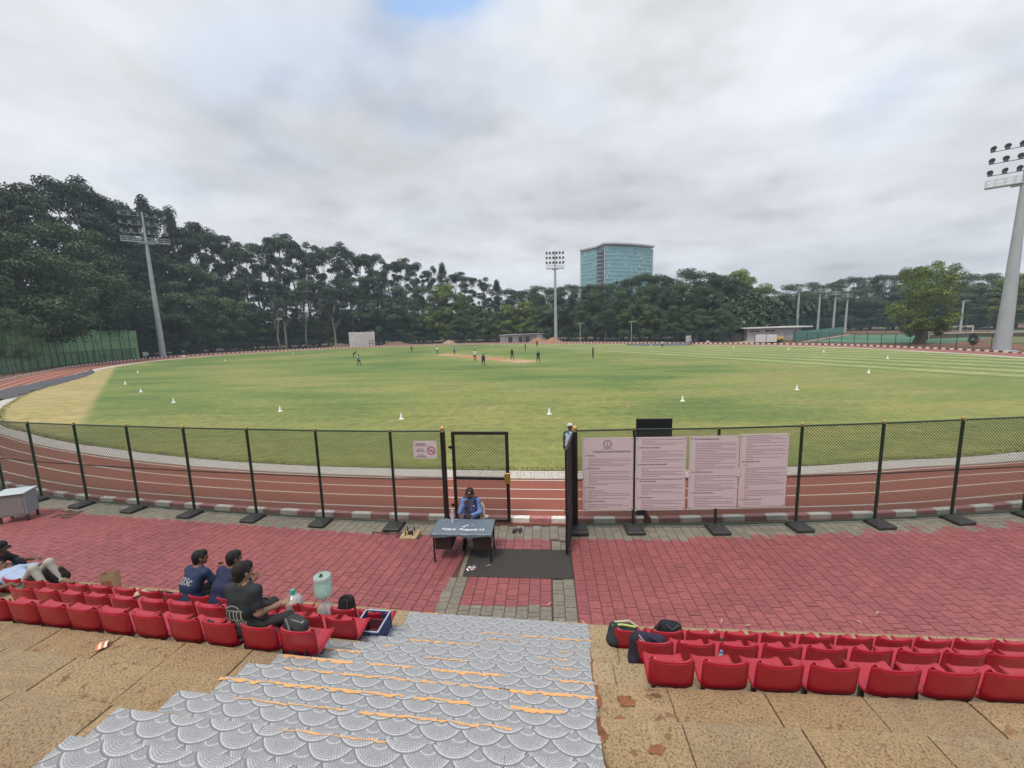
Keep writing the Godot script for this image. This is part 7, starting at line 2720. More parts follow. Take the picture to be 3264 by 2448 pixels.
func make_stand_items() -> void:
	var blk := Color(0.011, 0.010, 0.012)
	var gry := Color(0.030, 0.031, 0.034)
	var nvy := Color(0.012, 0.016, 0.045)
	# left block, from the far end
	soft_bag("backpack", "round black hooded backpack on the front seats beside the lying man", "backpack", Vector3(-9.42, 0.58, -6.36), 0.2, [[Vector3(0, 0.09, 0), Vector3(0, 0.14, 0), 0.16, 0.15, Color(0.014, 0.008, 0.011)], [Vector3(-0.10, 0.10, 0.02), Vector3(0.12, 0.12, 0.0), 0.12, 0.12, Color(0.014, 0.008, 0.011)], [Vector3(0.05, 0.2, 0), Vector3(0.1, 0.26, 0), 0.11, 0.07, Color(0.014, 0.008, 0.011)]], [[[Vector3(0.06, 0.34, 0.0), Vector3(0.20, 0.24, 0.06), Vector3(0.22, 0.05, 0.08)], 0.014, Color(0.03, 0.008, 0.012)]], [], [])
	# paper bag: open-topped carrier of folded paper
	var pb := thing("paper_bag", "open brown paper bag standing at the front edge of the stand", "paper bag", Vector3(-8.80, 0.145, -6.78), 0.35)
	var kraft := mat(lin(0.42, 0.27, 0.16), 0.9)
	var pg := Geo.new()
	var c4 := [Vector3(-0.12, 0, 0.08), Vector3(0.12, 0, 0.08), Vector3(0.12, 0, -0.08), Vector3(-0.12, 0, -0.08)]
	for k in 4:
		var a: Vector3 = c4[k]
		var b: Vector3 = c4[(k + 1) % 4]
		var up := Vector3(0, 0.40 + 0.02 * sin(k * 2.0), 0)
		var up2 := Vector3(0, 0.40 + 0.02 * sin((k + 1) * 2.0), 0)
		var m0 := (a + b) * 0.5 * (0.93 if k % 2 else 1.0)
		pg.quad(a, m0, m0 + (up + up2) * 0.5, a * 1.02 + up)
		pg.quad(m0, b, b * 1.02 + up2, m0 + (up + up2) * 0.5)
	pg.quad(c4[0], c4[3], c4[2], c4[1])
	build(pg, "paper", kraft, pb)
	var pgl := Geo.new()
	pgl.box(Vector3(-0.02, 0.2, 0.084), Vector3(0.16, 0.14, 0.002), Basis(), 0.0)
	build(pgl, "printed_patch", mat(lin(0.34, 0.13, 0.09), 0.9), pb)
	# sun hat on the middle row
	var hat := thing("sun_hat", "floppy beige patterned sun hat lying on a front row seat", "hat", Vector3(-7.12, 0.60, -5.86), 0.4)
	var hg := Geo.new()
	hg.lathe([Vector2(0.17, 0.02), Vector2(0.15, 0.05), Vector2(0.105, 0.07), Vector2(0.10, 0.14), Vector2(0.07, 0.175), Vector2(0.001, 0.185)], 16, Transform3D(Basis(Vector3.BACK, -0.35), Vector3(0, 0.05, 0)))
	build(hg, "crown", mat(lin(0.44, 0.36, 0.23), 0.9), hat)
	var hs := Geo.new()
	hs.ball(Vector3(0.05, 0.17, 0.10), Vector3(0.035, 0.05, 0.012), 8, 6)
	hs.ball(Vector3(-0.06, 0.16, 0.095), Vector3(0.03, 0.035, 0.012), 8, 6)
	build(hs, "dark_pattern", mat(lin(0.11, 0.085, 0.06), 0.9), hat)
	soft_bag("shoulder_bag", "black slack shoulder bag on the front seat left of the IISc man", "bag", Vector3(-6.92, 0.58, -5.98), 0.3, [[Vector3(-0.14, 0.05, 0), Vector3(0.16, 0.05, 0), 0.085, 0.08, blk], [Vector3(-0.06, 0.1, 0), Vector3(0.06, 0.1, 0.02), 0.08, 0.06, gry]], [[[Vector3(-0.1, 0.12, 0), Vector3(0.12, 0.19, 0.05), Vector3(0.35, 0.1, 0.1)], 0.014, blk]], [], [])
	soft_bag("duffel_bag", "navy duffel bag on the front row right of the seated men", "bag", Vector3(-4.98, 0.58, -5.82), 0.15, [[Vector3(-0.2, 0.10, 0), Vector3(0.2, 0.10, 0), 0.11, 0.11, nvy], [Vector3(-0.06, 0.16, 0.02), Vector3(0.12, 0.17, 0.0), 0.09, 0.08, Color(0.016, 0.024, 0.07)]], [[[Vector3(-0.2, 0.18, 0.05), Vector3(0.0, 0.28, 0.08), Vector3(0.22, 0.19, 0.05)], 0.016, blk]], [[Vector3(0.02, 0.21, 0.06), Vector3(0.22, 0.012, 0.03), 0.3, gry]], [])
	soft_bag("kit_bag", "tall black kit bag slumped between two front row seats", "bag", Vector3(-4.62, 0.15, -5.62), 0.0, [[Vector3(0, 0.10, 0.05), Vector3(0.02, 0.5, 0.0), 0.09, 0.085, Color(0.02, 0.02, 0.023)], [Vector3(0.02, 0.5, 0), Vector3(0.12, 0.72, -0.04), 0.08, 0.07, Color(0.016, 0.017, 0.02)], [Vector3(0.10, 0.70, -0.03), Vector3(0.16, 0.70, -0.03), 0.07, 0.06, Color(0.02, 0.02, 0.023)]], [[[Vector3(-0.04, 0.30, 0.12), Vector3(0.03, 0.25, 0.14), Vector3(0.06, 0.34, 0.12)], 0.012, Color(0.5, 0.5, 0.48)]], [], [])
	jug("water_jug", "clear water jug with a green cap standing on a front row seat", Vector3(-4.17, 0.585, -5.70), false)
	jug("water_jug", "teal water jug turned upside down on a clear dispenser", Vector3(-3.56, 0.985, -5.57), true)
	var dsp := thing("water_dispenser", "clear plastic dispenser stand under the upturned teal jug", "dispenser", Vector3(-3.56, 0.585, -5.57), 0.0)
	var dg := Geo.new()
	dg.lathe([Vector2(0.001, 0.0), Vector2(0.11, 0.003), Vector2(0.125, 0.03), Vector2(0.115, 0.12), Vector2(0.125, 0.22), Vector2(0.12, 0.30), Vector2(0.07, 0.35), Vector2(0.045, 0.41)], 18)
	build(dg, "stand_body", M.clearplastic, dsp)
	var dt := Geo.new()
	dt.rod(Vector3(0.05, 0.16, 0.10), Vector3(0.07, 0.16, 0.17), 0.018, 0.014, 8)
	dt.box(Vector3(0.07, 0.17, 0.17), Vector3(0.05, 0.03, 0.03), Basis(), 0.006)
	build(dt, "tap", M.whiteprint, dsp)
	soft_bag("backpack", "black ribbed backpack upright on the front row seat nearest the stairs", "backpack", Vector3(-3.28, 0.58, -5.70), 0.1, [[Vector3(-0.05, 0.10, 0), Vector3(-0.04, 0.30, -0.02), 0.10, 0.085, blk], [Vector3(0.05, 0.10, 0), Vector3(0.04, 0.30, -0.02), 0.10, 0.085, blk]], [[[Vector3(-0.06, 0.38, 0.03), Vector3(0, 0.43, 0.03), Vector3(0.06, 0.38, 0.03)], 0.010, blk], [[Vector3(0.05, 0.36, 0.06), Vector3(0.06, 0.2, 0.12), Vector3(0.06, 0.05, 0.11)], 0.016, gry]], [], [[Vector3(0, 0.14, 0.07), Vector3(0.10, 0.09, 0.05), gry]])
	# crates at the foot of the stairs
	var cr := thing("plastic_crate", "navy blue slatted plastic crate beside the lower stairs", "crate", Vector3(-2.66, 0.612, -5.27), -0.04)
	var cb := mat(lin(0.022, 0.042, 0.13), 0.5)
	var cw := 0.38
	var cd := 0.43
	var chh := 0.28
	var cg := Geo.new()
	cg.box(Vector3(0, 0.012, 0), Vector3(cw, 0.02, cd))
	for s in [-1.0, 1.0]:
		for y in [0.05, 0.15, 0.23]:
			cg.box(Vector3(s * cw * 0.5, y, 0), Vector3(0.014, 0.045, cd - 0.02), Basis(), 0.003)
			cg.box(Vector3(0, y, s * cd * 0.5), Vector3(cw - 0.02, 0.045, 0.014), Basis(), 0.003)
		for k in 5:
			cg.box(Vector3(s * (cw * 0.5 - 0.001), 0.15, lerpf(-cd * 0.5, cd * 0.5, k / 4.0)), Vector3(0.018, 0.26, 0.03), Basis(), 0.004)
		for k in 4:
			cg.box(Vector3(lerpf(-cw * 0.5, cw * 0.5, k / 3.0), 0.15, s * (cd * 0.5 - 0.001)), Vector3(0.03, 0.26, 0.018), Basis(), 0.004)
		cg.box(Vector3(s * (cw * 0.5 + 0.004), chh, 0), Vector3(0.03, 0.025, cd + 0.03), Basis(), 0.006)
		cg.box(Vector3(0, chh + 0.0015, s * (cd * 0.5 + 0.004)), Vector3(cw + 0.01, 0.025, 0.03), Basis(), 0.006)
	build(cg, "crate_body", cb, cr)
	var rim := Geo.new()
	for s in [-1.0, 1.0]:
		rim.box(Vector3(s * (cw * 0.5 + 0.004), chh + 0.0145, 0), Vector3(0.022, 0.004, cd + 0.028))
		rim.box(Vector3(0, chh + 0.016, s * (cd * 0.5 + 0.004)), Vector3(cw - 0.02, 0.004, 0.022))
	build(rim, "worn_rim", mat(lin(0.32, 0.36, 0.47), 0.6), cr)
	var c2 := thing("plastic_crate", "maroon crate with paper scraps set inside the navy crate", "crate", Vector3(-2.67, 0.637, -5.25), -0.04)
	var mr := mat(lin(0.10, 0.022, 0.028), 0.55)
	var mg := Geo.new()
	mg.box(Vector3(0, 0.012, 0), Vector3(0.27, 0.02, 0.32))
	for s in [-1.0, 1.0]:
		mg.box(Vector3(s * 0.135, 0.10, 0), Vector3(0.012, 0.17, 0.32), Basis(), 0.003)
		mg.box(Vector3(0, 0.10, s * 0.16), Vector3(0.26, 0.17, 0.012), Basis(), 0.003)
	build(mg, "crate_body", mr, c2)
	for k in 4:
		var sc := Geo.new()
		sc.box(Vector3(rnd(-0.05, 0.1), 0.055 + k * 0.022, rnd(0.0, 0.15)), Vector3(rnd(0.06, 0.12), 0.006, rnd(0.05, 0.09)), Basis(Vector3(rnd(-1, 1), 2, rnd(-1, 1)).normalized(), rnd(0, 3)) * Basis(Vector3.RIGHT, rnd(-0.4, 0.4)))
		build(sc, "paper_scrap", mat([lin(0.55, 0.12, 0.06), lin(0.60, 0.45, 0.30), lin(0.5, 0.2, 0.1), lin(0.6, 0.5, 0.42)][k], 0.8), c2)
	# backpack on the last seat of the back row
	soft_bag("backpack", "black and grey backpack on the back row seat nearest the stairs", "backpack", Vector3(-3.06, 1.50, -4.19), -0.35, [[Vector3(-0.10, 0.10, 0.0), Vector3(0.14, 0.06, 0.05), 0.12, 0.09, blk], [Vector3(-0.10, 0.18, -0.03), Vector3(0.08, 0.19, -0.02), 0.085, 0.07, gry], [Vector3(0.12, 0.0, 0.12), Vector3(0.17, -0.10, 0.14), 0.07, 0.05, blk]], [[[Vector3(0.20, 0.12, 0.06), Vector3(0.30, 0.08, 0.12), Vector3(0.30, -0.06, 0.16), Vector3(0.20, -0.12, 0.17)], 0.013, blk], [[Vector3(-0.14, 0.25, 0.04), Vector3(0.0, 0.22, 0.10), Vector3(0.08, 0.10, 0.15)], 0.014, Color(0.10, 0.10, 0.105)]], [[Vector3(0.18, 0.03, 0.13), Vector3(0.07, 0.07, 0.012), 0.2, Color(0.40, 0.02, 0.03)], [Vector3(0.02, 0.25, 0.0), Vector3(0.2, 0.012, 0.04), 0.2, Color(0.16, 0.16, 0.17)]], [])
	# striped cloth on a back row seat
	var cl := thing("striped_cloth", "black and white striped cloth tucked on the back row seat by the man in charcoal", "cloth", Vector3(-4.14, 1.50, -4.17), 0.0)
	for k in 5:
		var sg := Geo.new()
		sg.box(Vector3(0.012 * sin(k * 2.0), 0.22 - k * 0.045, 0.02 + 0.012 * k), Vector3(0.09, 0.05, 0.02), Basis(Vector3.BACK, -0.4), 0.008)
		build(sg, "stripe", M.ink if k % 2 == 0 else M.whiteprint, cl)
	# packet on the stone
	var pk := thing("snack_packet", "crumpled orange and white snack packet on the rough stone step", "packet", Vector3(-5.37, 1.535, -3.93), 0.7)
	var cols := [lin(0.62, 0.16, 0.05), lin(0.66, 0.60, 0.52), lin(0.66, 0.20, 0.05), lin(0.70, 0.62, 0.50)]
	for k in 4:
		var g := Geo.new()
		var P := PackedVector3Array()
		for j in 5:
			for i in 5:
				P.append(Vector3(-0.05 + k * 0.026 + i * 0.0065, 0.006 + 0.022 * sin(PI * j / 4.0) * (0.7 + 0.3 * sin(k * 2.3)) + 0.004 * sin(i * 2.0 + j * 3.0 + k), -0.07 + j * 0.035))
		g.sheet(P, 5, 5, false, true)
		build(g, "wrapper_stripe", mat(cols[k], 0.4), pk)
	# right block
	soft_bag("backpack", "dark green backpack with a lime stripe on the first right hand seat", "backpack", Vector3(1.05, 0.58, -5.40), 0.1, [[Vector3(-0.16, 0.08, 0.02), Vector3(-0.12, 0.22, -0.04), 0.10, 0.075, Color(0.018, 0.028, 0.035)], [Vector3(-0.1, 0.18, -0.06), Vector3(0.15, 0.16, -0.06), 0.085, 0.07, Color(0.018, 0.028, 0.030)]], [[[Vector3(-0.16, 0.27, -0.02), Vector3(-0.02, 0.275, -0.02), Vector3(0.18, 0.22, -0.03)], 0.016, Color(0.42, 0.50, 0.16)], [[Vector3(-0.12, 0.29, -0.06), Vector3(0.1, 0.285, -0.08), Vector3(0.22, 0.20, -0.06)], 0.014, Color(0.45, 0.48, 0.33)]], [], [])
	soft_bag("backpack", "humped black backpack on the second right hand seat of the front row", "backpack", Vector3(1.68, 0.58, -5.42), 0.0, [[Vector3(-0.08, 0.14, 0), Vector3(0.10, 0.14, 0), 0.13, 0.12, blk], [Vector3(-0.05, 0.27, 0.02), Vector3(0.09, 0.27, 0.02), 0.10, 0.09, blk]], [[[Vector3(-0.12, 0.35, 0.05), Vector3(-0.26, 0.20, 0.10), Vector3(-0.34, 0.03, 0.13)], 0.02, Color(0.022, 0.012, 0.012)], [[Vector3(-0.05, 0.36, 0.08), Vector3(0.02, 0.31, 0.115), Vector3(0.12, 0.35, 0.08)], 0.010, Color(0.07, 0.07, 0.07)]], [], [])
	soft_bag("sports_bag", "purple and black sports bag drooping over the first seat of the right middle row", "bag", Vector3(1.20, 1.03, -4.63), 0.0, [[Vector3(-0.17, 0.06, 0.02), Vector3(-0.16, 0.26, 0.0), 0.075, 0.07, Color(0.016, 0.012, 0.024)], [Vector3(-0.1, 0.26, -0.03), Vector3(0.16, 0.22, -0.05), 0.075, 0.06, Color(0.020, 0.017, 0.042)], [Vector3(-0.2, 0.04, 0.06), Vector3(-0.2, -0.18, 0.10), 0.05, 0.04, Color(0.026, 0.014, 0.04)]], [[[Vector3(-0.12, 0.34, 0.03), Vector3(-0.06, 0.28, 0.06), Vector3(-0.10, 0.22, 0.07), Vector3(-0.15, 0.28, 0.05)], 0.012, Color(0.28, 0.29, 0.32)], [[Vector3(0.0, 0.30, 0.0), Vector3(0.1, 0.27, 0.03), Vector3(0.22, 0.2, 0.02)], 0.018, Color(0.02, 0.016, 0.05)]], [], [])
	soft_bag("pouch", "small dark pouch on the front row between the third and fourth right hand seats", "bag", Vector3(2.45, 0.585, -5.42), 0.0, [[Vector3(-0.05, 0.045, 0), Vector3(0.07, 0.04, 0), 0.05, 0.045, Color(0.014, 0.016, 0.024)]], [], [], [])
	var wb := thing("water_bottle", "clear bottle with a blue cap on the right middle row", "bottle", Vector3(2.02, 1.04, -4.50), 0.0)
	var bg := Geo.new()
	bg.lathe([Vector2(0.001, 0.0), Vector2(0.036, 0.001), Vector2(0.038, 0.03), Vector2(0.036, 0.11), Vector2(0.038, 0.16), Vector2(0.025, 0.20), Vector2(0.014, 0.225)], 14)
	build(bg, "bottle", M.clearplastic, wb)
	var bc := Geo.new()
	bc.rod(Vector3(0, 0.22, 0), Vector3(0, 0.245, 0), 0.017, 0.017, 10)
	build(bc, "cap", mat(lin(0.12, 0.22, 0.55), 0.4), wb)
	# bolt sockets along the front strip before the right-hand seats
	var hs2 := Geo.new()
	for k in 16:
		hs2.box(Vector3(3.3 + k * 0.245 + (0.06 if k % 2 else 0.0), 0.152, -6.02), Vector3(0.035, 0.006, 0.03), Basis(Vector3.UP, 0.5))
	var so := build(hs2, "bolt_sockets", M.ink, get_node("grandstand_001"))
	so.set_meta("kind", "stuff")

# ---------------------------------------------------------------- things on the paving
func make_pavement_items() -> void:
	var mt := thing("door_mat", "long black rubber mat lying between the desk and the stairs", "mat", Vector3(-0.68, 0, -8.28), 0.0)
	var g := Geo.new()
	var P := PackedVector3Array()
	for j in 9:
		for i in 19:
			P.append(Vector3(lerpf(-1.15, 1.15, i / 18.0), 0.012 + 0.003 * sin(i * 1.7 + j), lerpf(0.53, -0.53, j / 8.0)))
	g.sheet(P, 19, 9)
	build(g, "mat_top", tmat(noise_tex(0.06, 210, shade(0.052, 0.046, 0.043, 0.25), 256, 4), 1.5, 0.95, noise_tex(0.25, 211, [], 256, 3, true, 8.0), 0.8), mt)
	var e := Geo.new()
	for s in [-1.0, 1.0]:
		e.box(Vector3(0, 0.008, s * 0.53), Vector3(2.30, 0.016, 0.02), Basis(), 0.003)
		e.box(Vector3(s * 1.15, 0.0085, 0), Vector3(0.02, 0.016, 1.04), Basis(), 0.003)
	build(e, "mat_edge", M.rubber, mt)
	var fl := thing("torn_paper", "cluster of torn pink and white paper flakes on the black mat", "paper scraps", Vector3(-1.70, 0.017, -8.02), 0.0)
	for k in 26:
		var q := Geo.new()
		var p := Vector2(rnd(-1, 1), rnd(-1, 1))
		if p.length() > 1.0: p = p.normalized() * 0.7
		q.box(Vector3(p.x * 0.12 + p.y * 0.04, 0.002 + k * 0.0001, p.y * -0.09), Vector3(rnd(0.02, 0.045), 0.003, rnd(0.012, 0.03)), Basis(Vector3.UP, rnd(0, 3)))
		piece(q.mesh(), "flake", M.whiteprint if k % 3 else mat(lin(0.55, 0.25, 0.28), 0.8), fl)
	# sandals
	for s in 2:
		var sd := thing("sandal", ["black slip on sandal, left of the pair by the gate", "black slip on sandal, right of the pair by the gate"][s], "sandal", Vector3(-0.87 + s * 0.13, 0.0, -9.68 + s * -0.03), 2.7 + s * 0.35, "pair of sandals at the gate")
		var so := Geo.new()
		var Q := PackedVector2Array()
		for k in 14:
			var a := TAU * k / 14
			Q.append(Vector2(cos(a) * (0.045 + 0.008 * sin(a)), sin(a) * 0.13))
		so.plate(Q, 0.03, 0.028)
		build(so, "sole", M.rubber, sd)
		var st := Geo.new()
		var P2 := PackedVector3Array()
		for j in 3:
			for i in 6:
				var a := lerpf(0.0, PI, i / 5.0)
				P2.append(Vector3(cos(a) * 0.05, 0.025 + sin(a) * 0.05, -0.07 + j * 0.035))
		st.sheet(P2, 6, 3)
		build(st, "strap", M.ink, sd)
	# bolted base left from a removed post
	var an := thing("anchor_base", "square concrete pad with four upright bolts left of the desk", "anchor base", Vector3(-3.54, 0, -9.42), 0.02)
	var pad := Geo.new()
	pad.box(Vector3(0, 0.006, 0), Vector3(0.44, 0.05, 0.42), Basis(), 0.008)
	build(pad, "pad", tmat(noise_tex(0.03, 220, shade(0.36, 0.26, 0.15, 0.2), 256, 4), 1.0, 0.9), an)
	for x in [-0.09, 0.09]:
		for z in [-0.09, 0.09]:
			var b := Geo.new()
			b.rod(Vector3(x, 0.03, z), Vector3(x, 0.20, z), 0.012, 0.012, 6)
			var bo := build(b, "bolt", M.black, an)
			var nt := Geo.new()
			nt.rod(Vector3(x, 0.09, z), Vector3(x, 0.115, z), 0.024, 0.024, 6)
			build(nt, "nut", M.black, bo)
	var stub := Geo.new()
	stub.ball(Vector3(0.01, 0.06, 0.0), Vector3(0.075, 0.055, 0.065), 9, 6)
	build(stub, "rust_stub", mat(lin(0.02, 0.015, 0.013), 0.9), an)
	# electrical cabinet at the left edge
	var cb := thing("electrical_cabinet", "grey metal electrical cabinet on a low stand at the left edge", "cabinet", Vector3(-15.53, 0, -9.98), 0.42)
	var bx := Geo.new()
	bx.box(Vector3(0, 0.52, 0), Vector3(0.66, 0.66, 0.46), Basis(), 0.01)
	build(bx, "housing", mat(lin(0.27, 0.30, 0.33), 0.45), cb)
	var tp := Geo.new()
	tp.box(Vector3(0, 0.865, 0.01), Vector3(0.72, 0.03, 0.54), Basis(Vector3.RIGHT, 0.06), 0.006)
	build(tp, "rain_cover", mat(lin(0.42, 0.47, 0.50), 0.4), cb)
	var dr := Geo.new()
	dr.box(Vector3(0, 0.52, 0.236), Vector3(0.58, 0.58, 0.015), Basis(), 0.005)
	var dro := build(dr, "door", mat(lin(0.22, 0.21, 0.21), 0.5), cb)
	var hnd := Geo.new()
	hnd.box(Vector3(0.22, 0.52, 0.25), Vector3(0.02, 0.1, 0.02), Basis(), 0.004)
	build(hnd, "handle", M.steel, dro)
	for x in [-0.29, 0.29]:
		for z in [-0.19, 0.19]:
			var l := Geo.new()
			l.box(Vector3(x, 0.096, z), Vector3(0.05, 0.19, 0.05), Basis(), 0.004)
			build(l, "leg", mat(lin(0.06, 0.03, 0.025), 0.8), cb)
	# open drain slot in the paving: a dark pit with a steel lip
	var dn := Geo.new()
	dn.box(Vector3(-14.42, -0.09, -10.25), Vector3(0.62, 0.12, 0.17))
	build(dn, "drain_pit", M.ink, get_node("pavement"))
	var dl := Geo.new()
	dl.box(Vector3(-14.42, 0.0, -10.345), Vector3(0.70, 0.02, 0.03))
	dl.box(Vector3(-14.42, 0.0, -10.155), Vector3(0.70, 0.02, 0.03))
	build(dl, "drain_lip", M.mud, get_node("pavement"))
	# the black panel standing behind the fence
	var bp := thing("black_board", "black rectangular board standing behind the fence above the rule boards", "board", Vector3(2.55, 0, -11.6), 0.0)
	var bb := Geo.new()
	bb.box(Vector3(0.505, 1.75, 0), Vector3(1.01, 1.45, 0.05), Basis(), 0.008)
	build(bb, "panel", mat(lin(0.011, 0.011, 0.012), 0.35), bp)
	for x in [0.08, 0.93]:
		var l := Geo.new()
		l.rod(Vector3(x, 0, -0.06), Vector3(x, 2.4, -0.06), 0.025, 0.025, 8)
		l.rod(Vector3(x, 0, 0.5), Vector3(x, 1.3, -0.03), 0.02, 0.02, 8)
		build(l, "leg", M.darksteel, bp)
	var sp := Geo.new()
	for k in 14:
		sp.box(Vector3(rnd(0.08, 0.95), rnd(1.8, 2.4), 0.0265), Vector3(0.006, rnd(0.02, 0.05), 0.002))
	build(sp, "chalk_marks", mat(lin(0.12, 0.12, 0.12), 0.9), bp).set_meta("kind", "stuff")
	# red and black cloth caught at the foot of the fence
	soft_bag("jacket", "red and black jacket lying at the fence foot under the rule boards", "jacket", Vector3(2.40, 0.0, -10.45), 0.0, [[Vector3(-0.1, 0.30, 0.3), Vector3(0.05, 0.33, 0.3), 0.06, 0.06, Color(0.012, 0.010, 0.014)], [Vector3(0.08, 0.30, 0.3), Vector3(0.17, 0.14, 0.3), 0.06, 0.07, Color(0.16, 0.010, 0.016)], [Vector3(0.1, 0.1, 0.3), Vector3(0.2, 0.06, 0.3), 0.06, 0.06, Color(0.16, 0.010, 0.016)]], [], [], [])
	# dry leaves
	var spots := [[5.71, -6.97, 0.8], [5.23, -6.71, 2.0], [2.94, -6.64, 1.2], [3.35, -6.56, 0.2], [-0.02, -6.95, 0.9], [-1.34, -8.12, 0.5], [0.55, -6.47, 2.2]]
	var where := ["on the red paving far right, the larger one", "on the red paving far right, the smaller one", "on the red paving before the third right hand seat", "on the red paving before the fifth right hand seat", "on the path pavers right of the mat corner", "on the black mat by the desk leg", "at the right hand foot of the stairs"]
	for k in spots.size():
		var q = spots[k]
		var lf := thing("dry_leaf", "curled pale dry leaf " + where[k], "leaf", Vector3(q[0], 0.012 if k != 5 else 0.022, q[1]), q[2], "dry leaves on the paving")
		var lg := Geo.new()
		var LP := PackedVector3Array()
		for j in 3:
			for i in 7:
				var u := i / 6.0
				var w := 0.014 * sin(PI * clampf(u, 0.04, 0.96))
				LP.append(Vector3((u - 0.5) * 0.13, 0.03 * sin(PI * u) * (0.6 if k % 2 else 1.0) + 0.003 * absf(j - 1), (j - 1) * w + 0.02 * sin(PI * u)))
		lg.sheet(LP, 7, 3, false, true)
		build(lg, "blade", mat(lin(0.46, 0.28, 0.19), 0.8), lf)

# ---------------------------------------------------------------- things on the field and beyond
func make_field_items() -> void:
	var cone := Geo.new()
	cone.lathe([Vector2(0.155, 0.0), Vector2(0.155, 0.014), Vector2(0.10, 0.03), Vector2(0.085, 0.06), Vector2(0.033, 0.34), Vector2(0.026, 0.36), Vector2(0.001, 0.362)], 14)
	var cm := cone.mesh()
	var wh := mat(lin(0.74, 0.76, 0.70), 0.6)
	var spots := [[-62.7, -56.8, "far left, first beside the dry strip"], [-48.5, -42.3, "left, second along the dry strip"], [-39.4, -35.7, "left, third along the dry strip"], [-29.8, -29.45, "left, fourth along the dry strip"], [-18.03, -25.43, "left of the middle, nearest the long fence"], [-8.58, -22.67, "just above the no smoking sign"], [0.13, -23.6, "above the gate opening"], [8.96, -27.17, "above the black board"], [18.37, -31.0, "on the right half of the field"], [29.95, -40.0, "farther along the right half of the field"], [42.0, -53.4, "at the right in front of the big tree"], [43.0, -66.5, "on the striped turf below the court screen"], [36.3, -81.8, "on the striped turf right of the grey tarpaulin"], [42.0, -73.9, "on the striped turf below the pale shed"], [-67.2, -79.4, "far left on the green turf"], [-65.8, -100.2, "far away left of the sight screen"], [-16.4, -122.0, "far away before the low hut"], [6.79, -114.7, "far away right of the centre mast"], [24.4, -96.7, "far away on the edge of the grey tarpaulin"]]
	var proto: Node3D = null
	for q in spots:
		var lb: String = "small white marker cone " + q[2]
		if proto == null:
			proto = thing("marker_cone", lb, "cone", Vector3(q[0], 0.03, q[1]), 0.0, "white boundary cones on the field")
			inst("cone", cm, wh, proto)
		else:
			copy(proto, "marker_cone", lb, Vector3(q[0], 0.03, q[1]))
	var oc := thing("marker_cone", "single orange marker cone on the near field right of the gate", "cone", Vector3(5.08, 0.03, -25.5))
	inst("cone", cm, mat(lin(0.50, 0.27, 0.12), 0.6), oc)
	oc.scale = Vector3.ONE * 0.72
	var st := [[-19.52, -81.4, "yellow stumps at the far end of the pitch, beside the batsman"], [-6.85, -65.79, "yellow stumps at the near end of the pitch"]]
	for q in st:
		var t := thing("wicket", q[2], "stumps", Vector3(q[0], 0.03, q[1]), 0.68, "wickets")
		for x in [-0.11, 0.0, 0.11]:
			var s := Geo.new()
			s.rod(Vector3(x, 0.06, 0), Vector3(x, 0.74, 0), 0.028, 0.025, 8)
			build(s, "stump", mat(lin(0.62, 0.36, 0.03), 0.5), t)
		var b := Geo.new()
		b.box(Vector3(0, 0.03, 0), Vector3(0.42, 0.06, 0.18), Basis(), 0.01)
		build(b, "base", mat(lin(0.62, 0.36, 0.03), 0.5), t)
		var bl := Geo.new()
		bl.rod(Vector3(-0.12, 0.75, 0), Vector3(0.12, 0.75, 0), 0.016, 0.016, 6)
		build(bl, "bails", mat(lin(0.62, 0.36, 0.03), 0.5), t)
	for q in [[-6.3, -65.1], [-18.9, -80.7]]:
		var cr := Geo.new()
		cr.box(Vector3(q[0], 0.034, q[1]), Vector3(2.6, 0.006, 0.12), Basis(Vector3.UP, 0.68))
		build(cr, "crease_line", mat(lin(0.7, 0.66, 0.6), 0.8), get_node("playing_field"))
	# tarpaulins
	tarp("grey crumpled tarpaulin roll lying along the track edge at the left", [Vector2(-49, -29.5), Vector2(-54.0, -35.6), Vector2(-58, -40), Vector2(-62.5, -46), Vector2(-68, -53), Vector2(-73, -58.5), Vector2(-75.6, -60.8)], [2.6, 3.2, 3.4, 2.9, 2.4, 1.6, 0.6], 0.35, Color(0.075, 0.078, 0.086), 5)
	tarp("grey tarpaulin spread in folds on the far right of the field", [Vector2(20.5, -104.0), Vector2(22.5, -101.5), Vector2(27, -98.4), Vector2(31, -97.4), Vector2(34.5, -98.8)], [1.2, 3.4, 4.4, 3.6, 0.8], 0.5, Color(0.10, 0.105, 0.115), 9)
	# small end of another cover at the very left
	tarp("folded blue grey sheet end just over the fence at the left edge", [Vector2(-39.5, -23.6), Vector2(-37.9, -24.4)], [0.8, 0.5], 0.3, Color(0.08, 0.095, 0.15), 13)
	# sand heaps
	var heaps := [[-35.5, -146.5, 2.9, 1.5, "pale sand heap behind the kerb between the sight screen and the grey hut", lin(0.40, 0.29, 0.19)], [-2.6, -134.5, 3.6, 2.0, "reddish sand heap before the grey hut, left of two", lin(0.36, 0.19, 0.12)], [2.2, -132.2, 3.8, 1.8, "reddish sand heap at the foot of the centre mast, right of two", lin(0.37, 0.20, 0.125)], [-57, -151, 5.5, 1.4, "low brown earth heap right of the sight screen", lin(0.22, 0.13, 0.085)], [-76, -146, 5.0, 1.3, "low brown earth heap left of the sight screen", lin(0.20, 0.12, 0.08)], [50.5, -101.5, 4.5, 0.7, "low spread of rubble before the pale shed", lin(0.32, 0.24, 0.17)]]
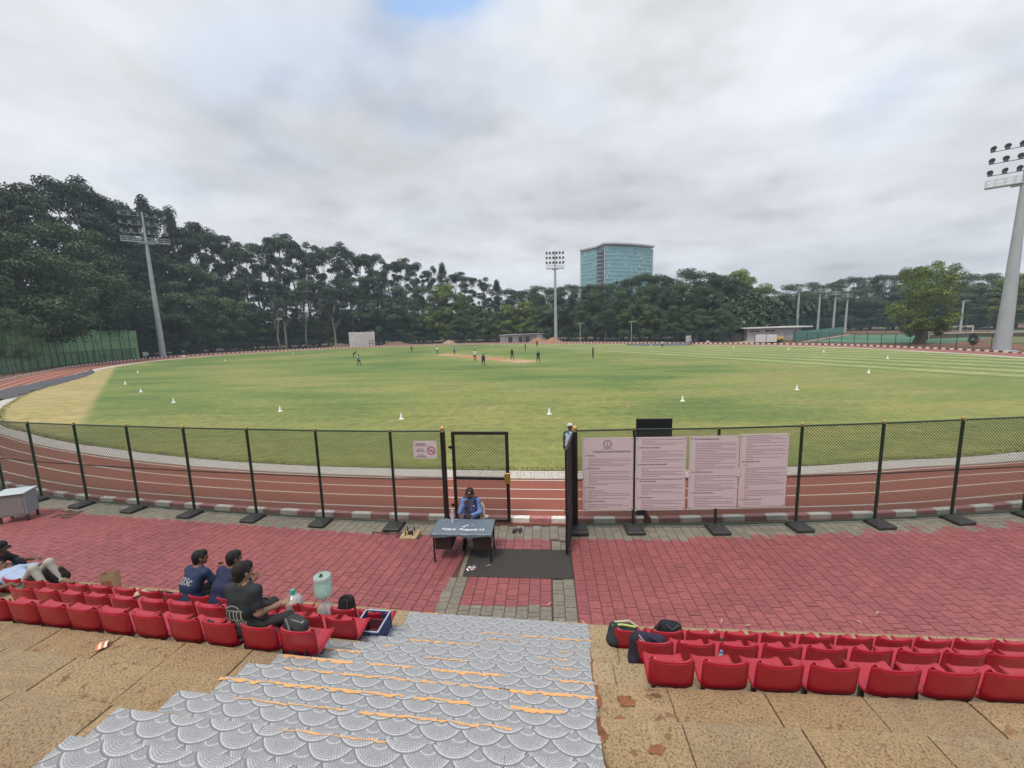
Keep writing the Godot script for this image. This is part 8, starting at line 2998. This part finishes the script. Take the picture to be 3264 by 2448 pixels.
	for q in heaps:
		var t := thing("sand_heap", q[4], "sand heap", Vector3(q[0], 0, q[1]), rnd(0, 3))
		var P := PackedVector3Array()
		var nz := noise(0.6, int(q[2] * 10), 3)
		for j in 7:
			for i in 18:
				var a := -TAU * i / 18
				var r := 1.0 - j / 6.0
				var y: float = q[3] * pow(1.0 - r, 0.85) * (1.0 + 0.25 * nz.get_noise_2d(cos(a) * r * 2.0, sin(a) * r * 2.0))
				P.append(Vector3(cos(a) * r * q[2] * (1.0 + 0.15 * sin(i * 2.0)), y - 0.03, sin(a) * r * q[2]))
		var g := Geo.new()
		g.sheet(P, 18, 7, true)
		build(g, "heap", tmat(noise_tex(0.03, 230, [[0.2, Color(0.75, 0.75, 0.75)], [0.8, Color(1.0, 1.0, 1.0)]], 256, 5), 0.3, 0.95, null, 1.0, q[5]), t)
	# old tyre swing-like ring, meter boxes and stones by the right fence
	var ty := thing("shrub_bush", "small dark bush with a ring shaped gap behind the right hand fence", "bush", Vector3(72.5, 0, -75.2))
	var lf := Geo.new()
	for k in 420:
		var a := rnd(0, TAU)
		var r := 0.75 + rnd(-0.25, 0.25)
		var at := Vector3(cos(a) * r * 0.72, 0.95 + sin(a) * r, rnd(-0.25, 0.25))
		var j := rnd(0.6, 1.3)
		lf.col = Color(0.035 * j, 0.03 * j, 0.022 * j)
		leaf_card(lf, at, Vector3(rnd(-1, 1), rnd(-0.2, 1), rnd(-1, 1)).normalized(), 0.3)
	build(lf, "foliage", M.leaf, ty)
	var ts := Geo.new()
	ts.rod(Vector3(0, 0, 0), Vector3(0, 0.4, 0), 0.07, 0.05, 6)
	build(ts, "stem", M.bark, ty)
	var mb := [[-100.5, -93.6, 1.3, 0.9, "white meter box on the verge by the left mast"], [36.9, -108.6, 1.0, 1.4, "pale meter box on the verge by the site entrance"], [74.6, -63.5, 1.4, 1.3, "grey box on a post behind the right hand mast"]]
	for q in mb:
		var t := thing("meter_box", q[4], "meter box", Vector3(q[0], 0, q[1]), 0.4)
		var b := Geo.new()
		b.box(Vector3(0, q[2], 0), Vector3(q[3], q[3] * 1.15, 0.5), Basis(), 0.03)
		build(b, "housing", mat(lin(0.48, 0.48, 0.46), 0.7), t)
		var l := Geo.new()
		l.rod(Vector3(0, 0, 0), Vector3(0, q[2] - 0.3, 0), 0.09, 0.09, 6)
		build(l, "post", M.steel, t)
	for q in [[67.3, -59.2, 0.55], [68.6, -58.4, 0.4], [66.2, -57.5, 0.35], [-92.5, -96.0, 0.5], [40.0, -104.0, 0.45]]:
		var rk := thing("boulder", ["grey boulder by the foot of the right hand mast, the biggest", "grey boulder right of the biggest by the right hand mast", "small grey boulder nearest the track by the right hand mast", "pale stone on the verge below the dark trees at the left", "pale stone on the verge near the site entrance"][[0.55, 0.4, 0.35, 0.5, 0.45].find(q[2])], "boulder", Vector3(q[0], 0, q[1]), q[2] * 9.0)
		var b := Geo.new()
		b.ball(Vector3(0, q[2] * 0.55, 0), Vector3(q[2] * 1.3, q[2] * 0.8, q[2]), 9, 6)
		build(b, "stone", M.concrete, rk)
	# verge of bare red soil between kerb and far fence
	var vg := Geo.new()
	var ko := PackedVector2Array()
	var k2 := PackedVector2Array()
	for i in range(0, kerb_line.size(), 4):
		var p := kerb_line[i]
		var d := (p - Vector2(-18, -72)).normalized()
		if p.y > -22.0: continue
		ko.append(p + d * 0.1)
		k2.append(p + d * 9.0)
	band(vg, ko, k2, -0.02, false)
	struct(vg, "verge", M.redearth)

func tarp(label: String, path: Array, widths: Array, tall: float, col: Color, sd: int) -> void:
	var t := thing("tarpaulin", label, "tarpaulin")
	var c := curve_xz(path, false, 0.35)
	var nz := noise(0.55, sd, 4)
	var P := PackedVector3Array()
	var w := 15
	for j in c.size():
		var u := float(j) / maxf(1.0, c.size() - 1.0) * (widths.size() - 1)
		var k := int(minf(u, widths.size() - 2))
		var wd := lerpf(widths[k], widths[k + 1], u - k)
		var d := (c[min(j + 1, c.size() - 1)] - c[max(j - 1, 0)]).normalized()
		var n := Vector2(-d.y, d.x)
		for i in w:
			var v := float(i) / (w - 1) - 0.5
			var q := c[j] + n * v * wd * (1.0 + 0.25 * nz.get_noise_2d(j * 0.4, i * 9.0))
			var y := 0.06 + tall * (1.0 - pow(absf(v) * 2.0, 2.0)) * (0.55 + 0.9 * absf(nz.get_noise_2d(q.x * 1.6, q.y * 1.6)) + 0.5 * nz.get_noise_2d(q.x * 0.7, q.y * 3.0))
			P.append(Vector3(q.x, maxf(y, 0.045), q.y))
	var g := Geo.new()
	g.col = col
	g.sheet(P, w, c.size())
	build(g, "sheet", M.cloth, t)
